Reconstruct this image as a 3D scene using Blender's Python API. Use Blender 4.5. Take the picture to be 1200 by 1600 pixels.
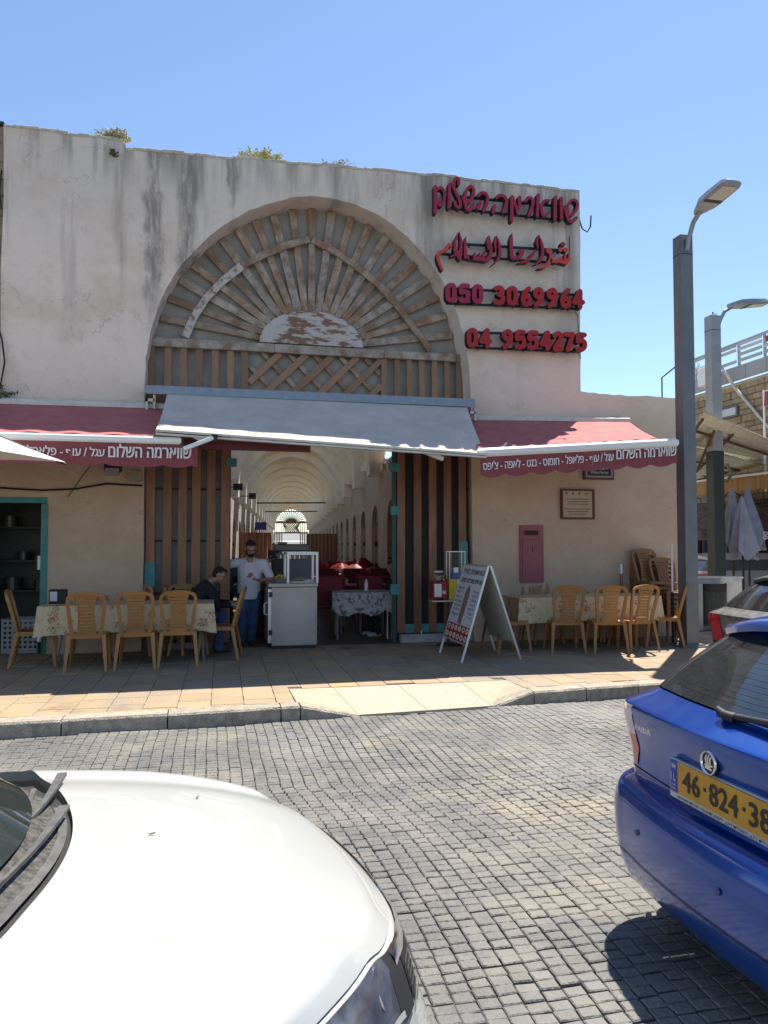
import bpy, bmesh, math, random
import numpy as np
from mathutils import Vector, Matrix, geometry
R = math.radians
random.seed(7); rng = np.random.default_rng(7)
for o in list(bpy.data.objects): bpy.data.objects.remove(o)
S = bpy.context.scene; COL = S.collection
# ---------------- camera
cd = bpy.data.cameras.new('camera'); cam = bpy.data.objects.new('camera', cd); COL.objects.link(cam)
cd.sensor_fit = 'VERTICAL'; cd.sensor_height = 24; cd.sensor_width = 18; cd.lens = 18
cd.clip_start = 0.05; cd.clip_end = 3000
YAW, PITCH = R(12.6), math.atan(50/1200.)
cam.location = (0, 0, 1.62); cam.rotation_euler = (math.pi/2 + PITCH, 0, -YAW)
S.camera = cam
# ---------------- sky, sun, exposure
SUN = Vector((.316, .385, 1)).normalized()
w = bpy.data.worlds.new('World'); S.world = w; w.use_nodes = True
nt = w.node_tree; nt.nodes.clear()
sk = nt.nodes.new('ShaderNodeTexSky'); sk.sky_type = 'NISHITA'; sk.sun_disc = False
sk.sun_elevation = math.asin(SUN.z); sk.sun_rotation = math.atan2(SUN.x, SUN.y)
sk.altitude = 0; sk.air_density = 1.0; sk.dust_density = 0.15; sk.ozone_density = 3.0
bg = nt.nodes.new('ShaderNodeBackground'); bg.inputs[1].default_value = 0.088
wo = nt.nodes.new('ShaderNodeOutputWorld')
nt.links.new(sk.outputs[0], bg.inputs[0]); nt.links.new(bg.outputs[0], wo.inputs[0])
sl = bpy.data.lights.new('sun', 'SUN'); sl.energy = 4.2; sl.angle = R(.53); sl.color = (1, .93, .82)
so = bpy.data.objects.new('sun', sl); COL.objects.link(so)
so.rotation_euler = SUN.to_track_quat('Z', 'Y').to_euler(); so.location = (8, 10, 30)
S.view_settings.view_transform = 'Standard'; S.view_settings.look = 'None'
S.view_settings.exposure = 1.13; S.view_settings.gamma = 1; S.view_settings.use_curve_mapping = False
S.cycles.max_bounces = 8; S.cycles.diffuse_bounces = 5; S.cycles.transparent_max_bounces = 12

# ---------------- materials
MATS = {}
def mat(name, col, rough=.65, metal=0., c2=None, sc=6., f=.5, bump=0., bs=60., rnd=0., isl=0., coat=0., trans=0., spec=.5,
        stretch=None, emis=None, detail=5, lo=.35, hi=.65, sub=0., alpha=1., big=None):
    """colour with optional second colour by noise, relief, and a random shade per object (rnd) or per loose piece (isl)"""
    if name in MATS: return MATS[name]
    m = bpy.data.materials.new(name); m.use_nodes = True; MATS[name] = m
    N, L = m.node_tree.nodes, m.node_tree.links
    b = N['Principled BSDF']
    b.inputs['Roughness'].default_value = rough; b.inputs['Metallic'].default_value = metal
    b.inputs['Base Color'].default_value = (*col, 1)
    b.inputs['Coat Weight'].default_value = coat; b.inputs['Coat Roughness'].default_value = .03
    b.inputs['Transmission Weight'].default_value = trans
    b.inputs['Specular IOR Level'].default_value = spec
    b.inputs['Alpha'].default_value = alpha
    g = N.new('ShaderNodeNewGeometry'); src = g.outputs['Position']
    if stretch:
        v = N.new('ShaderNodeVectorMath'); v.operation = 'MULTIPLY'; v.inputs[1].default_value = stretch
        L.new(src, v.inputs[0]); src = v.outputs[0]
    out = None
    if c2:
        n = N.new('ShaderNodeTexNoise'); n.inputs['Scale'].default_value = sc; n.inputs['Detail'].default_value = detail
        n.inputs['Roughness'].default_value = .62
        L.new(src, n.inputs['Vector'])
        r = N.new('ShaderNodeMapRange'); r.inputs[1].default_value = lo; r.inputs[2].default_value = hi
        r.inputs[4].default_value = f*2 if f <= .5 else 1
        L.new(n.outputs[0], r.inputs[0])
        x = N.new('ShaderNodeMix'); x.data_type = 'RGBA'; x.inputs[6].default_value = (*col, 1); x.inputs[7].default_value = (*c2, 1)
        L.new(r.outputs[0], x.inputs[0]); out = x.outputs[2]
    for (bc, bsc, bl, bh, bf) in (big or ()):      # worn or dirty areas with a shape of their own
        n = N.new('ShaderNodeTexNoise'); n.inputs['Scale'].default_value = bsc; n.inputs['Detail'].default_value = 7; n.inputs['Roughness'].default_value = .6
        L.new(g.outputs['Position'], n.inputs['Vector'])
        r = N.new('ShaderNodeMapRange'); r.inputs[1].default_value = bl; r.inputs[2].default_value = bh; r.inputs[4].default_value = bf
        L.new(n.outputs[0], r.inputs[0]); x = N.new('ShaderNodeMix'); x.data_type = 'RGBA'; x.inputs[7].default_value = (*bc, 1)
        if out: L.new(out, x.inputs[6])
        else: x.inputs[6].default_value = (*col, 1)
        L.new(r.outputs[0], x.inputs[0]); out = x.outputs[2]
    if rnd or isl:
        hs = N.new('ShaderNodeHueSaturation'); mr = N.new('ShaderNodeMapRange')
        k = rnd or isl
        mr.inputs[3].default_value = 1-k; mr.inputs[4].default_value = 1+k
        if rnd:
            oi = N.new('ShaderNodeObjectInfo'); L.new(oi.outputs['Random'], mr.inputs[0])
        else: L.new(g.outputs['Random Per Island'], mr.inputs[0])
        L.new(mr.outputs[0], hs.inputs['Value'])
        if out: L.new(out, hs.inputs['Color'])
        else: hs.inputs['Color'].default_value = (*col, 1)
        out = hs.outputs[0]
    if out: L.new(out, b.inputs['Base Color'])
    if bump:
        n = N.new('ShaderNodeTexNoise'); n.inputs['Scale'].default_value = bs; n.inputs['Detail'].default_value = 6
        L.new(src, n.inputs['Vector'])
        bp = N.new('ShaderNodeBump'); bp.inputs['Strength'].default_value = bump; bp.inputs['Distance'].default_value = .02
        L.new(n.outputs[0], bp.inputs['Height']); L.new(bp.outputs[0], b.inputs['Normal'])
    if emis: b.inputs['Emission Color'].default_value = (*emis[0], 1); b.inputs['Emission Strength'].default_value = emis[1]
    return m

# ---------------- mesh helpers
class B:
    """collects faces; build() links them as one mesh object"""
    def __init__(s): s.v = []; s.f = []; s.mi = []; s.m = 0
    def add(s, vs, fs):
        k = len(s.v); s.v += [tuple(p) for p in vs]; s.f += [tuple(i+k for i in q) for q in fs]; s.mi += [s.m]*len(fs); return s
    def box(s, x0, x1, y0, y1, z0, z1, T=None, ch=0.):
        if ch:
            vs = []
            for z, c in ((z0, ch), (z0+ch, 0), (z1-ch, 0), (z1, ch)):
                vs += [(x0+c, y0+c, z), (x1-c, y0+c, z), (x1-c, y1-c, z), (x0+c, y1-c, z)]
            fs = [(3, 2, 1, 0), (12, 13, 14, 15)]
            for r in range(3):
                for i in range(4): fs.append((r*4+i, r*4+(i+1) % 4, r*4+4+(i+1) % 4, r*4+4+i))
        else:
            vs = [(x0, y0, z0), (x1, y0, z0), (x1, y1, z0), (x0, y1, z0), (x0, y0, z1), (x1, y0, z1), (x1, y1, z1), (x0, y1, z1)]
            fs = [(3, 2, 1, 0), (4, 5, 6, 7), (0, 1, 5, 4), (1, 2, 6, 5), (2, 3, 7, 6), (3, 0, 4, 7)]
        if T is not None: vs = [T @ Vector(p) for p in vs]
        return s.add(vs, fs)
    def bar(s, a, b, wd, th, up=(0, 0, 1), ch=0.):
        """rectangular bar from a to b: wd across, th along up"""
        a, b = Vector(a), Vector(b); d = (b-a); L = d.length; d.normalize(); u = Vector(up)
        x = d.cross(u)
        if x.length < 1e-5: x = d.cross(Vector((1, 0, 0)))
        x.normalize(); u = x.cross(d)
        T = Matrix((( x.x, d.x, u.x, a.x), (x.y, d.y, u.y, a.y), (x.z, d.z, u.z, a.z), (0, 0, 0, 1)))
        return s.box(-wd/2, wd/2, 0, L, -th/2, th/2, T, ch)
    def tube(s, pts, r, n=8, cap=True):
        pts = [Vector(p) for p in pts]; rs = r if isinstance(r, (list, tuple)) else [r]*len(pts)
        vs = []; fs = []; x = None
        for i, p in enumerate(pts):
            d = (pts[min(i+1, len(pts)-1)]-pts[max(i-1, 0)]).normalized()
            if x is None: x = d.cross(Vector((0, 0, 1)) if abs(d.z) < .9 else Vector((1, 0, 0))).normalized()
            else: x = (x - d*x.dot(d)).normalized()
            y = d.cross(x)
            for k in range(n):
                a = 2*math.pi*k/n; vs.append(p+(x*math.cos(a)+y*math.sin(a))*rs[i])
        for i in range(len(pts)-1):
            for k in range(n): fs.append((i*n+k, i*n+(k+1) % n, (i+1)*n+(k+1) % n, (i+1)*n+k))
        if cap: fs += [tuple(range(n-1, -1, -1)), tuple(range((len(pts)-1)*n, len(pts)*n))]
        return s.add(vs, fs)
    def lathe(s, prof, c=(0, 0, 0), n=16, T=None):
        vs = []; fs = []; c = Vector(c)
        for r, z in prof:
            for k in range(n):
                a = 2*math.pi*k/n; p = Vector((r*math.cos(a), r*math.sin(a), z))
                vs.append(c+p if T is None else T @ p)
        for i in range(len(prof)-1):
            for k in range(n): fs.append((i*n+k, i*n+(k+1) % n, (i+1)*n+(k+1) % n, (i+1)*n+k))
        fs += [tuple(range(n-1, -1, -1)), tuple(range((len(prof)-1)*n, len(prof)*n))]
        return s.add(vs, fs)
    def ball(s, c, r, n=12, T=None):
        rx, ry, rz = (r, r, r) if not isinstance(r, (tuple, list)) else r
        vs = []; fs = []; m = n//2+1
        for i in range(m+1):
            t = math.pi*i/m
            for k in range(n):
                a = 2*math.pi*k/n; p = Vector((rx*math.sin(t)*math.cos(a), ry*math.sin(t)*math.sin(a), rz*math.cos(t)))
                if T is not None: p = T @ p
                vs.append(Vector(c)+p)
        for i in range(m):
            for k in range(n): fs.append((i*n+k, (i+1)*n+k, (i+1)*n+(k+1) % n, i*n+(k+1) % n))
        return s.add(vs, fs)
    def grid(s, P, close_u=False):
        """P[i][j] points"""
        nu, nv = len(P), len(P[0]); vs = [p for r in P for p in r]; fs = []
        for i in range(nu if close_u else nu-1):
            for j in range(nv-1):
                a = i*nv+j; b = ((i+1) % nu)*nv+j; fs.append((a, b, b+1, a+1))
        return s.add(vs, fs)
    def poly(s, pts2, axis, a0, a1):
        """2-D outline (may be concave) as a prism; axis 'y': points are (x,z) from y=a0 to a1; 'z': (x,y); 'x': (y,z)"""
        def P(q, a): return {'y': (q[0], a, q[1]), 'z': (q[0], q[1], a), 'x': (a, q[0], q[1])}[axis]
        n = len(pts2); tri = geometry.tessellate_polygon([[Vector((p[0], p[1], 0)) for p in pts2]])
        vs = [P(q, a0) for q in pts2]+[P(q, a1) for q in pts2]
        fs = [tuple(t) for t in tri]+[tuple(i+n for i in t[::-1]) for t in tri]+[(i, (i+1) % n, (i+1) % n+n, i+n) for i in range(n)]
        return s.add(vs, fs)
    def mesh(s, name, mats, smooth=False, merge=False):
        me = bpy.data.meshes.new(name); me.from_pydata(s.v, [], s.f)
        for m in (mats if isinstance(mats, (list, tuple)) else [mats]): me.materials.append(m)
        me.polygons.foreach_set('material_index', s.mi)
        bm = bmesh.new(); bm.from_mesh(me)
        if merge: bmesh.ops.remove_doubles(bm, verts=bm.verts, dist=1e-5)
        bmesh.ops.recalc_face_normals(bm, faces=bm.faces); bm.to_mesh(me); bm.free()
        if smooth:
            me.polygons.foreach_set('use_smooth', [True]*len(me.polygons))
            if smooth is not True: me.set_sharp_from_angle(angle=R(smooth))
        return me
    def build(s, name, mats, parent=None, smooth=False, W=True, merge=False):
        """W: vertices are in world metres; the object keeps its parent's origin"""
        me = s.mesh(name, mats, smooth, merge)
        return link(name, me, parent, W)
ROOT = {}
def rootmat(o):
    M = Matrix.Identity(4)
    while o is not None:
        M = Matrix.Translation(o.location) @ o.rotation_euler.to_matrix().to_4x4() @ M; o = o.parent
    return M
def link(name, me, parent=None, W=True):
    o = bpy.data.objects.new(name, me); COL.objects.link(o)
    if parent is not None:
        o.parent = parent
        if W: me.transform(rootmat(parent).inverted())
    return o
def thing(name, label, cat, loc=(0, 0, 0), rz=0, group=None):
    o = bpy.data.objects.new(name, None); COL.objects.link(o); o.empty_display_size = .1
    o.location = loc; o.rotation_euler = (0, 0, rz); tag(o, label, cat, group); return o
def tag(o, label, cat, group=None):
    o['label'] = label; o['category'] = cat
    if group: o['group'] = group
    return o
def kind(o, k): o['kind'] = k; return o
def dup(o, parent=None, loc=None, rz=None, label=None):
    c = o.copy(); COL.objects.link(c); c.parent = parent
    if loc is not None: c.location = loc
    if rz is not None: c.rotation_euler = (0, 0, rz)
    if label: c['label'] = label
    for ch in list(o.children): dup(ch, c)
    return c
def seg(a, b, n): return [Vector(a).lerp(Vector(b), i/(n-1)) for i in range(n)]

def text_mesh(body, size, off=0., ext=.002, xs=1., align='CENTER', shear=0.):
    c = bpy.data.curves.new('text', 'FONT'); c.body = body; c.size = size; c.extrude = ext; c.offset = off; c.resolution_u = 2
    c.align_x = align; c.align_y = 'CENTER'; c.shear = shear
    o = bpy.data.objects.new('text', c); COL.objects.link(o)
    me = bpy.data.meshes.new_from_object(o.evaluated_get(bpy.context.evaluated_depsgraph_get()))
    bpy.data.objects.remove(o); bpy.data.curves.remove(c)
    if xs != 1: me.transform(Matrix.Diagonal((xs, 1, 1, 1)))
    return me
def text(name, body, size, m, parent, M, off=0., ext=.002, xs=1., align='CENTER', W=True, shear=0., warp=None):
    """flat lettering; M places the x/y text plane in world metres"""
    me = text_mesh(body, size, off, ext, xs, align, shear); me.materials.clear(); me.materials.append(m)
    me.polygons.foreach_set('material_index', [0]*len(me.polygons))
    if warp:
        for v in me.vertices: v.co = warp(v.co)
    me.transform(M)
    return link(name, me, parent, W)
FRONT = Matrix(((1, 0, 0, 0), (0, 0, -1, 0), (0, 1, 0, 0), (0, 0, 0, 1)))   # text plane -> facing -Y
def stroke_mesh(strokes, cell, depth, front=0, back=0.):
    """strokes: list of [(x,z,r),...]; the union of their tapered brush marks as a solid of depth from y=back-depth to back"""
    def sm(s):
        if len(s) < 5: return list(s)
        o_ = []; closed = s[0][:2] == s[-1][:2]
        for i in range(len(s)-1):
            p1, p2 = np.array(s[i]), np.array(s[i+1]); p0 = np.array(s[i-1] if i else (s[-2] if closed else s[0])); p3 = np.array(s[i+2] if i+2 < len(s) else (s[1] if closed else s[-1]))
            for k in range(4): t = k/4; o_.append(tuple(.5*((2*p1)+(p2-p0)*t+(2*p0-5*p1+4*p2-p3)*t*t+(3*p1-p0-3*p2+p3)*t**3)))
        return o_+[s[-1]]
    strokes = [sm(s) for s in strokes]
    P = np.array([p for s in strokes for p in s]); r = P[:, 2].max()+cell*3
    x0, z0 = P[:, 0].min()-r, P[:, 1].min()-r; nx = int((P[:, 0].max()+r-x0)/cell)+2; nz = int((P[:, 1].max()+r-z0)/cell)+2
    X, Zg = np.meshgrid(x0+cell*np.arange(nx), z0+cell*np.arange(nz), indexing='ij'); D = np.full(X.shape, 9.)
    for s in strokes:
        s = list(s) if len(s) > 1 else [s[0], s[0]]
        for (ax, az, ar), (bx, bz, br) in zip(s[:-1], s[1:]):
            dx, dz = bx-ax, bz-az; q = dx*dx+dz*dz
            t = np.clip(((X-ax)*dx+(Zg-az)*dz)/q, 0, 1) if q > 1e-12 else np.zeros_like(X)
            D = np.minimum(D, np.hypot(X-ax-t*dx, Zg-az-t*dz)-(ar+(br-ar)*t))
    nxt = {}
    def pt(i, j, k, l):
        a, b = D[i, j], D[k, l]; t = min(.96, max(.04, a/(a-b))); return (round(float(x0+cell*(i+(k-i)*t)), 5), round(float(z0+cell*(j+(l-j)*t)), 5))
    for i in range(nx-1):
        for j in range(nz-1):
            c = (D[i, j] < 0)*1+(D[i+1, j] < 0)*2+(D[i+1, j+1] < 0)*4+(D[i, j+1] < 0)*8
            if c in (0, 15): continue
            e = {0: (i, j, i+1, j), 1: (i+1, j, i+1, j+1), 2: (i, j+1, i+1, j+1), 3: (i, j, i, j+1)}
            for a, b in {1: [(3, 0)], 2: [(0, 1)], 3: [(3, 1)], 4: [(1, 2)], 5: [(3, 2), (1, 0)], 6: [(0, 2)], 7: [(3, 2)], 8: [(2, 3)],
                         9: [(2, 0)], 10: [(0, 3), (2, 1)], 11: [(2, 1)], 12: [(1, 3)], 13: [(1, 0)], 14: [(0, 3)]}[c]:
                nxt[pt(*e[a])] = pt(*e[b])
    cu = bpy.data.curves.new('s', 'CURVE'); cu.dimensions = '2D'; cu.fill_mode = 'BOTH'; cu.extrude = depth/2
    while nxt:
        st, cur = nxt.popitem(); loop = [st]
        while cur != st and cur in nxt: loop.append(cur); cur = nxt.pop(cur)
        if len(loop) < 4: continue
        loop = [p for i_, p in enumerate(loop) if abs((p[0]-loop[i_-1][0])*(loop[(i_+1) % len(loop)][1]-p[1])-(p[1]-loop[i_-1][1])*(loop[(i_+1) % len(loop)][0]-p[0])) > 1e-7]
        if len(loop) < 4: continue
        sp = cu.splines.new('POLY'); sp.points.add(len(loop)-1); sp.use_cyclic_u = True
        for q, p in zip(sp.points, loop): q.co = (p[0], p[1], 0, 1)
    o = bpy.data.objects.new('s', cu); COL.objects.link(o)
    me = bpy.data.meshes.new_from_object(o.evaluated_get(bpy.context.evaluated_depsgraph_get()))
    bpy.data.objects.remove(o); bpy.data.curves.remove(cu)
    me.transform(Matrix.Translation((0, back-depth/2, 0)) @ FRONT)
    return me
# ================= SETTING =================
def kerb_y(x): return 7.1+.055*x+.006*x*x
m_ground = mat('far_ground', (.16, .15, .135), .9, c2=(.11, .105, .1), sc=.8, bump=.4, bs=14)
kind(B().box(-300, 300, -120, 300, -.5, -.03).build('ground', m_ground), 'structure')
m_sett = mat('basalt_sett', (.112, .112, .11), .66, c2=(.24, .22, .18), sc=1.9, f=.42, big=(((.30, .26, .19), .7, .54, .68, .75), ((.06, .058, .055), 1.3, .6, .7, .55), ((.2, .2, .195), .45, .5, .62, .5)), isl=.10, bump=.55, bs=55, lo=.42, hi=.75)
m_sett1 = mat('basalt_sett_near', (.112, .112, .11), .66, c2=(.24, .22, .18), sc=1.9, f=.42, big=(((.30, .26, .19), .7, .54, .68, .75), ((.06, .058, .055), 1.3, .6, .7, .55), ((.2, .2, .195), .45, .5, .62, .5)), rnd=.10, bump=.55, bs=55, lo=.42, hi=.75)
m_sand = mat('joint_sand', (.15, .13, .10), .95, c2=(.05, .045, .038), sc=8, bump=.8, bs=120)
road = B(); road.box(-14, 22, -8, 7.05, -.4, -.015); road = kind(road.build('road', m_sand), 'structure')
def shear(y):
    y = min(max(y, -2), 5.2); return .04*(y-2.8)-.0433*(y-2.8)**2
def sett_quad(cx, cy, wx, wy, z, j):
    a = [(-1, -1), (1, -1), (1, 1), (-1, 1)]; base = []; top = []; lo = []
    for k, (sx, sy) in enumerate(a):
        px, py = cx+sx*wx+j[k, 0], cy+sy*wy+j[k, 1]
        lo.append((px, py, -.03)); base.append((px, py, z-.004)); top.append((px-sx*.005, py-sy*.005, z+j[k, 2]))
    return lo+base+top
SF = [(8, 9, 10, 11)]+[(4+i, 4+(i+1) % 4, 8+(i+1) % 4, 8+i) for i in range(4)]+[(i, (i+1) % 4, 4+(i+1) % 4, 4+i) for i in range(4)]
fwd = Vector((math.sin(YAW)*math.cos(PITCH), math.cos(YAW)*math.cos(PITCH), math.sin(PITCH)))
rgt = Vector((math.cos(YAW), -math.sin(YAW), 0)); upv = rgt.cross(fwd)
def inview(x, y, z=0):
    v = Vector((x, y, z-1.62)); d = v.dot(fwd)
    return d > .1 and abs(v.dot(rgt)/d) < .505 and abs(v.dot(upv)/d) < .67
cells = []
PX, PY = .082, .0615
for i in range(-58, 102):
    for k in range(-17, 124):
        y = k*PY+(i % 2)*.0+random.uniform(-.006, .006)+.005*math.sin(i*1.7+k*.11)
        x = i*PX+shear(y)+.003*math.sin(k*.35+i*.2)
        if y > kerb_y(x)-.035 or x < -4.6 or x > 8.2: continue
        cells.append((x, y))
near = sorted([c for c in cells if inview(*c) and not (c[0] < .6-.2*abs(c[1]-2) and c[1] < 2.6) and not (c[0] > 1.9 and c[1] < 3)], key=lambda c: c[0]**2+c[1]**2)[:300]
near = set(near); vs = []; fs = []
var = []
for q in range(8):
    b = B(); j = rng.uniform(-.0025, .0025, (4, 3)); j[:, 2] *= .5
    b.add(sett_quad(0, 0, .0388, .0288, 0, j), SF); var.append(b.mesh('sett', m_sett1))
for c in cells:
    z = random.uniform(-.0022, .0015)-.006*math.sin(c[0]*3+c[1]*2)
    if c in near:
        o = bpy.data.objects.new('sett', random.choice(var)); COL.objects.link(o); o.parent = road
        o.location = (c[0], c[1], z); o.rotation_euler = (0, 0, random.uniform(-.04, .04)); continue
    j = rng.uniform(-.0025, .0025, (4, 3)); j[:, 2] *= .5
    k = len(vs); vs += sett_quad(c[0], c[1], .0388, .0288, z, j); fs += [tuple(t+k for t in f) for f in SF]
me = bpy.data.meshes.new('sett_field'); me.from_pydata(vs, [], fs); me.materials.append(m_sett)
kind(link('sett_field', me, road), 'stuff')
kind(B().poly([(8.9, 9.0), (13.9, 12), (13.9, 24), (8.9, 24)], 'z', .0, .124).build('plaza', mat('plaza_bounce_concrete', (.5, .46, .4), .9, c2=(.4, .37, .32), sc=2)), 'structure')  # pale slab added to bounce light onto the canopy's underside
# far road beyond the built setts
m_far = mat('far_paving', (.22, .215, .205), .75, c2=(.3, .28, .25), sc=4, bump=.6, bs=30)
kind(B().box(8.2, 40, -8, 7.6, -.3, -.012).build('road', m_far), 'structure')

# pavement: bed, tiles, kerb
m_bed = mat('pavement_bed', (.2, .17, .13), .95, c2=(.13, .11, .09), sc=9)
bed = [(-9, kerb_y(-3)+.2)]+[(x, kerb_y(x)+.2) for x in np.arange(-2.8, .7, .3)]+[(.80, 8.0), (3.18, 8.02)]+[(x, kerb_y(x)+.2) for x in np.arange(3.2, 8.8, .3)]+[(11, 9.2), (17, 16), (17, 40), (-9, 40)]
pav = kind(B().poly(bed, 'z', -.25, .108).build('pavement', m_bed), 'structure')
m_tile = mat('sandstone_tile', (.37, .265, .155), .75, c2=(.31, .235, .155), sc=5, big=(((.30, .26, .19), .7, .54, .68, .75), ((.06, .058, .055), 1.3, .6, .7, .55), ((.2, .2, .195), .45, .5, .62, .5)), rnd=.10, bump=.35, bs=45)
m_tile2 = mat('sandstone_tile_far', (.35, .26, .16), .75, c2=(.3, .23, .155), sc=5, isl=.14, bump=.35, bs=45)
far = B(); nt_ = 0
m_gold = mat('golden_tile', (.40, .27, .10), .7, c2=(.42, .3, .15), sc=7, bump=.3, bs=45)
for i in range(-20, 62):
    x = i*.305; y = 7.0+((i*37) % 11)*.03
    while y < 11.5:
        L = random.choice((.32, .4, .46, .3)); x0, x1, y0, y1 = x, x+.3, y, y+L-.006
        y += L
        dx = .035*(y0-7)
        x0 += dx*.4; x1 += dx*.4
        ky = max(kerb_y(x0), kerb_y(x1))+.225
        if y1 < ky+.05: continue
        y0 = max(y0, ky)
        if x1 > .79 and x0 < 3.19 and y0 < 8.05:
            if x0 < .74 and y1 < 8.6: x1 = .785
            elif x1 > 3.24 and y1 < 8.6: x0 = 3.195
            elif y1 < 8.12: continue
            else: y0 = max(y0, 8.05)
        z = .12+random.uniform(-.0025, .0025)
        vis = inview((x0+x1)/2, (y0+y1)/2, .12) and nt_ < 300 and y1 < 11.35
        b = B() if vis else far
        b.box(x0, x1, y0, y1, .09, z, ch=.004)
        if vis:
            nt_ += 1; b.build('paving_tile', m_gold if (i == 4 and nt_ % 3 == 0) else m_tile, pav)
kind(far.build('paving_tile_field', m_tile2, pav), 'stuff')
m_kerb = mat('kerb_stone', (.30, .255, .20), .85, c2=(.46, .41, .33), sc=14, bump=.9, bs=70, rnd=.08)
kerb = kind(B().poly([(-9, 7.16), (-9, 7.0)]+[(x, kerb_y(x)+.02) for x in np.arange(-2.8, 9, .4)]+[(x, kerb_y(x)+.16) for x in np.arange(8.8, -3, -.4)], 'z', -.3, -.012).build('kerb', m_bed), 'structure')
xs = [-5.2, -4.2, -3.2, -2.2, -1.24, -.37, .63, .81]
def kstone(a, b, z0=.125, z1=.125, mm=m_kerb):
    n = 5; P = []
    bb = B(); g = .006; cr = .018
    for i in range(n):
        x = a+g+(b-a-2*g)*i/(n-1); zt = z0+(z1-z0)*i/(n-1); y = kerb_y(x)
        j = random.uniform(-.004, .004)
        P.append([(x, y, -.05), (x, y+j, max(zt-cr, -.02)), (x, y+cr, zt+j*.6), (x, y+.21, max(zt+j*.6, .0)), (x, y+.215, -.05)])
    bb.grid(P); bb.add(P[0], [(0, 1, 2, 3, 4)]); bb.add(P[-1], [(4, 3, 2, 1, 0)])
    return bb.build('kerb_stone', mm, kerb)
for a, b in zip(xs[:-1], xs[1:]): kstone(a, b)
kstone(.81, 1.38, .125, .004)
kstone(2.74, 3.2, .004, .125)
for a, b in zip([3.2, 3.81, 4.45, 5.1, 5.75, 6.4, 7.05, 7.7], [3.81, 4.45, 5.1, 5.75, 6.4, 7.05, 7.7, 8.4]): kstone(a, b)
m_ramp = mat('ramp_concrete', (.41, .36, .285), .85, c2=(.40, .34, .26), sc=7, bump=.4, bs=60, lo=.5, hi=.8)
m_flare = mat('ramp_flare', (.40, .32, .22), .85, c2=(.46, .39, .29), sc=6, bump=.4, bs=60)
ramp = kind(B().poly([(.8, 7.3), (1.4, 7.24), (2.74, 7.33), (3.18, 7.42), (3.18, 8.0), (.8, 8.0)], 'z', -.2, -.02).build('ramp', m_bed), 'structure')
def slab(pts, mm):
    b = B(); n = len(pts); c = sum((Vector(p) for p in pts), Vector())/n
    top = [Vector(p)+(c-Vector(p)).normalized()*.004 for p in pts]
    b.add(top+[p-Vector((0, 0, .06)) for p in top], [tuple(range(n))]+[(i, (i+1) % n, (i+1) % n+n, i+n) for i in range(n)]); b.build('ramp_slab', mm, ramp)
zt = .118
def rp(x, t):   # t 0 at the road, 1 at the pavement
    y0 = kerb_y(x)+.03; return (x, y0+(8.04-y0)*t, .004+(zt-.004)*t)
for a0, b0, a1, b1 in ((1.36, 2.06, 1.25, 1.95), (2.06, 2.74, 1.95, 2.66)):
    slab([rp(a0, 0), rp(b0, 0), rp(b1, 1), rp(a1, 1)], m_ramp)
slab([(.795, 7.36, .119), rp(1.36, 0), rp(1.25, 1), (.79, 8.04, .119)], m_flare)
slab([rp(2.74, 0), (3.19, 7.50, .119), (3.19, 8.04, .119), rp(2.66, 1)], m_flare)
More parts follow.
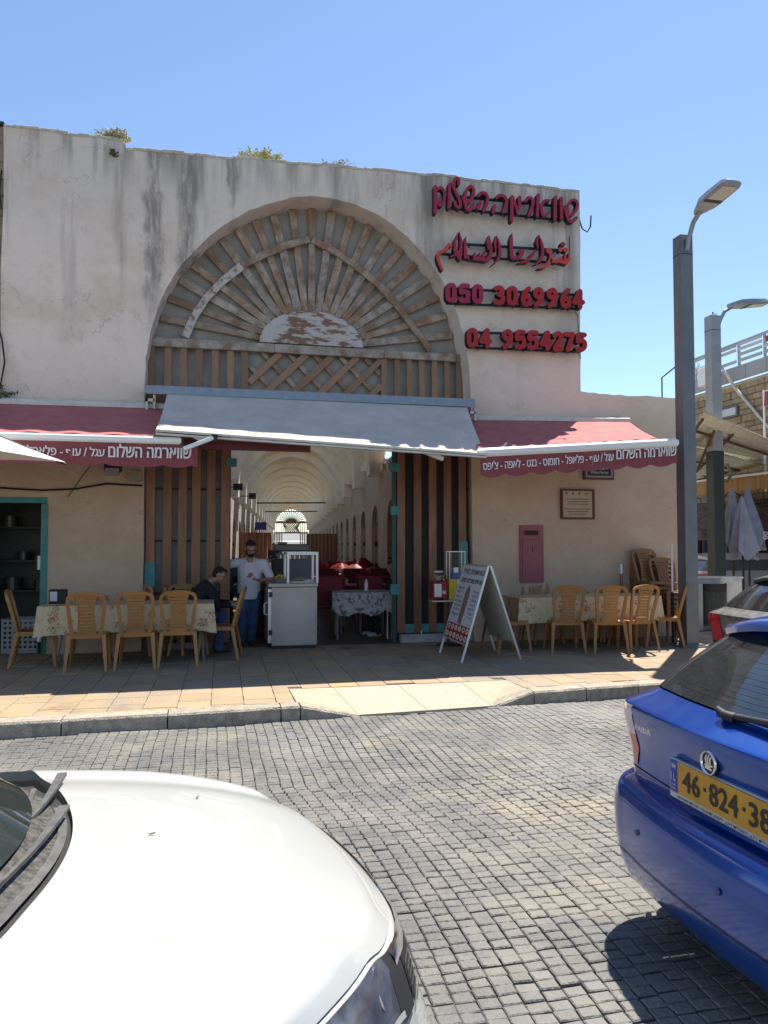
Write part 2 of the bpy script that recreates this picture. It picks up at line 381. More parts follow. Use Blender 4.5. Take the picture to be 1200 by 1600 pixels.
# ================= MARKET HALL =================
def plaster(name, cols, top=7.3, streak=True, pink=True):
    m = bpy.data.materials.new(name); m.use_nodes = True; N, L = m.node_tree.nodes, m.node_tree.links; b = N['Principled BSDF']
    b.inputs['Roughness'].default_value = .95; b.inputs['Specular IOR Level'].default_value = .2
    g = N.new('ShaderNodeNewGeometry'); sx = N.new('ShaderNodeSeparateXYZ'); L.new(g.outputs[0], sx.inputs[0])
    def noise(sc, det=6, st=None, rough=.6):
        n = N.new('ShaderNodeTexNoise'); n.inputs['Scale'].default_value = sc; n.inputs['Detail'].default_value = det; n.inputs['Roughness'].default_value = rough
        if st:
            v = N.new('ShaderNodeVectorMath'); v.operation = 'MULTIPLY'; v.inputs[1].default_value = st; L.new(g.outputs[0], v.inputs[0]); L.new(v.outputs[0], n.inputs[0])
        else: L.new(g.outputs[0], n.inputs[0])
        return n.outputs[0]
    def rng_(s, a, c, o0=0., o1=1.):
        r = N.new('ShaderNodeMapRange'); r.interpolation_type = 'SMOOTHSTEP'; r.inputs[1].default_value = a; r.inputs[2].default_value = c; r.inputs[3].default_value = o0; r.inputs[4].default_value = o1
        L.new(s, r.inputs[0]); return r.outputs[0]
    def mul(a, c):
        r = N.new('ShaderNodeMath'); r.operation = 'MULTIPLY'
        for i, q in enumerate((a, c)):
            if isinstance(q, (int, float)): r.inputs[i].default_value = q
            else: L.new(q, r.inputs[i])
        return r.outputs[0]
    def mix(f, a, c):
        x = N.new('ShaderNodeMix'); x.data_type = 'RGBA'
        if isinstance(f, float): x.inputs[0].default_value = f
        else: L.new(f, x.inputs[0])
        for i, q in ((6, a), (7, c)):
            if isinstance(q, tuple): x.inputs[i].default_value = (*q, 1)
            else: L.new(q, x.inputs[i])
        return x.outputs[2]
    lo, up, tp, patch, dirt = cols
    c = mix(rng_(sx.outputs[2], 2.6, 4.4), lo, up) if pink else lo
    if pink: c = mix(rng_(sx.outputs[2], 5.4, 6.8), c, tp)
    c = mix(mul(rng_(noise(1.3, 8, None, .68), .45, .66), .6), c, patch)
    c = mix(mul(rng_(noise(5, 8, None, .7), .52, .75), .5), c, tuple(k*.78 for k in patch))
    c = mix(mul(rng_(noise(1.7, 9, None, .7), .5, .75), .3), c, tuple(min(.8, k*.92) for k in up))
    if streak:
        s = mul(rng_(noise(1.0, 5, (2.6, 1, .22)), .5, .68), rng_(sx.outputs[2], top-3.6, top-.2))
        c = mix(mul(s, .75), c, dirt)
        t = mul(rng_(noise(1.0, 4, (5, 1, .5)), .4, .7), rng_(sx.outputs[2], top-.75, top-.02)); c = mix(mul(t, .8), c, dirt)
        for x0, wd, zb in ((-.86, .16, 4.4), (-.38, .17, 4.6), (.25, .1, 5.9)):     # the broad rain streaks
            d = N.new('ShaderNodeMath'); d.operation = 'SUBTRACT'; L.new(sx.outputs[0], d.inputs[0]); d.inputs[1].default_value = x0
            a = N.new('ShaderNodeMath'); a.operation = 'ABSOLUTE'; L.new(d.outputs[0], a.inputs[0])
            wv = N.new('ShaderNodeMath'); wv.operation = 'MULTIPLY_ADD'; L.new(noise(2.2, 6), wv.inputs[0]); wv.inputs[1].default_value = .35; L.new(a.outputs[0], wv.inputs[2])
            s = mul(rng_(wv.outputs[0], .17+wd, .17+wd*.35), rng_(sx.outputs[2], zb, zb+1.2)); c = mix(mul(mul(s, rng_(noise(4, 8, (3, 1, .6), .7), .3, .6)), .85), c, dirt)
    if streak:   # hairline cracks
        dn = N.new('ShaderNodeTexNoise'); dn.inputs['Scale'].default_value = 2.5; dn.inputs['Detail'].default_value = 5; L.new(g.outputs[0], dn.inputs[0])
        av = N.new('ShaderNodeVectorMath'); av.operation = 'MULTIPLY_ADD'; L.new(dn.outputs[1], av.inputs[0]); av.inputs[1].default_value = (.9, .9, .9); L.new(g.outputs[0], av.inputs[2])
        vo = N.new('ShaderNodeTexVoronoi'); vo.feature = 'DISTANCE_TO_EDGE'; vo.inputs['Scale'].default_value = .75; L.new(av.outputs[0], vo.inputs[0])
        c = mix(mul(mul(rng_(vo.outputs[0], .008, .002), rng_(noise(1.1, 3), .52, .6)), .35), c, dirt)
        c = mix(mul(rng_(noise(14, 4, None, .8), .66, .74), .35), c, dirt)
    L.new(c, b.inputs['Base Color'])
    bp = N.new('ShaderNodeBump'); bp.inputs['Strength'].default_value = .8; bp.inputs['Distance'].default_value = .035
    x = N.new('ShaderNodeMath'); x.operation = 'MULTIPLY_ADD'; L.new(noise(38, 6), x.inputs[0]); x.inputs[1].default_value = .25; L.new(noise(3.2, 8), x.inputs[2])
    L.new(x.outputs[0], bp.inputs['Height']); L.new(bp.outputs[0], b.inputs['Normal']); MATS[name] = m
    return m
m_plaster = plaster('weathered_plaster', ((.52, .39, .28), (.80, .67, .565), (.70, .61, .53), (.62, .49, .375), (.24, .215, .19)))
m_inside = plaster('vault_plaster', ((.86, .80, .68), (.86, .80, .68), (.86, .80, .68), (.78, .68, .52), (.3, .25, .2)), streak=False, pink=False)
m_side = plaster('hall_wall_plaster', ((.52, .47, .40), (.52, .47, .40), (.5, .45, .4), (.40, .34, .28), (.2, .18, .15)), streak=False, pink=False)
m_wood = mat('weathered_timber', (.25, .145, .08), .75, c2=(.46, .38, .31), sc=5, f=.5, stretch=(1, 1, 1), rnd=.18, bump=.5, bs=50, lo=.42, hi=.75)
m_woodpale = mat('peeling_timber', (.58, .53, .48), .85, c2=(.3, .19, .12), sc=14, f=.5, rnd=.1, bump=.7, bs=60, lo=.48, hi=.62)
m_slat = mat('varnished_timber', (.28, .12, .045), .45, c2=(.2, .085, .035), sc=3, stretch=(6, 6, .7), f=.5, rnd=.16, bump=.15, bs=30)
m_slatr = mat('dark_varnished_timber', (.24, .105, .045), .45, c2=(.15, .065, .03), sc=3, stretch=(6, 6, .7), f=.5, rnd=.16, bump=.15, bs=30)
m_teal = mat('teal_paint', (.03, .19, .185), .5, c2=(.06, .25, .23), sc=12)
m_film = mat('grey_plastic_film', (.25, .225, .195), .5, c2=(.34, .31, .275), sc=2.5, f=.5, bump=.5, bs=5)
m_dark = mat('dark_metal', (.02, .02, .022), .5)
m_black = mat('matt_black', (.012, .012, .013), .6)

hall = thing('market_hall', 'tall plastered market hall with a pointed arch, timber fanlight and long vaulted passage', 'market building', (1.5, 11.3, .12))
FY = 11.3
arch = [(-.95, 3.2), (-.955, 3.8), (-.945, 4.26), (-.887, 4.629), (-.8, 4.97), (-.675, 5.292), (-.52, 5.58), (-.324, 5.834), (-.08, 6.1), (.218, 6.356), (.5, 6.54), (.774, 6.668), (1.1, 6.79),
        (1.393, 6.85), (1.7, 6.84), (2.027, 6.792), (2.35, 6.69), (2.627, 6.55), (2.9, 6.35), (3.135, 6.124), (3.36, 5.86), (3.547, 5.552), (3.7, 5.2), (3.836, 4.713), (3.89, 4.4), (3.906, 4.11), (3.915, 3.2)]
def jit(pts, a, sub=4):
    out = []
    for p, q in zip(pts[:-1], pts[1:]):
        for k in range(sub):
            t = k/sub; out.append((p[0]+(q[0]-p[0])*t+random.uniform(-a, a), p[1]+(q[1]-p[1])*t+random.uniform(-a, a)))
    return out+[pts[-1]]
top = [(-2.86, 7.42), (-2.4, 7.43), (-1.9, 7.39), (-1.6, 7.41), (-1.29, 7.385), (-1.24, 7.27), (-.9, 7.29), (-.3, 7.30), (.15, 7.29), (.5, 7.34), (1.2, 7.33), (1.7, 7.36), (2.1, 7.35), (2.6, 7.38), (3.1, 7.36), (3.5, 7.40), (3.9, 7.36), (4.3, 7.385), (4.8, 7.38), (5.3, 7.37), (5.79, 7.37)]
right = [(5.8, 7.3), (5.785, 5.6), (5.775, 4.08), (6.1, 4.06), (6.6, 4.04), (7.1, 4.06), (7.52, 4.04), (7.53, 2), (7.52, 0)]
out = jit(top, .013, 5)+jit(right[:3], .008, 8)+jit(right[2:7], .012, 4)+right[7:]+[(3.95, 0), (3.93, 1.6), (3.915, 3.2)]+jit(arch, .006, 3)[::-1][1:]+[(-.94, 1.5), (-.96, 0), (-2.2, 0), (-2.21, 1.2), (-2.22, 2.24), (-3.25, 2.25), (-3.25, 0), (-3.9, 0), (-3.9, 3.3), (-2.86, 3.3), (-2.85, 4.2), (-2.87, 5.4), (-2.85, 6.4)]
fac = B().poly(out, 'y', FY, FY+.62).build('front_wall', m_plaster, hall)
# arch reveal band is the wall's own soffit; coping crumbs of pale lime along the top
m_lime = mat('pale_lime_coping', (.6, .56, .48), .9, c2=(.4, .36, .3), sc=12, bump=.8, bs=40)
b = B()
for (x0, z0), (x1, z1) in zip(top[:-1], top[1:]):
    if abs(z1-z0) > .08: continue
    n = 4
    for k in range(n):
        xa = x0+(x1-x0)*k/n; xb = x0+(x1-x0)*(k+1)/n; za = z0+(z1-z0)*(k+.5)/n
        b.box(xa+.002, xb-.002, FY-.006-random.random()*.012, FY+.5, za-.03, za+random.uniform(.004, .026), ch=.006)
kind(b.build('coping', m_lime, hall), 'stuff')
# body of the hall behind the front
m_roofm = mat('flat_roof_lime', (.5, .46, .4), .9, c2=(.38, .34, .3), sc=2)
AX = R(5.71)
def A(l, s, z=0.): return Vector((s*math.sin(AX)+l*math.cos(AX), s*math.cos(AX)-l*math.sin(AX), z))
b = B(); b.box(-2.84, -2.4, 11.93, 20, 3.2, 7.1); b.build('side_wall', m_side, hall)
b = B(); b.box(5.2, 5.78, 11.93, 20, 0, 3.9); b.box(5.2, 5.78, 11.93, 20, 5.6, 7.1); b.box(5.2, 5.78, 11.93, 13, 3.9, 5.6); b.box(5.2, 5.78, 15, 17, 3.9, 5.6); b.box(5.2, 5.78, 19, 20, 3.9, 5.6)
b.build('side_wall', m_side, hall)
b = B(); b.box(-2.84, 5.78, 11.93, 13.4, 6.95, 7.15); b.box(-2.84, 5.78, 17.5, 19, 6.95, 7.15)
b.box(-2.84, 5.78, 13.4, 17.5, 6.95, 7.15); b.box(-2.84, 5.78, 19, 20, 6.95, 7.15); b.build('roof', m_roofm, hall)
# passage: floor, side walls, vault with ribs
HW, ZS, S0, S1 = 2.45, 4.14, 20.5, 108.
m_floor = mat('passage_floor', (.14, .09, .055), .5, c2=(.09, .06, .04), sc=2.2, bump=.2, bs=20)
fl = [(-.95, 11.32), (3.95, 11.32)]+[(A(HW+.2, 12).x, 12), tuple(A(HW+.2, 110).xy), tuple(A(-HW-.2, 110).xy), (A(-HW-.2, 12).x, 12)]
B().poly(fl, 'z', .0, .128).build('passage_floor', m_floor, hall)
def lbox(b, l0, l1, s0, s1, z0, z1):
    ps = [A(l0, s0), A(l1, s0), A(l1, s1), A(l0, s1)]
    b.add([(p.x, p.y, z0) for p in ps]+[(p.x, p.y, z1) for p in ps], [(3, 2, 1, 0), (4, 5, 6, 7), (0, 1, 5, 4), (1, 2, 6, 5), (2, 3, 7, 6), (3, 0, 4, 7)])
DOORS = [15.0+3.75*k for k in range(25)]
for sd in (-1, 1):
    b = B(); s = 12.0; l0, l1 = sorted((sd*HW, sd*(HW+.5)))
    for d in DOORS:
        lbox(b, l0, l1, s, d-.85, .1, 3.4); s = d+.85
        # arched head of the niche
        P = []
        for k in range(9):
            t = math.pi*k/8; P.append((d+.85*math.cos(t), 2.2+.55*math.sin(t)))
        vs = []
        for q in P: vs += [A(l0 if sd > 0 else l1, q[0], q[1]), A(l0 if sd > 0 else l1, q[0], 3.4), A(l1 if sd > 0 else l0, q[0], q[1])]
        b.add(vs, [(3*k, 3*k+1, 3*k+4, 3*k+3) for k in range(8)]+[(3*k, 3*k+3, 3*k+5, 3*k+2) for k in range(8)])
    lbox(b, l0, l1, s, 109, .1, 3.4)
    # rough ledge band up to the vault; crumbled height nearer the door on the east side
    seg_ = [(12, 3.55), (14, 3.2), (16, 3.7), (19, 3.75), (22, 3.9), (25, 4.1), (27, 4.3), (109, 4.3)] if sd > 0 else [(12, 4.3), (109, 4.3)]
    for (sa, za), (sb, zb) in zip(seg_[:-1], seg_[1:]):
        n = max(1, int((sb-sa)/1.2)) if sb < 40 else 20
        for k in range(n):
            z = za+(zb-za)*(k+.5)/n + (random.uniform(-.12, .12) if sb < 40 else 0)
            lbox(b, l0, l1, sa+(sb-sa)*k/n, sa+(sb-sa)*(k+1)/n, 3.4, z)
    lbox(b, *(sorted((sd*(HW+.5), sd*(HW+.56)))), 12, 109, .1, 3.4)
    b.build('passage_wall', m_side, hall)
    # ledge stones / corbels jutting
    b = B()
    for k in range(60):
        s_ = 17+k*1.45+random.uniform(-.4, .4); z = min(4.1, 3.4+(s_-14)*.06)+random.uniform(-.25, .05)
        a_, c_ = sorted((sd*HW, sd*(HW-random.uniform(.08, .3)))); lbox(b, a_, c_, s_, s_+random.uniform(.15, .4), z, z+random.uniform(.08, .2))
    kind(b.build('ledge_stone', m_inside, hall), 'stuff')
def vault_arc(s, r, n=28, z=ZS, a0=0., a1=math.pi):
    return [A(-r*math.cos(a0+(a1-a0)*k/n), s, z+r*math.sin(a0+(a1-a0)*k/n)) for k in range(n+1)]
RIBS = [S0+5.1*k for k in range(17)]
b = B()
for i, s in enumerate(RIBS):
    s2 = (RIBS[i+1] if i < 16 else S1)
    g0 = s+.9                                   # web between the ribs; unseen gap added behind each rib to let daylight in
    hole = min(2.9, .05*s) if s > 38 else 3.0; lo_a = R(15) if s > 38 else R(42)
    b.grid([vault_arc(g0, HW, 8, a1=lo_a), vault_arc(g0+hole, HW, 8, a1=lo_a)])
    b.grid([vault_arc(g0, HW, 8, a0=math.pi-lo_a), vault_arc(g0+hole, HW, 8, a0=math.pi-lo_a)])
    b.grid([vault_arc(g0+hole, HW), vault_arc(s2+.02, HW)])
b.build('vault', m_inside, hall, smooth=True)
for s in RIBS:
    b = B(); r = HW-.36
    b.grid([vault_arc(s, HW+.2), vault_arc(s, r), vault_arc(s+.9, r), vault_arc(s+.9, HW+.2)])
    for sd in (-1, 1): a_, c_ = sorted((sd*(HW-.36), sd*(HW+.05))); lbox(b, a_, c_, s, s+.9, 3.5, ZS+.01)
    b.build('vault_rib', m_inside, hall, smooth=35)
# shop doors in the niches
m_leaf = mat('brown_shop_door', (.17, .085, .04), .6, c2=(.12, .06, .03), sc=5)
m_leafp = mat('pale_shop_door', (.3, .17, .1), .6)
m_lun = mat('dark_lunette', (.012, .02, .035), .4)
def shop_door(d, sd):
    b = B(); l0, l1 = sorted((sd*(HW+.14), sd*(HW+.22)))
    lbox(b, l0, l1, d-.85, d+.85, .13, 2.2)
    f = b.build('shop_door', random.choice((m_leaf, m_leaf, m_leafp)), hall)
    b = B(); l0, l1 = sorted((sd*(HW+.09), sd*(HW+.17)))
    P = [(d+.85*math.cos(math.pi*k/8), 2.22+.53*math.sin(math.pi*k/8)) for k in range(9)]
    vs = [A(l0, q[0], q[1]) for q in P]+[A(l1, q[0], q[1]) for q in P]
    b.add(vs, [tuple(range(9)), tuple(range(17, 8, -1))]+[(k, (k+1) % 9, (k+1) % 9+9, k+9) for k in range(9)])
    b.build('lunette', m_lun, f)
    if d < 60:
        l0, l1 = sorted((sd*(HW+.05), sd*(HW+.13)))
        for z in (.9, 1.55): 
            for q in (-.55, .45): b = B(); lbox(b, l0, l1, d+q, d+q+.16, z, z+.14); b.build('hinge', m_black, f)
for d in DOORS:
    for sd in (-1, 1): shop_door(d, sd)
# tie rods across the vault
for s in (49, 62): B().tube([A(-HW, s, 4.2), A(HW, s, 4.25)], .05, 6).build('tie_rod', m_black, hall)

# ---- fanlight (front) : film behind timber rays, half-round boss, curved rail, transom, lattice band
m_woodgrey = mat('grey_timber', (.42, .375, .32), .85, c2=(.24, .15, .09), sc=7, f=.5, bump=.6, bs=50, rnd=.1)
C0 = (1.47, 4.66); YF = FY+.38
def inner(t):   # radius of the opening along angle t from C0
    d = (math.cos(t), math.sin(t)); best = 9
    for (x0, z0), (x1, z1) in zip(arch[:-1], arch[1:]):
        ex, ez = x1-x0, z1-z0; den = d[0]*ez-d[1]*ex
        if abs(den) < 1e-9: continue
        u = ((x0-C0[0])*ez-(z0-C0[1])*ex)/den; v = ((x0-C0[0])*d[1]-(z0-C0[1])*d[0])/den
        if u > 0 and -.001 <= v <= 1.001: best = min(best, u)
    return best if best < 8 else 2.4
fan = B().poly([(-.945, 3.84), (3.9, 3.84)]+[(p[0]*.998, p[1]) for p in arch[::-1] if p[1] > 3.9], 'y', YF+.1, YF+.13).build('fanlight', m_film, hall)
def plank(a, b_, wd, th, y, m, name, par=fan, wob=.006):
    bb = B(); A_, B_ = Vector((a[0], y, a[1])), Vector((b_[0], y, b_[1])); n = 4; d = (B_-A_); L_ = d.length; d.normalize(); sd = d.cross(Vector((0, 1, 0)))
    P = []
    for k in range(n+1):
        p = A_+d*L_*k/n; w0 = wd/2+random.uniform(-wob, wob); w1 = wd/2+random.uniform(-wob, wob)
        P.append([p+sd*w0+Vector((0, -th/2, 0)), p-sd*w1+Vector((0, -th/2, 0)), p-sd*w1+Vector((0, th/2, 0)), p+sd*w0+Vector((0, th/2, 0)), p+sd*w0+Vector((0, -th/2, 0))])
    bb.grid(P); bb.add([q for q in P[0][:4]]+[q for q in P[-1][:4]], [(0, 1, 2, 3), (7, 6, 5, 4)])
    return bb.build(name, m, par)
NR = 21
for k in range(NR):
    t = math.pi*(.045+.91*k/(NR-1)); rr = inner(t)-.02
    plank((C0[0]+.62*math.cos(t), C0[1]+.42*math.sin(t)+.02), (C0[0]+rr*math.cos(t), C0[1]+rr*math.sin(t)), .105 if k % 3 else .115, .04, YF+.045, m_wood if k % 3 else m_woodgrey, 'ray_batten')
B().box(-.95, 3.92, YF-.1, YF+.12, 3.58, 3.84).build('lintel_beam', m_slat, hall)
# boss
bt = [(C0[0]+.80*math.cos(math.pi*k/18), C0[1]+.02+.53*math.sin(math.pi*k/18)) for k in range(19)]
B().poly(bt, 'y', YF-.03, YF+.02).build('half_round_boss', mat('peeling_white_boss', (.55, .5, .46), .85, c2=(.24, .13, .08), sc=4, stretch=(1, 1, 3.5), f=.5, bump=.6, bs=50, lo=.48, hi=.56), fan)
def arc_plank(pts, wd, y, m, name):
    P = []
    for i, p in enumerate(pts):
        a = Vector(pts[max(i-1, 0)]); c = Vector(pts[min(i+1, len(pts)-1)]); d = (c-a).normalized(); n = Vector((-d.y, d.x)); w0 = wd/2+random.uniform(-.006, .006)
        o = Vector(p)+n*w0; q = Vector(p)-n*w0
        P.append([(o.x, y, o.y), (q.x, y, q.y), (q.x, y+.045, q.y), (o.x, y+.045, o.y), (o.x, y, o.y)])
    b = B(); b.grid(P); b.add(P[0][:4]+P[-1][:4], [(0, 1, 2, 3), (7, 6, 5, 4)]); return b.build(name, m, fan)
# pointed rail in two halves, the lower west length with peeling white paint
Rr = lambda t: 1.95-.22*abs(math.sin(2*t))
lft = [(-.42, 4.69), (-.3, 5.0), (-.12, 5.3), (.12, 5.58), (.4, 5.83), (.72, 6.03), (1.06, 6.2), (1.42, 6.33)]
rgt_ = [(1.47, 6.33), (1.85, 6.16), (2.2, 5.95), (2.5, 5.72), (2.8, 5.42), (3.05, 5.1), (3.25, 4.85), (3.36, 4.70)]
lft = [tuple(p) for p in lft]
arc_plank(lft[:5], .11, YF-.02, m_woodpale, 'arched_rail'); arc_plank(lft[4:], .1, YF-.025, m_wood, 'arched_rail')
arc_plank(rgt_[:4], .1, YF-.02, m_wood, 'arched_rail'); arc_plank(rgt_[3:], .1, YF-.026, m_wood, 'arched_rail')
b = B()
for x0, x1 in ((-.93, .9), (.9, 2.6), (2.6, 3.88)):
    b = B().box(x0+.003, x1-.003, YF-.07, YF+.03, 4.53+random.uniform(-.01, .01), 4.655, ch=.008); b.build('transom', m_woodgrey, fan)
for x in (-.9, -.66, -.44, -.215, 0.02, .245, .455): plank((x, 3.86), (x, 4.53), .1, .04, YF, m_slat2 if 'm_slat2' in globals() else mat('brown_baluster', (.3, .17, .09), .65, c2=(.24, .14, .08), sc=6, stretch=(4, 4, .8), rnd=.2), 'baluster')
for x in (2.61, 2.82, 3.02, 3.22, 3.43, 3.64, 3.84): plank((x, 3.86), (x, 4.53), .09, .04, YF, MATS['brown_baluster'], 'baluster')
lx0, lx1, lz0, lz1 = .52, 2.56, 3.86, 4.53
for k in range(-2, 6):
    for s_, y in ((1, YF), (-1, YF+.045)):
        # 45 degree strips clipped to the panel
        c0 = lx0+.40*k+.2; a = (c0, lz0); e = (c0+(lz1-lz0), lz1)
        if s_ < 0: a = (c0+(lz1-lz0), lz0); e = (c0, lz1)
        t0, t1 = 0., 1.
        for lim in (lx0, lx1):
            if (a[0]-lim)*(e[0]-lim) < 0:
                t = (lim-a[0])/(e[0]-a[0])
                if (a[0] < lx0) or (a[0] > lx1): t0 = max(t0, t)
                else: t1 = min(t1, t)
        mx = (a[0]+e[0])/2
        if (max(a[0], e[0]) < lx0+.05) or (min(a[0], e[0]) > lx1-.05) or t1-t0 < .15: continue
        wd_ = .095 if s_ > 0 else .065
        plank((a[0]+(e[0]-a[0])*t0, a[1]+(e[1]-a[1])*t0), (a[0]+(e[0]-a[0])*t1, a[1]+(e[1]-a[1])*t1), wd_, .035, y, MATS['brown_baluster'] if s_ > 0 else m_wood, 'lattice_strip')
# ---- slatted doors
def slat_door(x0, x1, z0, z1, xs, y, m, wall_x, teal):
    d = B().box(x0, x1, y+.06, y+.075, z0, z1).build('slatted_door', mat('dark_door_film', (.09, .088, .08), .45, c2=(.15, .148, .14), sc=3, bump=.5, bs=5) if m is m_slat else mat('dark_door_lining', (.035, .024, .026), .8), hall)
    for x in xs:
        B().box(x-.06, x+.06, y-.03, y+.03, z0, z1, ch=.006).build('slat', m, d)
    for z in (z0+.02, z0+.7, z0+1.45, z0+2.2):
        B().box(x0, x1, y+.032, y+.055, z, z+.03).build('cross_rail', m_black, d)
    for (tx, tz, h) in teal:
        B().box(tx-.07, tx+.07, y-.04, y-.031 if h > .3 else y+.03, tz, tz+h, ch=.003).build('teal_plate', m_teal, d)
slat_door(-.93, .26, .2, 3.6, (-.86, -.628, -.42, -.23, -.02, .18), FY+.1, m_slat, -.93, ((-.86, 1.0, .36), (.27, 2.75, .12)))
slat_door(2.74, 3.9, .27, 3.6, (2.81, 3.07, 3.31, 3.55, 3.79), FY+.1, m_slatr, 3.9, ((3.80, 1.32, .34), (2.72, 2.72, .14), (2.72, 2.06, .14), (2.72, .85, .16)))
for x in (2.94, 3.2, 3.44): B().box(x-.07, x+.07, FY+.08, FY+.12, .27, .4).build('kick_plate', m_teal, hall)
B().box(2.68, 2.74, FY+.1, FY+.16, .13, 3.6).build('door_post', mat('dark_teal_post', (.012, .07, .075), .5), hall)
B().box(2.8, 3.93, FY+.02, FY+.16, .11, .25, ch=.01).build('threshold_stone', mat('threshold', (.42, .4, .37), .85, c2=(.3, .28, .25), sc=8), hall)
B().tube([(3.12, FY+.05, .12), (3.12, FY+.05, .3)], .012, 6).build('bolt', mat('steel', (.55, .55, .56), .3, 1.), hall)
m_steel = MATS['steel']
# kitchen doorway
kd = B().box(-3.25, -2.22, FY-.012, FY+.12, 2.18, 2.26, ch=.006).box(-2.29, -2.205, FY-.012, FY+.12, .12, 2.178, ch=.006).build('door_frame', m_teal, hall)
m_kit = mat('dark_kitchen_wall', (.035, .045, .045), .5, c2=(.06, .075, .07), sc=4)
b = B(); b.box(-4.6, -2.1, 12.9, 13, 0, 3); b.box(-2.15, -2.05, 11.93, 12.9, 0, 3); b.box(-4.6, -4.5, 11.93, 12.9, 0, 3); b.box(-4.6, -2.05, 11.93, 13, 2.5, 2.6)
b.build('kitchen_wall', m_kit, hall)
# north end gate: the same fan and lattice, open to the light
m_gate = mat('gate_timber', (.2, .1, .05), .7)
eg = B(); sE = 109.
def GB(b, p, q, wd): b.bar(A(p[0], sE, p[1]), A(q[0], sE, q[1]), wd, .1, up=A(0, 1)-A(0, 0))
for k in range(17):
    t = math.pi*(k+.5)/17; GB(eg, (.5*math.cos(t), 4.7+.4*math.sin(t)), (2.3*math.cos(t), 4.7+2.0*math.sin(t)), .11)
GB(eg, (-2.4, 4.65), (2.4, 4.65), .25); GB(eg, (-2.4, 3.2), (2.4, 3.2), .2)
for x in (-2.3, -2, -1.7, -1.4, 1.3, 1.6, 1.9, 2.2): GB(eg, (x, 3.2), (x, 4.6), .1)
for k in range(9):
    x = -1.3+k*.33; GB(eg, (max(-1.2, x-.7), 3.2+max(0, -.5-x)), (min(x+.7, 1.2), 4.6), .11); GB(eg, (min(x+.7, 1.2), 3.2), (max(-1.2, x-.7), 4.6), .11)
for x in (-2.35, -2.1, -1.85, -1.6, -1.3, 1.3, 1.6, 1.9, 2.2): GB(eg, (x, .2), (x, 3.1), .14)
for k in range(20):
    t0, t1 = math.pi*k/20, math.pi*(k+1)/20; GB(eg, (2.33*math.cos(t0), 4.7+2.03*math.sin(t0)), (2.33*math.cos(t1), 4.7+2.03*math.sin(t1)), .14)
GB(eg, (-.55, 4.83), (.55, 4.83), .34); GB(eg, (-.38, 5.06), (.38, 5.06), .18)
eg.build('end_gate', m_gate, hall)
# spandrel wall round the end gate
P = [A(-3, 109.3, .1)]
b = B(); vs = []
for k in range(21):
    t = math.pi*k/20; vs += [A(-2.4*math.cos(t), 109.3, 4.6+2.1*math.sin(t)), A(-3*math.cos(t), 109.3, 4.6+3*math.sin(t))]
b.add(vs, [(2*k, 2*k+1, 2*k+3, 2*k+2) for k in range(20)]); b.build('end_wall', m_inside, hall)

# neighbour stone building (west)
m_rub = mat('rubble_stone', (.32, .25, .17), .9, c2=(.22, .17, .12), sc=7, bump=.9, bs=14, isl=.25)
nb = thing('stone_house', 'rough brown stone house adjoining the plastered hall at its corner', 'building', (-5, 11.5, 0))
wl = B().box(-9, -2.87, FY+.12, FY+.7, 3.0, 7.46).box(-9, -3.9, FY+.02, FY+.7, 0, 3.0).build('wall', mat('stone_mortar', (.3, .25, .19), .95, bump=.8, bs=30), nb)
b = B(); z = 3.02
while z < 7.4:
    h = random.uniform(.14, .3); x = -2.87
    while x > -4.2:
        wd = random.uniform(.18, .4); x1 = x; x -= wd; b.box(x+.012, x1-.006, FY+.085+random.random()*.03, FY+.15, z, min(z+h-.012, 7.46), ch=.012)
    z += h
kind(b.build('wall_stone', m_rub, wl), 'stuff')
B().box(-9, -2.88, FY+.05, FY+.7, 7.45, 7.5, ch=.01).build('roof_edge', m_dark, nb)
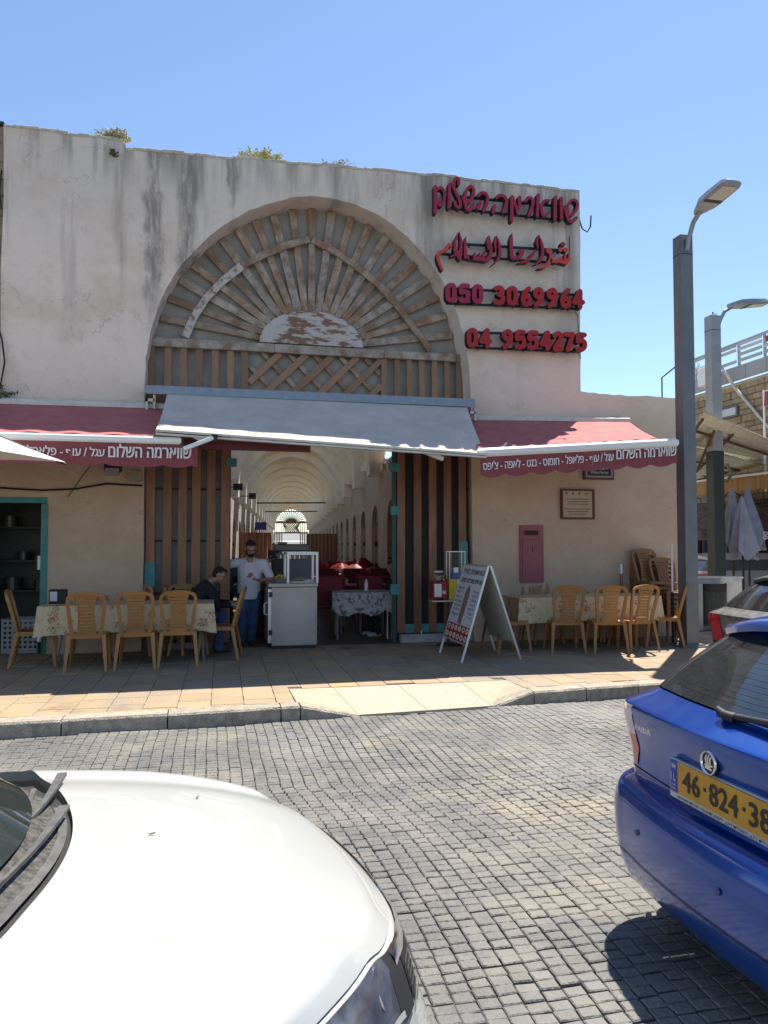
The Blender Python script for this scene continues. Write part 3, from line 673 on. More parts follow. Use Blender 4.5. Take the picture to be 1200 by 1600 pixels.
SIGNS = {"r1":[[[[3.277,7.071,0.026],[3.276,6.676,0.026]],[[3.308,7.037,0.022],[3.363,7.064,0.022],[3.413,7.026,0.022],[3.427,6.951,0.022],[3.413,6.863,0.022],[3.374,6.799,0.022],[3.335,6.801,0.022],[3.313,6.853,0.022]]],[[[3.506,7.133,0.024],[3.49,6.773,0.024]]],[[[3.648,7.153,0.023],[3.652,7.225,0.023],[3.615,7.243,0.023],[3.575,7.184,0.023],[3.566,7.107,0.023],[3.619,6.992,0.023],[3.664,6.899,0.023],[3.68,6.813,0.023],[3.647,6.788,0.023],[3.608,6.806,0.023],[3.588,6.869,0.023]]],[[[3.767,6.92,0.023],[3.76,7.006,0.023],[3.8,7.103,0.023],[3.856,7.137,0.023],[3.892,7.085,0.023],[3.881,6.997,0.023],[3.838,6.921,0.023],[3.787,6.883,0.023]],[[3.726,6.948,0.024],[3.754,6.864,0.024],[3.778,6.784,0.024],[3.823,6.767,0.024],[3.875,6.81,0.024],[3.891,6.85,0.024]]],[[[3.967,7.005,0.024],[4.026,7.053,0.024],[4.089,7.048,0.024],[4.119,6.993,0.024],[4.107,6.898,0.024],[4.056,6.778,0.024]]],[[[4.005,6.91,0.022],[3.968,6.803,0.029]]],[[[4.264,7.005,0.024],[4.326,7.045,0.024],[4.4,7.028,0.024],[4.433,6.975,0.024],[4.42,6.89,0.024],[4.374,6.784,0.024]]],[[[4.238,6.872,0.021],[4.213,6.769,0.028]]],[[[4.525,7.037,0.027],[4.516,6.661,0.027]],[[4.537,7.033,0.02],[4.58,6.917,0.02],[4.607,6.813,0.02]],[[4.607,6.813,0.023],[4.649,6.912,0.023],[4.651,7.05,0.023]]],[[[4.75,6.996,0.023],[4.794,7.052,0.023],[4.847,7.049,0.023],[4.872,6.994,0.023],[4.858,6.909,0.023],[4.804,6.772,0.023]]],[[[4.965,7.111,0.026],[4.943,6.773,0.026]]],[[[5.149,7.045,0.02],[5.072,7.032,0.021],[5.023,6.961,0.021],[5.015,6.876,0.02],[5.045,6.794,0.02],[5.102,6.814,0.02],[5.141,6.854,0.02]]],[[[5.254,7.104,0.025],[5.244,6.753,0.025]]],[[[5.357,7.1,0.025],[5.356,6.775,0.025]]],[[[5.468,6.895,0.023],[5.458,6.979,0.023],[5.521,7.076,0.023],[5.599,7.087,0.023],[5.635,7.026,0.023],[5.604,6.926,0.023],[5.538,6.859,0.023],[5.474,6.835,0.023]],[[5.419,6.939,0.023],[5.457,6.809,0.023],[5.505,6.741,0.023],[5.576,6.766,0.023],[5.612,6.811,0.023]]]],"r2":[[[[3.518,6.186,0.026],[3.476,6.172,0.025],[3.438,6.107,0.025],[3.368,6.071,0.024],[3.321,6.029,0.023],[3.316,5.959,0.023],[3.349,5.865,0.022],[3.382,5.797,0.021]],[[3.496,6.184,0.032]]],[[[3.653,6.41,0.003],[3.591,6.263,0.022],[3.587,6.111,0.026],[3.665,5.988,0.024]],[[3.655,6.41,0.003],[3.688,6.271,0.02],[3.68,6.119,0.024],[3.663,5.987,0.022]],[[3.518,6.013,0.009],[3.607,6.048,0.017]],[[3.657,6.063,0.048]]],[[[3.765,6.338,0.003],[3.751,6.233,0.02],[3.755,6.027,0.026],[3.853,6.014,0.026]]],[[[3.842,6.024,0.027],[3.91,6.013,0.027],[3.989,6.014,0.027],[4.08,6.005,0.027],[4.15,6.049,0.027]],[[3.913,6.111,0.004],[3.904,6.04,0.02]],[[3.987,6.117,0.004],[3.98,6.046,0.02]],[[4.075,6.147,0.004],[4.04,6.051,0.022]],[[4.139,6.398,0.003],[4.121,6.298,0.024],[4.132,6.179,0.015]],[[4.144,6.388,0.004],[4.177,6.183,0.022],[4.15,6.049,0.026]]],[[[4.261,6.404,0.003],[4.238,6.286,0.022],[4.246,6.177,0.013]],[[4.267,6.388,0.004],[4.312,6.26,0.022],[4.314,6.095,0.022],[4.262,6.003,0.015],[4.17,5.92,0.004]]],[[[4.519,6.463,0.004],[4.506,6.365,0.027],[4.508,6.101,0.027]],[[4.522,6.076,0.03],[4.607,6.073,0.029],[4.677,6.135,0.029],[4.719,6.225,0.006]],[[4.656,6.184,0.035]]],[[[4.915,6.237,0.008],[4.844,6.138,0.027],[4.762,6.04,0.027],[4.612,5.997,0.006]]],[[[4.966,6.477,0.003],[4.935,6.361,0.022],[4.953,6.25,0.008]],[[4.971,6.467,0.004],[5.019,6.327,0.022],[5.028,6.164,0.023],[4.967,6.057,0.019],[4.886,5.994,0.005]]],[[[5.13,6.234,0.043]],[[5.159,6.257,0.014],[5.166,6.114,0.027],[5.114,6.027,0.027],[5.021,5.964,0.023],[4.945,5.937,0.005]]],[[[5.185,6.084,0.027],[5.25,6.074,0.027],[5.333,6.127,0.027]],[[5.355,6.16,0.005],[5.34,6.087,0.025]],[[5.416,6.207,0.008],[5.404,6.092,0.027]],[[5.485,6.223,0.01],[5.476,6.129,0.025],[5.426,6.068,0.029],[5.294,6.083,0.021]]],[[[5.374,6.358,0.039]]],[[[5.331,6.272,0.035]]],[[[5.419,6.274,0.039]]]],"r3":[[[[3.521,5.567,0.035],[3.475,5.539,0.035],[3.466,5.448,0.035],[3.474,5.357,0.035],[3.52,5.337,0.035],[3.567,5.364,0.035],[3.576,5.456,0.035],[3.567,5.546,0.035],[3.521,5.567,0.035]]],[[[3.79,5.573,0.035],[3.697,5.566,0.035],[3.685,5.468,0.035],[3.743,5.488,0.035],[3.79,5.454,0.035],[3.789,5.387,0.035],[3.742,5.342,0.035],[3.678,5.349,0.035]]],[[[3.95,5.578,0.035],[3.903,5.55,0.035],[3.894,5.457,0.035],[3.902,5.367,0.035],[3.949,5.345,0.035],[3.996,5.373,0.035],[4.005,5.465,0.035],[3.997,5.557,0.035],[3.95,5.578,0.035]]],[[[4.248,5.57,0.035],[4.313,5.587,0.035],[4.352,5.547,0.035],[4.321,5.489,0.035],[4.292,5.481,0.035]],[[4.298,5.482,0.035],[4.357,5.449,0.035],[4.357,5.387,0.035],[4.306,5.35,0.035],[4.243,5.361,0.035]]],[[[4.516,5.592,0.036],[4.468,5.563,0.035],[4.458,5.47,0.035],[4.466,5.378,0.035],[4.514,5.357,0.035],[4.562,5.385,0.035],[4.572,5.478,0.035],[4.564,5.57,0.035],[4.516,5.592,0.036]]],[[[4.794,5.607,0.036],[4.726,5.54,0.035],[4.692,5.451,0.035],[4.707,5.378,0.036],[4.749,5.359,0.036],[4.798,5.39,0.035],[4.804,5.44,0.035],[4.774,5.475,0.035],[4.732,5.472,0.035],[4.698,5.439,0.035]]],[[[4.91,5.357,0.036],[4.978,5.424,0.036],[5.012,5.513,0.036],[4.997,5.587,0.036],[4.955,5.606,0.036],[4.906,5.574,0.036],[4.899,5.524,0.036],[4.93,5.489,0.036],[4.972,5.492,0.036],[5.006,5.525,0.036]]],[[[5.14,5.362,0.036],[5.208,5.429,0.036],[5.243,5.519,0.036],[5.228,5.593,0.036],[5.186,5.611,0.036],[5.136,5.58,0.036],[5.129,5.529,0.036],[5.16,5.494,0.036],[5.203,5.497,0.036],[5.237,5.531,0.036]]],[[[5.46,5.624,0.036],[5.391,5.556,0.036],[5.356,5.466,0.036],[5.37,5.392,0.036],[5.413,5.373,0.036],[5.463,5.404,0.036],[5.47,5.455,0.036],[5.439,5.491,0.036],[5.396,5.487,0.036],[5.362,5.454,0.036]]],[[[5.66,5.628,0.036],[5.558,5.445,0.036],[5.708,5.455,0.036]],[[5.666,5.622,0.036],[5.663,5.376,0.036]]]],"r4":[[[[3.861,4.893,0.035],[3.814,4.866,0.035],[3.805,4.775,0.035],[3.813,4.684,0.035],[3.86,4.663,0.035],[3.907,4.69,0.035],[3.916,4.781,0.035],[3.908,4.872,0.035],[3.861,4.893,0.035]]],[[[4.101,4.906,0.035],[4.006,4.73,0.035],[4.147,4.738,0.035]],[[4.107,4.9,0.035],[4.106,4.662,0.035]]],[[[4.39,4.664,0.035],[4.456,4.729,0.035],[4.49,4.817,0.035],[4.475,4.89,0.035],[4.434,4.908,0.035],[4.386,4.878,0.035],[4.379,4.829,0.035],[4.409,4.794,0.035],[4.451,4.796,0.035],[4.484,4.829,0.035]]],[[[4.701,4.91,0.035],[4.605,4.905,0.035],[4.592,4.805,0.035],[4.652,4.824,0.035],[4.7,4.79,0.035],[4.699,4.722,0.035],[4.651,4.676,0.035],[4.585,4.685,0.035]]],[[[4.913,4.915,0.036],[4.816,4.909,0.035],[4.803,4.809,0.035],[4.863,4.828,0.035],[4.912,4.794,0.035],[4.911,4.726,0.035],[4.862,4.68,0.035],[4.796,4.689,0.035]]],[[[5.099,4.927,0.036],[5.0,4.748,0.036],[5.146,4.756,0.036]],[[5.105,4.921,0.035],[5.103,4.679,0.036]]],[[[5.221,4.889,0.036],[5.274,4.926,0.036],[5.326,4.901,0.036],[5.322,4.839,0.036],[5.223,4.687,0.036],[5.339,4.693,0.036]]],[[[5.404,4.921,0.036],[5.528,4.928,0.036],[5.444,4.683,0.036]]],[[[5.732,4.932,0.036],[5.632,4.926,0.036],[5.618,4.825,0.036],[5.681,4.845,0.036],[5.731,4.81,0.036],[5.73,4.741,0.036],[5.679,4.694,0.036],[5.611,4.703,0.036]]]]}
# ================= SIGN LETTERS =================
m_pink = mat('crimson_letter_face', (.36, .01, .05), .6, c2=(.30, .01, .045), sc=6)
m_red = mat('red_letter_face', (.42, .008, .01), .6, c2=(.34, .008, .01), sc=6)
m_orange = mat('orange_letter_face', (.56, .045, .02), .45)
def sign_row(key, name, label, facef, rails, group='raised sign letters on the plaster'):
    t = thing(name, label, 'sign lettering', (SIGNS[key][0][0][0][0], 11.2, SIGNS[key][0][0][0][1]), 0, group)
    for i, L in enumerate(SIGNS[key]):
        me = stroke_mesh([[(p[0], p[1], p[2]*1.04) for p in s] for s in L], .008, .11, back=0)
        me.transform(Matrix.Translation((0, 11.17, 0)))
        me.materials.clear(); me.materials.append(facef(i)); me.materials.append(m_black)
        for p in me.polygons: p.material_index = 0 if p.normal.y < -.8 else 1
        link('letter', me, t)
    for (x0, z0, x1, z1) in rails: B().bar((x0, 11.2, z0), (x1, 11.2, z1), .03, .035).build('rail', m_black, t)
    b = B()
    for (x0, z0, x1, z1) in rails:
        for f in (.08, .5, .92): b.tube([(x0+(x1-x0)*f, 11.2, z0+(z1-z0)*f), (x0+(x1-x0)*f, 11.31, z0+(z1-z0)*f)], .012, 5)
    b.build('fixing', m_dark, t)
sign_row('r1', 'hebrew_sign_lettering', 'crimson raised Hebrew brush letters with black edges, topmost row beneath the parapet', lambda i: m_pink, ((3.70, 7.02, 5.45, 7.03), (3.55, 6.825, 5.4, 6.805)))
sign_row('r2', 'arabic_sign_lettering', 'crimson and orange raised Arabic letters with black edges above the phone numbers', lambda i: m_orange if i in (0, 8, 9, 11, 12) else (m_red if i == 6 else m_pink), ((3.75, 6.275, 5.45, 6.315), (3.42, 6.09, 5.2, 6.10)))
sign_row('r3', 'phone_number_lettering', 'raised digits 050 3069964 in red between the Arabic row and the lowest number', lambda i: m_pink if i < 3 else m_red, ((3.5, 5.56, 5.74, 5.615), (3.48, 5.325, 5.74, 5.39)))
sign_row('r4', 'phone_number_lettering', 'raised digits 04 9554275 in red, lowest row beside the arch shoulder', lambda i: m_red, ((3.93, 4.9, 5.71, 4.95), (3.87, 4.66, 5.70, 4.69)))
tag(B().tube([(5.6, 11.28, 6.6), (5.58, 11.27, 6.2), (5.5, 11.27, 6.1)], .006, 5).tube([(5.52, 11.27, 5.75), (5.62, 11.27, 5.45), (5.72, 11.27, 5.3), (5.76, 11.27, 4.6)], .006, 5).build('cable', m_black, None), 'thin black cable hanging down the plaster behind the sign letters', 'cable')
tag(B().tube([(5.79, 11.35, 6.98), (5.83, 11.3, 6.75), (5.92, 11.3, 6.7), (5.98, 11.3, 6.8), (5.99, 11.3, 6.98)], .012, 6).build('iron_hook', m_black), 'black iron hook sticking out of the hall corner below the parapet', 'hook')

# ================= AWNINGS =================
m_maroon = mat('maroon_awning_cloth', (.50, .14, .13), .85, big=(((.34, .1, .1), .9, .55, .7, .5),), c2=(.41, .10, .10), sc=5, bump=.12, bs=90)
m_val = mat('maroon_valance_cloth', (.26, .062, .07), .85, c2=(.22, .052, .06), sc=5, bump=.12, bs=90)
m_grey = mat('grey_awning_cloth', (.66, .565, .465), .8, c2=(.54, .47, .395), big=(((.36, .32, .28), 1.1, .56, .72, .6),), sc=2.2, f=.5, bump=.25, bs=9)
m_white = mat('white_lacquered_metal', (.75, .74, .72), .4)
m_cream = mat('cream_metal', (.62, .6, .54), .5, c2=(.5, .48, .42), sc=8)
m_ink = mat('white_cloth_lettering', (.72, .69, .68), .8)
def fit_text(name, body, p0, p1, h, y, m, parent, off=.02):
    """lettering between the points p0 and p1 (x,z of its base line ends) on the vertical plane y"""
    m0_ = text_mesh(body, 1., 0., .0015); vs = []; fs = []
    for q, dx in enumerate((-off, 0, off)):
        k = len(vs); vs += [(v.co.x+dx, v.co.y, v.co.z+q*.0005) for v in m0_.vertices]; fs += [tuple(i+k for i in p.vertices) for p in m0_.polygons]
    me = bpy.data.meshes.new(name); me.from_pydata(vs, [], fs); xs = [v.co.x for v in me.vertices]; zs = [v.co.y for v in me.vertices]
    a, c = min(xs), max(xs); base = 0.; hh = sorted(zs)[int(len(zs)*.9)]-sorted(zs)[int(len(zs)*.1)]
    zb = sorted(zs)[int(len(zs)*.1)]
    for v in me.vertices:
        t = (v.co.x-a)/(c-a); X_ = p0[0]+(p1[0]-p0[0])*t; Zb = p0[1]+(p1[1]-p0[1])*t
        v.co = (X_, y+v.co.z*1., Zb+(v.co.y-zb)/hh*h)
    me.materials.clear(); me.materials.append(m); me.polygons.foreach_set('material_index', [0]*len(me.polygons))
    return link(name, me, parent)
def cloth(tl, tr, bl, br, nu=40, nv=14, sag=.03, wave=.012, th=.004):
    P = []
    for i in range(nu+1):
        u = i/nu; a = Vector(tl).lerp(Vector(tr), u); c = Vector(bl).lerp(Vector(br), u); r = []
        for j in range(nv+1):
            v = j/nv; p = a.lerp(c, v); p.z -= sag*math.sin(math.pi*v); p.z += wave*math.sin(u*nu*1.1+math.sin(u*9))*v**3; r.append(p)
        P.append(r)
    return P
def valance(b, p0, p1, h, y, n=26, lip=.03, per=.33):
    L = p1[0]-p0[0]; P = []
    N_ = int(L/.022)
    for i in range(N_+1):
        t = i/N_; x = p0[0]+L*t; z = p0[1]+(p1[1]-p0[1])*t; s_ = lip*abs(math.sin(math.pi*(x-p0[0])/per))**.8
        yy = y+.012*math.sin(x*7)+.006*math.sin(x*19)
        P.append([(x, y, z), (x, yy, z-h*.5), (x, yy+.006*math.sin(x*11), z-h+lip-s_)])
    return b.grid(P)
# west maroon awning
aw = thing('folding_awning', 'maroon awning with lettered valance beside the white umbrella, above the kitchen door', 'awning', (-2.5, 11.2, 3.5), 0, 'maroon awnings')
b = B(); b.grid(cloth((-6.5, 11.22, 3.50), (-.63, 11.22, 3.56), (-6.5, 9.46, 2.91), (-.56, 9.46, 2.90), 70)); b.build('canopy', m_maroon, aw, smooth=True)
B().bar((-6.5, 9.42, 2.85), (-.37, 9.42, 2.845), .1, .085, ch=.02).build('front_bar', m_white, aw)
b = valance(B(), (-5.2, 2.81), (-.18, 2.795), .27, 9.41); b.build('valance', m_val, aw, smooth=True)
fit_text('lettering', 'שווארמה השלום'[::-1], (-1.19, 2.63), (-.25, 2.635), .125, 9.385, m_ink, aw, .03)
fit_text('lettering', 'עגל / עוף - פלאפל - חומוס - בגט'[::-1], (-2.72, 2.645), (-1.23, 2.635), .085, 9.385, m_ink, aw, .022)
B().bar((-6.5, 11.2, 3.52), (-.63, 11.2, 3.55), .14, .1, ch=.02).build('cassette', m_cream, aw)
for x in (-1.0, -3.5): B().bar((x, 11.2, 3.3), (x-.5, 10.3, 3.05), .04, .05).bar((x-.5, 10.3, 3.05), (x, 9.45, 2.84), .04, .05).build('folding_arm', m_cream, aw)
# east maroon awning
ae = thing('folding_awning', 'maroon awning with wavy lettered valance above the wall plaque, half in sunlight', 'awning', (5, 11.2, 3.5), 0, 'maroon awnings')
b = B(); b.grid(cloth((3.8, 11.22, 3.55), (6.56, 11.22, 3.62), (3.36, 9.46, 2.86), (6.0, 9.46, 3.07), 60)); b.build('canopy', m_maroon, ae, smooth=True)
B().bar((3.34, 9.42, 2.80), (6.25, 9.42, 3.02), .1, .115, ch=.03).build('front_bar', m_white, ae)
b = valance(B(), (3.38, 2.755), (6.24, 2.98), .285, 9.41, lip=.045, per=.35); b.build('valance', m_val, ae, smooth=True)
fit_text('lettering', 'שווארמה השלום'[::-1], (5.31, 2.76), (6.22, 2.835), .125, 9.385, m_ink, ae, .03)
fit_text('lettering', "עגל / עוף - פלאפל - חומוס - בגט - לאפה - צ'יפס"[::-1], (3.41, 2.575), (5.27, 2.745), .09, 9.385, m_ink, ae, .024)
B().bar((3.8, 11.2, 3.55), (6.56, 11.2, 3.61), .14, .09, ch=.02).build('cassette', m_cream, ae)
for x in (3.8, 5.9): B().bar((x, 11.2, 3.42), (x+.4, 10.3, 3.15), .04, .05).bar((x+.4, 10.3, 3.15), (x-.1, 9.45, 2.86), .04, .05).build('folding_arm', m_white, ae)
# grey awning over the gateway
ag = thing('retractable_awning', 'plain grey cloth awning with a blue-grey hood over the arched entrance', 'awning', (1.5, 11.2, 3.7))
b = B(); b.grid(cloth((-.63, 11.10, 3.75), (3.77, 11.10, 3.74), (-.66, 9.36, 2.965), (3.44, 9.36, 2.79), 50, 18, sag=.05, wave=.003)); b.build('canopy', m_grey, ag, smooth=True)
m_hood = mat('blue_grey_hood', (.2, .25, .31), .45, c2=(.25, .3, .35), sc=9)
m_hoodtop = mat('dusty_zinc', (.45, .47, .48), .7, c2=(.3, .33, .36), sc=30, f=.5)
b = B(); b.grid([[(x, 11.32, 3.865-.012*(x+.9)/4.8), (x, 11.02, 3.815-.012*(x+.9)/4.8)] for x in (-.93, 3.88)]); b.build('hood_top', m_hoodtop, ag)
B().box(-.93, 3.88, 11.0, 11.02, 3.70, 3.818).build('hood', m_hood, ag)
for x in (-.9, 3.8): B().box(x-.02, x+.1, 11.05, 11.3, 3.6, 3.64).box(x+.08, x+.11, 11.05, 11.1, 3.5, 3.7).box(x-.02, x+.01, 11.05, 11.1, 3.45, 3.64).build('bracket', m_cream, ag)
b = B(); b.bar((-.66, 9.34, 2.952), (3.44, 9.34, 2.772), .05, .026); b.bar((-.66, 9.36, 2.915), (3.44, 9.36, 2.74), .07, .022); b.build('front_bar', m_cream, ag)
B().bar((-.34, 9.28, 2.735), (0.0, 9.3, 2.88), .05, .05, ch=.008).build('lever_arm', m_white, ag)
B().box(-.02, .05, 9.28, 9.36, 2.82, 2.93, ch=.01).build('arm_joint', m_black, ag)
B().bar((2.55, 9.38, 2.82), (2.9, 9.5, 2.72), .05, .05).build('folded_arm', m_white, ag)
m_drk = mat('dark_red_beam', (.1, .012, .02), .6)
B().box(-.35, 1.2, 9.62, 9.66, 2.78, 2.9).build('rolled_valance', m_drk, ag)
b = B()
for x, w_ in ((-.3, .25), (.62, .3)): b.add([(x, 9.345, 2.91), (x+w_, 9.345, 2.89), (x+w_*.55, 9.35, 2.845)], [(0, 1, 2)])
b.build('torn_flap', m_cream, ag)
# white parasol corner (west)
pa = thing('market_umbrella', 'white square market umbrella reaching in beside the maroon awning', 'umbrella', (-3.2, 8.2, .12))
apex = Vector((-3.2, 7.6, 3.25)); cr = [Vector((-1.5, 8.3, 2.45)), Vector((-2.1, 9.2, 2.47)), Vector((-4.6, 8.2, 2.45)), Vector((-3.3, 6.1, 2.45))]
cr = [Vector((-1.47, 8.35, 2.455)), Vector((-3.2, 9.35, 2.47)), Vector((-4.7, 7.6, 2.47)), Vector((-3.3, 6.1, 2.46))]
m_par = mat('white_canvas', (.78, .76, .72), .8)
for i in range(4):
    p, q = cr[i], cr[(i+1) % 4]; b = B(); P = []
    for k in range(7):
        t = k/6; e = p.lerp(q, t); e.z += .05*math.sin(math.pi*t); P.append([apex.lerp(e, j/5)-Vector((0, 0, .05*math.sin(math.pi*j/5))) for j in range(6)])
    b.grid(P); b.build('canopy_panel', m_par, pa)
    B().tube([apex-Vector((0, 0, .1)), p+Vector((0, 0, -.02))], .014, 6).build('rib', m_dark, pa)
B().tube([(-3.2, 7.6, .12), (-3.2, 7.6, 3.25)], .025, 8).build('pole', m_white, pa)
B().lathe([(.3, 0), (.3, .08), (.06, .12)], (-3.2, 7.6, .12)).build('base', m_dark, pa)

# ================= ON THE FACADE =================
m_brass = mat('plaque_sheet', (.46, .36, .22), .45, c2=(.42, .33, .2), sc=4)
m_frame = mat('plaque_frame_wood', (.1, .035, .02), .6)
m_print = mat('dark_print', (.06, .03, .02), .7)
pl = thing('wall_plaque', 'beige printed plaque in a dark brown frame on the plaster above the small pink cupboard', 'plaque', (5.68, 11.28, 2.25))
B().box(5.41, 5.955, 11.262, 11.285, 2.03, 2.475).build('plate', m_brass, pl)
for q in ((5.395, 5.97, 2.015, 2.045), (5.395, 5.97, 2.465, 2.495), (5.395, 5.425, 2.045, 2.465), (5.94, 5.97, 2.045, 2.465)): B().box(q[0], q[1], 11.245, 11.29, q[2], q[3]).build('frame_side', m_frame, pl)
def pseudo_lines(zs, x0, x1, y, h, m, parent, name='print_line', lab=None):
    for z, f in zs:
        b = B(); c = (x0+x1)/2; w_ = (x1-x0)/2*f; x = c-w_
        while x < c+w_:
            l = random.uniform(.5, 2.4)*h; b.box(x, min(x+l, c+w_), y-.0015, y, z, z+h*random.uniform(.75, 1)); x += l+h*.35
        b.build(name, m, parent)
pseudo_lines([(2.33, .8), (2.29, .72), (2.25, .75), (2.17, .85), (2.13, .75), (2.09, .6)], 5.43, 5.93, 11.26, .013, m_print, pl)
b = B()
for x in (5.49, 5.6, 5.71): 
    b.box(x-.02, x+.02, 11.2575, 11.26, 2.405, 2.413); b.box(x-.012, x+.016, 11.2575, 11.26, 2.42, 2.44)
b.box(5.8, 5.88, 11.2575, 11.26, 2.415, 2.428); b.build('emblem', m_print, pl)
wm = thing('street_name_sign', 'dark framed White Market street sign half hidden behind the awning valance', 'sign', (6.05, 11.28, 2.85))
B().box(5.79, 6.32, 11.25, 11.285, 2.655, 3.05).build('frame', m_frame, wm)
B().box(5.82, 6.29, 11.243, 11.2497, 2.685, 3.02).build('border', mat('grey_border', (.35, .31, .27), .6), wm)
B().box(5.85, 6.26, 11.237, 11.2427, 2.715, 2.99).build('panel', mat('navy_panel', (.02, .017, .03), .5), wm)
m_wtext = mat('sign_white', (.5, .48, .46), .6)
fit_text('lettering', 'White Market', (5.9, 2.745), (6.21, 2.745), .038, 11.235, m_wtext, wm, .02)
fit_text('lettering', 'ﺳﻮﻕ'[::-1]+' ', (6.05, 2.815), (6.2, 2.815), .05, 11.235, m_wtext, wm, .02)
fit_text('lettering', 'השוק הלבן'[::-1], (5.93, 2.9), (6.2, 2.9), .05, 11.235, m_wtext, wm, .02)
m_pinkp = mat('pink_painted_metal', (.34, .10, .115), .6, c2=(.28, .08, .095), sc=14, bump=.2, bs=30)
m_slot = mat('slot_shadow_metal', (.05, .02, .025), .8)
mc = thing('meter_cupboard', 'narrow faded pink metal cupboard with a slot set into the plaster wall', 'cupboard', (4.9, 11.28, 1.4))
b = B(); b.box(4.70, 5.09, 11.262, 11.31, 1.02, 1.915, ch=.004); b.build('frame', m_pinkp, mc)
dr = B().box(4.735, 5.055, 11.25, 11.2615, 1.06, 1.69, ch=.003).build('door', m_pinkp, mc)
B().box(4.82, 4.975, 11.243, 11.2497, 1.42, 1.64, ch=.002).build('inset_panel', m_pinkp, dr)
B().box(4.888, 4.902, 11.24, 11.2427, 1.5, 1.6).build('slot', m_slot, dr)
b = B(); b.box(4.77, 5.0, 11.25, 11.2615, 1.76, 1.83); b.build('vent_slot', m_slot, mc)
bx = B().box(4.84, 5.0, 11.24, 11.2995, 2.77, 2.9).build('junction_box', mat('old_plastic', (.3, .25, .18), .6)); tag(bx, 'small beige junction box on the plaster just under the east valance', 'junction box')
bx = B().box(-1.13, -.98, 11.2, 11.2995, 2.5, 2.64).build('junction_box', MATS['old_plastic']); tag(bx, 'square beige junction box between the kitchen door and the slatted door', 'junction box')
fl_ = thing('floodlight', 'small glass floodlight fixed under the west maroon awning', 'lamp', (-1.35, 11.2, 2.7))
B().box(-1.46, -1.24, 11.1, 11.28, 2.62, 2.76, ch=.02).build('housing', m_dark, fl_); B().box(-1.44, -1.26, 11.06, 11.099, 2.56, 2.66).build('glass', mat('dull_glass', (.3, .3, .3), .2), fl_)
tag(B().tube([(-3.0, 11.27, 2.39), (-2.3, 11.27, 2.355), (-1.85, 11.27, 2.38), (-1.45, 11.27, 2.46), (-.97, 11.27, 2.44)], .014, 6).build('cable', m_black), 'thick black cable running along the wall above the kitchen door frame', 'cable')
tag(B().tube([(-1.62, 11.2, 2.75), (-1.8, 11.25, 2.5), (-1.95, 11.28, 2.27)], .007, 5).build('cord', mat('green_cord', (.05, .09, .06), .7)), 'thin green cord slanting from the awning to the door frame', 'cord')
tag(B().tube([(-2.87, 11.24, 6.75), (-2.89, 11.24, 6.45), (-2.86, 11.24, 6.2)], .012, 6).tube([(-2.87, 11.24, 5.35), (-2.95, 11.24, 4.9), (-2.82, 11.24, 4.4), (-2.78, 11.24, 4.1), (-2.83, 11.24, 3.75)], .012, 6).build('cable', m_black), 'black cable dangling at the joint with the rubble stone house', 'cable')

# plants on the parapet
m_weed = mat('parapet_weed', (.34, .31, .12), .8, c2=(.42, .34, .12), sc=20, isl=.3)
m_weedg = mat('green_weed', (.06, .1, .03), .8, c2=(.1, .12, .04), sc=20, isl=.3)
def weed(name, lab, x, z, r, h, n, m, y=11.45, fallen=False):
    t = thing(name, lab, 'plant', (x, y, z))
    st = B(); lf = B()
    for k in range(n):
        a = random.uniform(0, 2*math.pi); rr = random.uniform(.15, 1)*r; hh = h*random.uniform(.5, 1)*(1-.4*rr/r)
        p0 = Vector((x+rr*.25*math.cos(a), y+rr*.25*math.sin(a), z)); p2 = Vector((x+rr*math.cos(a), y+rr*.6*math.sin(a), z+hh)); p1 = p0.lerp(p2, .5)+Vector((0, 0, hh*.15))
        st.tube([p0, p1, p2], .004, 3, False)
        for q in range(7):
            c = p1.lerp(p2, random.random()*1.1)+Vector((random.uniform(-.03, .03), random.uniform(-.03, .03), random.uniform(-.03, .03))); s_ = random.uniform(.012, .03)
            d1 = Vector((random.uniform(-1, 1), random.uniform(-1, 1), random.uniform(-1, 1))).normalized()*s_; d2 = Vector((random.uniform(-1, 1), random.uniform(-1, 1), random.uniform(-1, 1))).normalized()*s_*.6
            lf.add([c-d1, c+d2, c+d1, c-d2], [(0, 1, 2, 3)])
    kind(st.build('stem', m, t), 'stuff'); kind(lf.build('foliage', m, t), 'stuff')
weed('weed_tuft', 'bushy yellow-green weed growing on the highest step of the parapet', -1.45, 7.37, .32, .26, 80, m_weed)
weed('weed_tuft', 'yellow-flowered weed tuft on the parapet above the arch haunch', .68, 7.32, .4, .22, 110, mat('yellow_weed', (.55, .46, .09), .8, c2=(.38, .37, .10), sc=20, isl=.3))
weed('weed_tuft', 'sparse dry grass wisps on the parapet above the arch crown', 1.75, 7.33, .45, .14, 30, mat('dry_grass', (.35, .27, .13), .9))
weed('weed_tuft', 'tiny dry reddish weed on the parapet just before the signs', 2.25, 7.36, .06, .09, 14, mat('rusty_weed', (.3, .17, .08), .9))
weed('weed_tuft', 'small green sprig rooted in the plaster below the parapet step', -1.42, 7.12, .04, .12, 14, m_weedg, y=11.27)
weed('weed_tuft', 'dark straggly weed sprouting where the west awning meets the wall', -2.8, 3.55, .3, .25, 26, m_weedg, y=11.15)

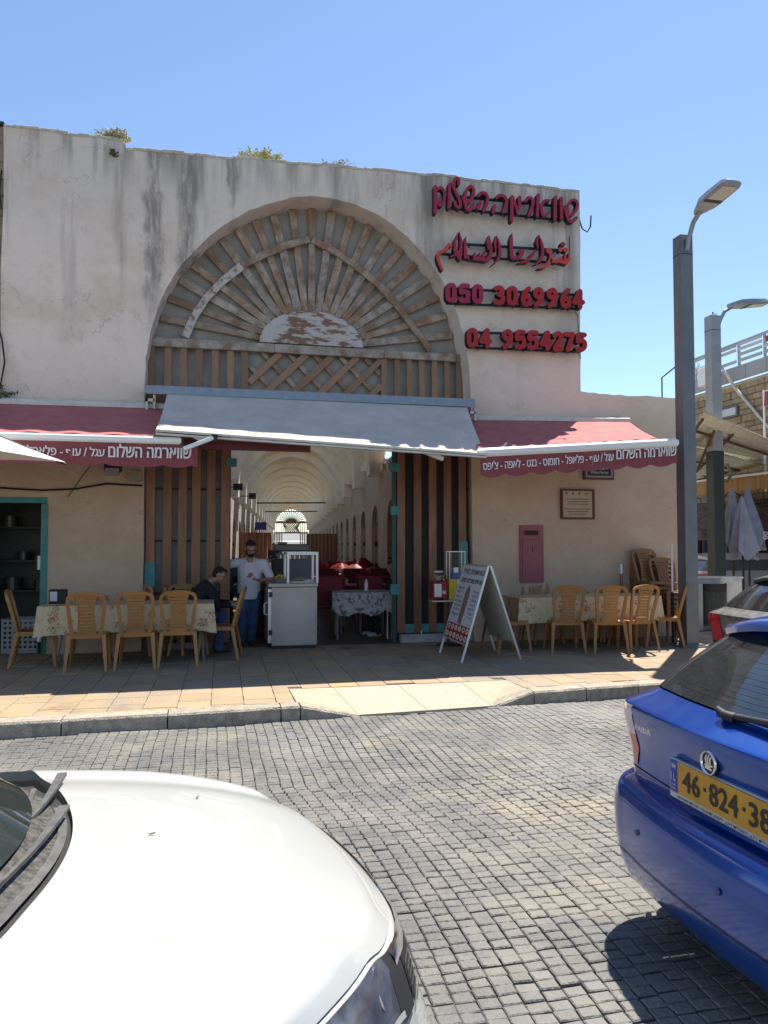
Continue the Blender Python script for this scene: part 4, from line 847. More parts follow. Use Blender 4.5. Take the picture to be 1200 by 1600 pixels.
# ================= CHAIRS AND TABLES =================
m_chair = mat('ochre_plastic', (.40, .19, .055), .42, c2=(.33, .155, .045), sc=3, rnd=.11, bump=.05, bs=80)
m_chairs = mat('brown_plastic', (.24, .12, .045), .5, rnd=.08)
def make_chair(m, W_=.47, H_=.93):
    """faces +Y; origin on the floor at its centre"""
    t = thing('plastic_chair', '', 'chair')
    b = B()   # seat shell
    P = []
    for i in range(9):
        u = -1+2*i/8; r = []
        for j in range(9):
            v = j/8; wd = .21+.025*v; y = -.2+.42*v; z = .425+.02*v-.018*(1-u*u)*math.sin(math.pi*v)
            if j == 8: z -= .03; y += .01
            if i in (0, 8): z -= .012
            r.append((u*wd, y, z))
        P.append(r)
    b.grid(P); Q = [[(p[0], p[1], p[2]-.022) for p in r] for r in P]; b.grid([r[::-1] for r in Q])
    for e in ([P[0], Q[0]], [P[8], Q[8]], [[r[8] for r in P], [r[8] for r in Q]], [[r[0] for r in P], [r[0] for r in Q]]): b.grid(e)
    b.build('seat', m, t, smooth=45, W=False)
    b = B()   # apron
    b.bar((-.2, -.19, .405), (.2, -.19, .405), .015, .05); b.bar((-.22, .2, .41), (.22, .2, .41), .015, .05)
    for s in (-1, 1): b.bar((s*.2, -.19, .405), (s*.225, .2, .41), .015, .05)
    b.build('apron', m, t, W=False)
    def back(z): return -.2-.13*((z-.42)/.5)**1.15
    b = B(); P = []
    hoop = []
    for k in range(25):
        a = math.pi*k/24; cx = .222*math.cos(a); 
        hoop.append((cx*(1.0), .66+.27*math.sin(a)))
    hh = [(.178, .42), (.19, .5), (.203, .6), (.214, .7), (.221, .78), (.222, .84), (.212, .88), (.19, .905), (.155, .92), (.11, .93), (.06, .937), (0, .94)]; hoop = hh+[(-x, z) for x, z in hh[::-1][1:]]
    for (x, z) in hoop:
        z2 = z
        y = back(z2); o = Vector((x, y, z2)); d = (o-Vector((0, y, .74 if z2 > .74 else z2))).normalized()
        P.append([o+Vector((0, .017, 0)), o-d*.042+Vector((0, .012, 0)), o-d*.042-Vector((0, .006, 0)), o-Vector((0, .018, 0)), o+Vector((0, .017, 0))])
    b.grid(P); b.build('backrest', m, t, smooth=50, W=False)
    # centre splat : slats between two flared stiles
    b = B()
    def half(z): return .078+(.05*max(0, (z-.66)/.27)**1.8 if z > .66 else .022*((.66-z)/.24)**1.3)
    for s in (-1, 1):
        P = []
        for k in range(10):
            z = .42+.5*k/9; x = s*half(z); y = back(z)
            P.append([(x-.011, y-.008, z), (x+.011, y-.008, z), (x+.011, y+.008, z), (x-.011, y+.008, z), (x-.011, y-.008, z)])
        b.grid(P)
    n = 10
    for k in range(n):
        z0 = .49+.41*k/n; z1 = z0+.033; 
        b.add([(-half(z0), back(z0)-.006, z0), (half(z0), back(z0)-.006, z0), (half(z1), back(z1)-.006, z1), (-half(z1), back(z1)-.006, z1), (-half(z0), back(z0)+.006, z0), (half(z0), back(z0)+.006, z0), (half(z1), back(z1)+.006, z1), (-half(z1), back(z1)+.006, z1)],
              [(0, 1, 2, 3), (7, 6, 5, 4), (0, 4, 5, 1), (3, 2, 6, 7)])
    b.bar((0, back(.42), .42), (0, back(.47), .478), .19, .014, up=(0, 1, 0)); b.bar((0, back(.87), .86), (0, back(.925), .915), .2, .014, up=(0, 1, 0))
    b.build('splat', m, t, W=False)
    for sx in (-1, 1):
        for sy in (-1, 1):
            b = B(); x0, y0 = sx*.2, (-.2 if sy < 0 else .2); x1, y1 = sx*.235, (-.28 if sy < 0 else .25)
            P = []
            for k in range(5):
                f = k/4; x = x0+(x1-x0)*f; y = y0+(y1-y0)*f; z = .425*(1-f); w_ = .034-.012*f
                P.append([(x+w_*sx*.5, y-w_*sy*-.5, z), (x+w_*sx*.5, y-w_*sy*.9, z), (x+w_*sx*.3, y-w_*sy*.9, z), (x-w_*sx*.9, y+w_*sy*.3, z), (x-w_*sx*.9, y+w_*sy*.5, z), (x+w_*sx*.5, y+w_*sy*.5, z)])
            b.grid(P); b.add(P[-1][:5]+[], [(0, 1, 2, 3, 4)]); b.build('leg', m, t, smooth=50, W=False)
    return t
ch0 = make_chair(m_chair); used = [False]
def chair(x, y, deg, label, group, z=.12):
    if not used[0]: o = ch0; used[0] = True; o.location = (x, y, z); o.rotation_euler = (0, 0, R(deg)); o['label'] = label
    else: o = dup(ch0, None, (x, y, z), R(deg), label)
    o['group'] = group; return o
g1 = 'ochre chairs round the long table by the kitchen door'; g2 = 'ochre chairs round the table under the plaque'
chair(-1.45, 9.9, 2, 'ochre plastic chair on the street side, directly below the napkin box', g1)
chair(-.885, 9.95, -1, 'middle ochre plastic chair on the street side of the long west table', g1)
chair(-.40, 10.0, 1, 'ochre plastic chair on the street side, just in front of the seated man in black', g1)
chair(-2.13, 10.33, -84, 'ochre plastic chair in front of the dark kitchen doorway at the end of the table', g1)
chair(.10, 10.42, 82, 'ochre plastic chair facing sideways beside the seated man in black', g1)
chair(-1.62, 11.02, 181, 'ochre chair on the wall side behind the napkin box, only its hoop showing', g1)
chair(-1.03, 11.02, 180, 'ochre chair on the wall side nearest the slatted door edge', g1)
chair(-.5, 11.0, 160, 'ochre chair turned askew behind the table before the slatted door', g1)
chair(4.02, 10.15, -80, 'ochre plastic chair half hidden behind the folding menu board', g2)
chair(4.83, 10.03, -12, 'ochre plastic chair with its back to the street, nearest the menu board', g2)
chair(5.42, 9.92, -14, 'second ochre chair along the street side from the menu board', g2)
chair(5.85, 9.95, 5, 'third ochre chair along the street side, its splat lit by the sun', g2)
chair(6.52, 10.25, 62, 'ochre chair at the sunny end of the table next to the lamp post', g2)
chair(4.95, 11.0, 178, 'wall-side ochre chair underneath the pink cupboard', g2)
chair(5.62, 11.02, 182, 'wall-side ochre chair in the middle, underneath the wall plaque', g2)
chair(6.05, 11.02, 176, 'wall-side ochre chair closest to the stacked chairs', g2)
# stacks
m0 = make_chair(m_chairs)
def schair(x, y, deg, z, label):
    if m0['label']: o = dup(m0, None, (x, y, z), R(deg), label)
    else: o = m0; o.location = (x, y, z); o.rotation_euler = (0, 0, R(deg)); o['label'] = label
    o['group'] = 'brown chairs stacked against the wall'
names = ['lowest', 'second', 'third', 'fourth', 'fifth', 'sixth', 'topmost']
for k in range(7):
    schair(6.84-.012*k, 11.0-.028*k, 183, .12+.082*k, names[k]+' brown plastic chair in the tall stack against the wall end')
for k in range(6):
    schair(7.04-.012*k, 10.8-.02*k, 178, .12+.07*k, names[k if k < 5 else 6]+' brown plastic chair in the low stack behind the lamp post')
# tables
def floral(name):
    m = mat(name, (.64, .52, .31), .55, c2=(.58, .46, .27), sc=3, bump=.1, bs=12); N, L = m.node_tree.nodes, m.node_tree.links; b = N['Principled BSDF']
    cur = b.inputs['Base Color'].links[0].from_socket; tc = N.new('ShaderNodeNewGeometry')
    for sc, th, colr, seed in ((4.6, .33, (.36, .05, .045), 0), (5.6, .3, (.16, .17, .06), 3.3), (8, .28, (.42, .2, .06), 7.7), (11, .25, (.35, .12, .1), 5.1)):
        v = N.new('ShaderNodeTexVoronoi'); v.inputs['Scale'].default_value = sc
        d = N.new('ShaderNodeVectorMath'); d.operation = 'ADD'; d.inputs[1].default_value = (seed, seed, seed); L.new(tc.outputs[0], d.inputs[0])
        nn = N.new('ShaderNodeTexNoise'); nn.inputs['Scale'].default_value = 28; L.new(tc.outputs[0], nn.inputs[0])
        d2 = N.new('ShaderNodeVectorMath'); d2.operation = 'MULTIPLY_ADD'; L.new(nn.outputs[1], d2.inputs[0]); d2.inputs[1].default_value = (.09, .09, .09); L.new(d.outputs[0], d2.inputs[2]); L.new(d2.outputs[0], v.inputs[0])
        r = N.new('ShaderNodeMapRange'); r.inputs[1].default_value = th; r.inputs[2].default_value = th*.75; L.new(v.outputs[0], r.inputs[0])
        n2 = N.new('ShaderNodeTexNoise'); n2.inputs['Scale'].default_value = 55; L.new(tc.outputs[0], n2.inputs[0])
        r2 = N.new('ShaderNodeMapRange'); r2.inputs[1].default_value = .42; r2.inputs[2].default_value = .6; L.new(n2.outputs[0], r2.inputs[0])
        mm = N.new('ShaderNodeMath'); mm.operation = 'MULTIPLY'; L.new(r.outputs[0], mm.inputs[0]); L.new(r2.outputs[0], mm.inputs[1])
        x = N.new('ShaderNodeMix'); x.data_type = 'RGBA'; x.inputs[7].default_value = (*colr, 1); L.new(mm.outputs[0], x.inputs[0]); L.new(cur, x.inputs[6]); cur = x.outputs[2]
    L.new(cur, b.inputs['Base Color']); return m
m_cloth = floral('floral_oilcloth')
m_leg = mat('grey_tube', (.16, .17, .18), .4, .6)
def table(name, lab, x0, x1, y0, y1, z, clab, drop, sh=0.):
    t = thing(name, lab, 'table', ((x0+x1)/2, (y0+y1)/2, .12))
    B().box(x0+.02, x1-.02, y0+.02, y1-.02, z-.03, z).build('tabletop', mat('table_board', (.4, .35, .28), .5), t)
    for x in (x0+.2, x1-.12):
        for y in (y0+.12, y1-.12): B().tube([(x+(.12 if x < (x0+x1)/2 else -.05), y, z-.03), (x, y, .121)], .016, 6).build('leg', m_leg, t)
    # cloth: top sheet and hanging skirt with folds
    per = []
    n = 26
    def edge(a, b_, k): return [(a[0]+(b_[0]-a[0])*i/k, a[1]+(b_[1]-a[1])*i/k) for i in range(k)]
    c = [(x0, y0), (x1, y0), (x1, y1), (x0, y1)]
    per = edge(c[0], c[1], 60)+edge(c[1], c[2], 20)+edge(c[2], c[3], 60)+edge(c[3], c[0], 20); N_ = len(per)
    b = B(); P = []
    cx, cy = (x0+x1)/2, (y0+y1)/2
    for i, (x, y) in enumerate(per+[per[0]]):
        i %= N_
        cor = min(min(abs(i-q), N_-abs(i-q)) for q in (0, 60, 80, 140)); pull = math.exp(-cor/2.5)
        nx_, ny_ = (0, -1) if i < 60 else (1, 0) if i < 80 else (0, 1) if i < 140 else (-1, 0)
        if cor == 0: nx_, ny_ = (1 if x > cx else -1)*.7, (1 if y > cy else -1)*.7
        r = [(cx+(x-cx)*.97, cy+(y-cy)*.97, z+.006), (x, y, z+.004)]
        for k in range(1, 7):
            f = k/6; w_ = f*(.012*math.sin(i*.55)+.008*math.sin(i*1.3+2)+.006+.04*pull)
            r.append((x+nx_*w_, y+ny_*w_, z-drop*f*(1+.10*pull+.03*math.sin(i*.21))))
        P.append(r)
    b.grid(P); b.add([r[0] for r in P[:-1]], [tuple(range(N_))])
    o = b.build('tablecloth', m_cloth, None, smooth=60); o.location = (0, 0, 0)
    tag(o, clab, 'tablecloth'); return t
table('long_table', 'long table with thin grey legs between the kitchen door and the slatted door', -2.06, .03, 10.02, 10.78, .86, 'cream floral oilcloth draped over the long table by the kitchen door', .335)
table('long_table', 'long table with grey tube legs standing under the wall plaque', 4.20, 6.42, 10.12, 10.8, .86, 'cream floral oilcloth on the table under the plaque, one end in sun', .34)
# napkin box
nb_ = thing('napkin_dispenser', 'black napkin box with a white label standing on the west tablecloth', 'napkin holder', (-1.93, 10.45, .87))
B().box(-2.0, -1.8, 10.38, 10.52, .868, 1.045, ch=.01).build('case', m_black, nb_); B().box(-1.985, -1.9, 10.373, 10.3797, .9, 1.02, ch=.003).build('label', mat('label_paper', (.62, .55, .6), .6), nb_)
# ================= EAST SIDE: LAMP POSTS, PLAZA =================
m_post = mat('grey_painted_steel', (.13, .145, .165), .45, .3, c2=(.17, .18, .19), sc=3)
m_postl = mat('light_grey_steel', (.34, .36, .37), .45, .3, c2=(.28, .3, .31), sc=3)
m_lens = mat('lamp_lens', (.6, .6, .55), .15)
def lamp_post(lab, x, y, h, m, d, wd=.2, lower=None):
    t = thing('street_lamp', lab, 'street lamp', (x, y, .12), 0, 'square steel street lamps')
    z0 = .12
    if lower:
        B().box(x-wd/2-.01, x+wd/2+.01, y-wd/2-.01, y+wd/2+.01, .12, lower, ch=.008).build('post_sleeve', mat('dark_green_paint', (.025, .035, .035), .5), t); z0 = lower+.001
    p = B().box(x-wd/2, x+wd/2, y-wd/2, y+wd/2, z0, h, ch=.008).build('post', m, t)
    b = B(); b.box(x-wd/2-.004, x+wd/2+.004, y-wd/2-.004, y+wd/2+.004, h-.3, h-.29); b.build('seam', m_dark, p)
    if not lower: B().box(x-.2, x+.2, y-.2, y+.2, .12, .145, ch=.005).box(x-.16, x+.16, y-.16, y+.16, .1455, .165, ch=.005).build('base_plate', m, t)
    d = Vector(d).normalized(); s = Vector((-d.y, d.x, 0)); a = Vector((x, y, h-.25))+d*wd*.5
    pts = [a+Vector((0, 0, .0)), a+d*.06+Vector((0, 0, .18)), a+d*.16+Vector((0, 0, .36)), a+d*.34+Vector((0, 0, .47))]
    B().tube(pts, .035, 8).build('arm', m_postl, t)
    e = pts[-1]; up = Vector((0, 0, 1)); dd = (d*.97+up*.12).normalized(); n = s.cross(dd)*-1
    if n.z < 0: n = -n
    prof = [(-.1, .05, .05), (0, .09, .07), (.12, .15, .09), (.3, .16, .09), (.62, .16, .07), (.7, .13, .045), (.72, .05, .02)]
    P = []
    for (q, w_, th) in prof:
        c = e+dd*q; P.append([c-s*w_, c-s*w_*.8+n*th, c+s*w_*.8+n*th, c+s*w_, c+s*w_*.92-n*.025, c-s*w_*.92-n*.025, c-s*w_])
    b = B(); b.grid(P); b.add(P[0][:6]+P[-1][:6], [(0, 1, 2, 3, 4, 5), (11, 10, 9, 8, 7, 6)]); hd = b.build('lamp_head', m_postl, t, smooth=40)
    c = e+dd*.46-n*.03
    b = B(); b.add([c-s*.12-dd*.14, c+s*.12-dd*.14, c+s*.12+dd*.18, c-s*.12+dd*.18], [(0, 1, 2, 3)]); b.build('lens', m_lens, hd)
    b = B(); c2 = e+dd*.27-n*.031; b.add([c2-s*.14-dd*.03, c2+s*.14-dd*.03, c2+s*.14+dd*.03, c2-s*.14+dd*.03], [(0, 1, 2, 3)]); b.build('lens_bar', m_dark, hd)
lamp_post('tall grey square lamp post on the pavement at the corner of the hall', 6.85, 10.1, 6.23, m_post, (0.02, -1, 0), .2)
lamp_post('second square lamp post farther off, pale above the corrugated roof and dark beneath it', 9.44, 13.0, 6.04, m_postl, (1, -.05, 0), .21, lower=3.4)
# thin white parasol pole and socket by the stacked chairs
pp = thing('parasol_pole', 'thin white pole in a black socket between the stacked chairs and the lamp post', 'pole', (6.72, 10.3, .12))
B().tube([(6.72, 10.3, .9), (6.72, 10.3, 1.62)], .016, 8).build('pole', m_white, pp); B().tube([(6.72, 10.3, .12), (6.72, 10.3, .9)], .024, 8).build('socket', m_black, pp)
pp = thing('parasol_pole', 'short brown post with a white top standing against the wall before the stacked chairs', 'pole', (6.2, 11.1, .12))
B().tube([(6.35, 11.12, 1.15), (6.35, 11.12, 1.3)], .02, 8).build('cap', m_white, pp); B().tube([(6.35, 11.12, .12), (6.35, 11.12, 1.15)], .025, 8).build('post', m_slatr, pp)
# white block wall and litter bin
m_blockw = mat('white_block_wall', (.62, .6, .57), .85, c2=(.45, .43, .4), sc=6, bump=.3, bs=30)
ww = thing('low_wall', 'low whitewashed block wall behind the litter bin', 'wall', (8.7, 12.1, .12)); B().box(8.2, 9.25, 12.05, 12.3, .1, 1.0, ch=.01).build('wall', m_blockw, ww)
B().box(8.18, 9.27, 12.03, 12.32, 1.001, 1.04, ch=.008).build('coping', m_blockw, ww)
lb = thing('litter_bin', 'dark perforated metal litter bin with a black bag rim by the white wall', 'bin', (8.6, 11.9, .2))
b = B()
def binp(a, z): return Vector((8.60+.25*math.cos(a), 12.0-.2*abs(math.sin(a))**.8, z))
for i in range(31):
    a = math.pi*i/30; b.bar(binp(a, .2), binp(a, .9), .007, .007)
for k in range(36): z = .2+.7*k/35; b.tube([binp(math.pi*i/12, z) for i in range(13)], .0045, 3, False)
b.build('mesh_body', mat('bin_metal', (.09, .1, .095), .5, .5), lb)
P = [[binp(math.pi*i/14, z)+Vector((0, .01, 0)) for i in range(15)] for z in (.22, .85)]; b = B(); b.grid(P); b.build('liner', m_black, lb)
P = [[binp(math.pi*i/14, z)+Vector((0, -.012, 0)) for i in range(15)] for z in (.84-.0, .93)]
for i in range(15): P[0][i].z -= .06*math.sin(math.pi*i/14)*(1+.4*math.sin(i*2))
b = B(); b.grid(P); b.build('bag_rim', m_black, lb, smooth=True)
B().box(8.25, 8.32, 11.85, 12.02, .12, .93).build('stand', m_postl, lb)
# closed umbrellas
m_umb = mat('grey_blue_canvas', (.19, .21, .27), .85, c2=(.26, .28, .35), sc=5, bump=.2, bs=20)
def closed_umbrella(lab, x, y, zt, zb, r, lean=0., logo=False):
    t = thing('folded_umbrella', lab, 'umbrella', (x, y, .12), 0, 'folded grey umbrellas')
    B().tube([(x, y, .12), (x, y, zt)], .022, 8).build('pole', m_black, t); B().lathe([(.2, .0), (.2, .06), (.04, .1)], (x, y, .12)).build('base', m_black, t)
    P = []; n = 32
    for j in range(13):
        f = j/12; z = zt+.04-(zt-zb)*f; rr = .02+r*f**.8
        row = []
        for i in range(n+1):
            a = 2*math.pi*i/n; q = rr*(1+.32*math.sin(a*5+f*1.3)*min(1, f*2)); zz = z-(.16*math.sin(a*3+1)*f**3)
            row.append((x+q*math.cos(a)+lean*f*f, y+q*math.sin(a)*.8, zz))
        P.append(row)
    b = B(); b.grid(P); c = b.build('canvas', m_umb, t, smooth=True)
    if logo:
        b = B()
        for z in (1.72, 1.80): 
            for q in ((0, .1, 0, .012), (0, .1, .05, .062), (0, .014, 0, .06), (.086, .1, 0, .06)): b.box(x+.02+q[0], x+.02+q[1], y-.4, y-.395, z+q[2], z+q[3])
        b.build('emblem', m_white, c)
closed_umbrella('folded grey-blue umbrella next to the dark post, westernmost of three', 10.18, 13.5, 2.72, 1.5, .2)
closed_umbrella('folded grey-blue umbrella with a swirled hem, middle and shortest of three', 9.98, 12.95, 2.5, 1.42, .23, .06)
closed_umbrella('folded grey-blue umbrella with white square logo, easternmost of three', 10.62, 13.6, 2.75, 1.6, .23, .1, True)
# corrugated roof
m_corr = mat('corrugated_sheet', (.8, .78, .68), .6, .0, c2=(.62, .6, .5), sc=4)
m_rust = mat('rusty_steel', (.1, .055, .035), .8)
cr_ = thing('corrugated_canopy', 'pale corrugated metal canopy on rusty rails beyond the lamp post', 'canopy', (10.5, 14, .12))
def sheet(p1, p2, p3, p4, n, name='roof_sheet'):
    P = []
    p1, p2, p3, p4 = map(Vector, (p1, p2, p3, p4))
    for j in range(n*4+1):
        f = j/(n*4); dz = (0, .03, .03, 0)[j % 4]
        P.append([p1.lerp(p4, f)+Vector((0, 0, dz)), p2.lerp(p3, f)+Vector((0, 0, dz))])
    b = B(); b.grid(P); P2 = [[q-Vector((0, 0, .01)) for q in r] for r in P]; b.grid(P2); return b.build(name, m_corr, cr_)
sheet((8.15, 11.45, 3.86), (13.2, 15.4, 3.86), (13.0, 16.6, 3.72), (8.9, 13.5, 3.55), 8)
sheet((8.7, 12.9, 3.50), (13.2, 16.2, 3.55), (12.9, 18.5, 3.33), (9.4, 16.4, 3.15), 12)
for a, c in (((8.3, 12.1, 3.66), (12.9, 15.7, 3.72)), ((8.9, 13.6, 3.36), (12.9, 16.8, 3.45)), ((8.2, 11.6, 3.76), (9.6, 14.9, 3.25)), ((10, 13.2, 3.78), (11.2, 16.3, 3.24)), ((9.0, 12.4, 3.7), (9.9, 14.2, 3.2))):
    B().bar(a, c, .04, .04).build('rail', m_rust, cr_)
for x, y in ((9.6, 16.2), (12.9, 17.9), (12.9, 15.4)): B().box(x-.04, x+.04, y-.04, y+.04, .12, 3.2).build('post', m_rust, cr_)
B().tube([(10.9, 14.6, 3.35), (10.85, 14.4, 3.1), (10.6, 14.2, 2.95), (9.3, 13.2, 2.93)], .035, 8).build('pipe', mat('weathered_pipe', (.25, .22, .17), .7), cr_)
# stone building with roof terrace
sb = thing('stone_building', 'pale brown stone building with a railed roof terrace beyond the corrugated canopy', 'building', (15, 18, 0))
m_st = mat('building_stone', (.36, .27, .17), .9, c2=(.25, .19, .12), sc=5, rnd=.22, bump=.7, bs=22)
m_sts = mat('building_stone_far', (.36, .27, .17), .9, c2=(.25, .19, .12), sc=5, isl=.22, bump=.7, bs=22)
wl = B().box(14.05, 24, 4, 20.98, 0, 6.06).build('wall', mat('lime_mortar', (.34, .29, .22), .95), sb)
far = B(); z = .1; cnt = 0
while z < 6.0:
    h = random.uniform(.13, .21); y = 5
    while y < 20.9:
        L = random.uniform(.18, .4); z1 = min(z+h-.015, 6.0); y1 = min(y+L-.015, 20.96)
        ins = 16.3 < y < 20.9 and z > 4.1 and cnt < 300
        b = B() if ins else far
        b.box(14.0+random.uniform(-.02, .015), 14.06, y, y1, z, z1, ch=.012)
        if ins: cnt += 1; b.build('stone', m_st, wl)
        y += L
    z += h
kind(far.build('stone_course', m_sts, wl), 'stuff')
b = B(); y = 5
while y < 20.8: b.box(13.9, 13.98, y, min(y+.78, 20.9), 6.08, 6.46); y += .8
kind(b.build('parapet_sheet', mat('zinc_sheet', (.33, .34, .35), .6, .2, isl=.08), sb), 'stuff')
tr = B().box(13.85, 13.9, 5, 20.9, 7.04, 7.1).build('terrace_railing', m_postl, sb)
for k in range(16): B().box(13.86, 13.92, 5+k, 5.05+k, 6.46, 7.04).build('railing_post', m_postl, tr)
m_brd = mat('faded_board', (.42, .42, .41), .7, rnd=.2)
for k in range(15):
    for z in (6.52, 6.68, 6.83, 6.96):
        if random.random() < .88: B().box(13.82, 13.84, 5.06+k, 5.97+k, z, z+.085).build('railing_board', m_brd, tr)
b = B(); b.box(13.8, 13.83, 15.9, 16.9, 6.8, 6.95); b.build('banner', m_red, tr)
B().box(13.5, 13.88, 18.95, 19.3, 6.1, 6.62, ch=.02).build('air_conditioner', m_white, sb)
B().tube([(13.7, 18.9, 6.4), (13.7, 18.5, 6.5), (13.75, 18.3, 6.2), (13.9, 18.25, 5.9), (13.95, 17.0, 4.6)], .04, 6).build('duct', m_cream, sb)
fw = B().box(13.93, 13.999, 18.2, 19.05, 5.12, 5.4).build('window', mat('window_frame_dark', (.12, .12, .12), .5), sb); B().box(13.91, 13.929, 18.25, 19.0, 5.16, 5.36).build('pane', mat('pale_pane', (.5, .52, .53), .2), fw)
tag(B().tube([(13.6, 18.7, 6.5), (13.6, 18.7, 8.1)], .02, 5).bar((13.6, 18.55, 8.0), (13.6, 18.95, 8.0), .02, .02).bar((13.4, 18.7, 7.9), (13.8, 18.7, 7.9), .02, .02).build('roof_antenna', m_dark), 'thin aerial standing on the roof terrace of the stone building', 'aerial')
tag(B().tube([(13.9, 20.9, 7.1), (13.9, 21.7, 6.9), (13.9, 21.7, 5.6)], .025, 5).build('clothes_line_frame', m_dark), 'thin dark metal frame at the far end of the roof terrace', 'frame')
for (y, l) in ((21.0, 'small bright bush showing above the terrace boards near the far corner'), (16.0, 'dark green pot plant between the boards of the roof terrace')):
    weed('terrace_bush', l, 14.6, 6.5, .5, .95, 60, m_weedg, y=y)
# ground floor: dark shop band, reed awning, maroon awning, teal door
m_reed = mat('reed_matting', (.33, .2, .09), .9, isl=.3)
B().box(13.7, 14.0-.03, 9, 20.5, .12, 2.75).build('shop_front', mat('dark_shop', (.03, .028, .025), .8, c2=(.08, .07, .055), sc=4), sb)
ra = thing('reed_awning', 'reed matting awning with a white edge over the dark shop front', 'awning', (12.8, 17, 3))
B().bar((12.5, 9.5, 3.22), (12.5, 18.6, 3.28), .04, .05).build('edge_rail', m_white, ra); B().bar((13.9, 9.5, 3.5), (13.9, 18.6, 3.5), .04, .05).build('back_rail', m_rust, ra)
b = B()
for k in range(420):
    y = 9.5+9.1*k/420; b.box(12.47, 12.5, y, y+.018, 2.93-random.random()*.05, 3.2)
kind(b.build('reed_fringe', m_reed, ra), 'stuff')
b = B(); b.add([(12.5, 9.5, 3.24), (12.5, 18.6, 3.24), (13.95, 18.6, 3.52), (13.95, 9.5, 3.52)], [(0, 1, 2, 3)]); b.build('reed_mat', m_reed, ra)
for y in (11, 14.5, 18.4): B().box(12.5, 12.55, y, y+.05, .12, 3.2).build('post', m_rust, ra)
sd = thing('teal_shop_door', 'teal painted door panel under the reed awning', 'door', (13.6, 18, .12)); B().box(13.6, 13.66, 17.4, 18.3, .12, 2.3).build('panel', m_teal, sd); B().box(13.58, 13.599, 17.3, 17.4, .12, 2.35).build('jamb', m_teal, sd)
pn = thing('paper_notice', 'white paper notice with small red print on the shop front', 'notice', (13.5, 17.2, 1.7)); B().box(13.55, 13.56, 16.9, 17.25, 1.45, 2.0).build('sheet', m_white, pn); pseudo = B().box(13.54, 13.549, 16.95, 17.2, 1.85, 1.92).box(13.54, 13.549, 16.95, 17.2, 1.6, 1.64).build('print', m_red, pn)
m_vine = mat('brown_vine', (.06, .045, .03), .9)
vn = thing('climbing_vine', 'bare dark vine tangled along the shop front beneath the reed awning', 'plant', (13.4, 18, .12)); b = B()
for k in range(16):
    y = 17+random.random()*3; z = 2.0+random.random()*.9; b.tube([(13.4, y, z), (13.3, y-.5, z+random.uniform(-.3, .3)), (13.45, y-1.1, z+random.uniform(-.4, .2)), (13.4, y-1.6, z+random.uniform(-.5, .3))], .02, 4)
kind(b.build('branch', m_vine, vn), 'stuff')
ma = thing('small_awning', 'small maroon scalloped awning high on the stone building with a white pole', 'awning', (13.4, 16.8, 5))
P = []
for i in range(20):
    y = 13.4+2.9*i/19; P.append([(13.99, y, 5.75), (13.5, y, 5.55), (13.2, y, 5.35), (13.18, y, 5.05-.06*abs(math.sin(i*1.1)))])
B().grid(P).build('canopy', m_val, ma); B().tube([(13.2, 16.25, 2.9), (13.2, 16.25, 5.4)], .03, 6).build('pole', m_white, ma)
# person-sized dark clothes rack hidden behind cars is left out; a dark denim garment hangs by the post
gm = thing('hanging_clothes', 'dark blue garments hanging on a rail at the shop front', 'clothes', (13.2, 18.6, .12))
B().tube([(13.2, 17.2, 1.75), (13.2, 19.6, 1.75)], .015, 5).build('rail', m_rust, gm)
for k in range(7):
    y = 17.4+k*.3; P = [[(13.2+.05*math.sin(i*2.+k), y-.11+.22*i/6+.02*math.sin(j*2), 1.72-.9*j/4) for i in range(7)] for j in range(5)]; B().grid(P).build('garment', mat('navy_cloth', (.015, .02, .05), .9), gm)
# buildings closing the view farther east
fb = thing('far_house', 'plain pale house closing the plaza behind the parked silver cars', 'house', (24, 26, 0)); B().box(14.5, 34, 24, 32, 0, 5.2).build('wall', m_plaster, fb)
for k in range(6): f_ = B().box(15.6+k*3, 16.6+k*3, 23.93, 23.99, 2.8, 4.2).build('window', m_dark, fb)
# ================= PEOPLE =================
m_skin = mat('skin', (.36, .2, .135), .5, c2=(.32, .165, .11), sc=9, sub=.1)
m_hair = mat('dark_hair', (.02, .014, .01), .7, bump=.8, bs=140)
m_tee = mat('grey_white_tshirt', (.66, .64, .68), .85, c2=(.56, .55, .6), sc=5, bump=.8, bs=11)
m_blk = mat('black_shirt', (.014, .014, .018), .85, bump=.3, bs=9)
m_jean = mat('blue_denim', (.03, .06, .14), .85, c2=(.06, .1, .2), sc=9, f=.5, bump=.3, bs=12)
m_navy = mat('dark_navy_cloth', (.012, .014, .022), .85)
m_shoe = mat('dark_shoe', (.03, .025, .022), .6); m_shoew = mat('pale_shoe', (.4, .38, .36), .6)
def remesh(b, name, m, parent, vox=.011, smooth_it=2):
    me = b.mesh(name, m); o = bpy.data.objects.new(name, me); COL.objects.link(o)
    r = o.modifiers.new('r', 'REMESH'); r.mode = 'VOXEL'; r.voxel_size = vox; r.use_smooth_shade = True
    s = o.modifiers.new('s', 'SMOOTH'); s.factor = .5; s.iterations = smooth_it
    e = bpy.data.meshes.new_from_object(o.evaluated_get(bpy.context.evaluated_depsgraph_get()))
    bpy.data.objects.remove(o); e.materials.clear(); e.materials.append(m); e.polygons.foreach_set('material_index', [0]*len(e.polygons)); e.polygons.foreach_set('use_smooth', [True]*len(e.polygons))
    return link(name, e, parent)
def limb(b, pts, rs):
    b.tube(pts, rs, 12)
    for p, r in zip(pts, rs): b.ball(p, r*.995, 12)
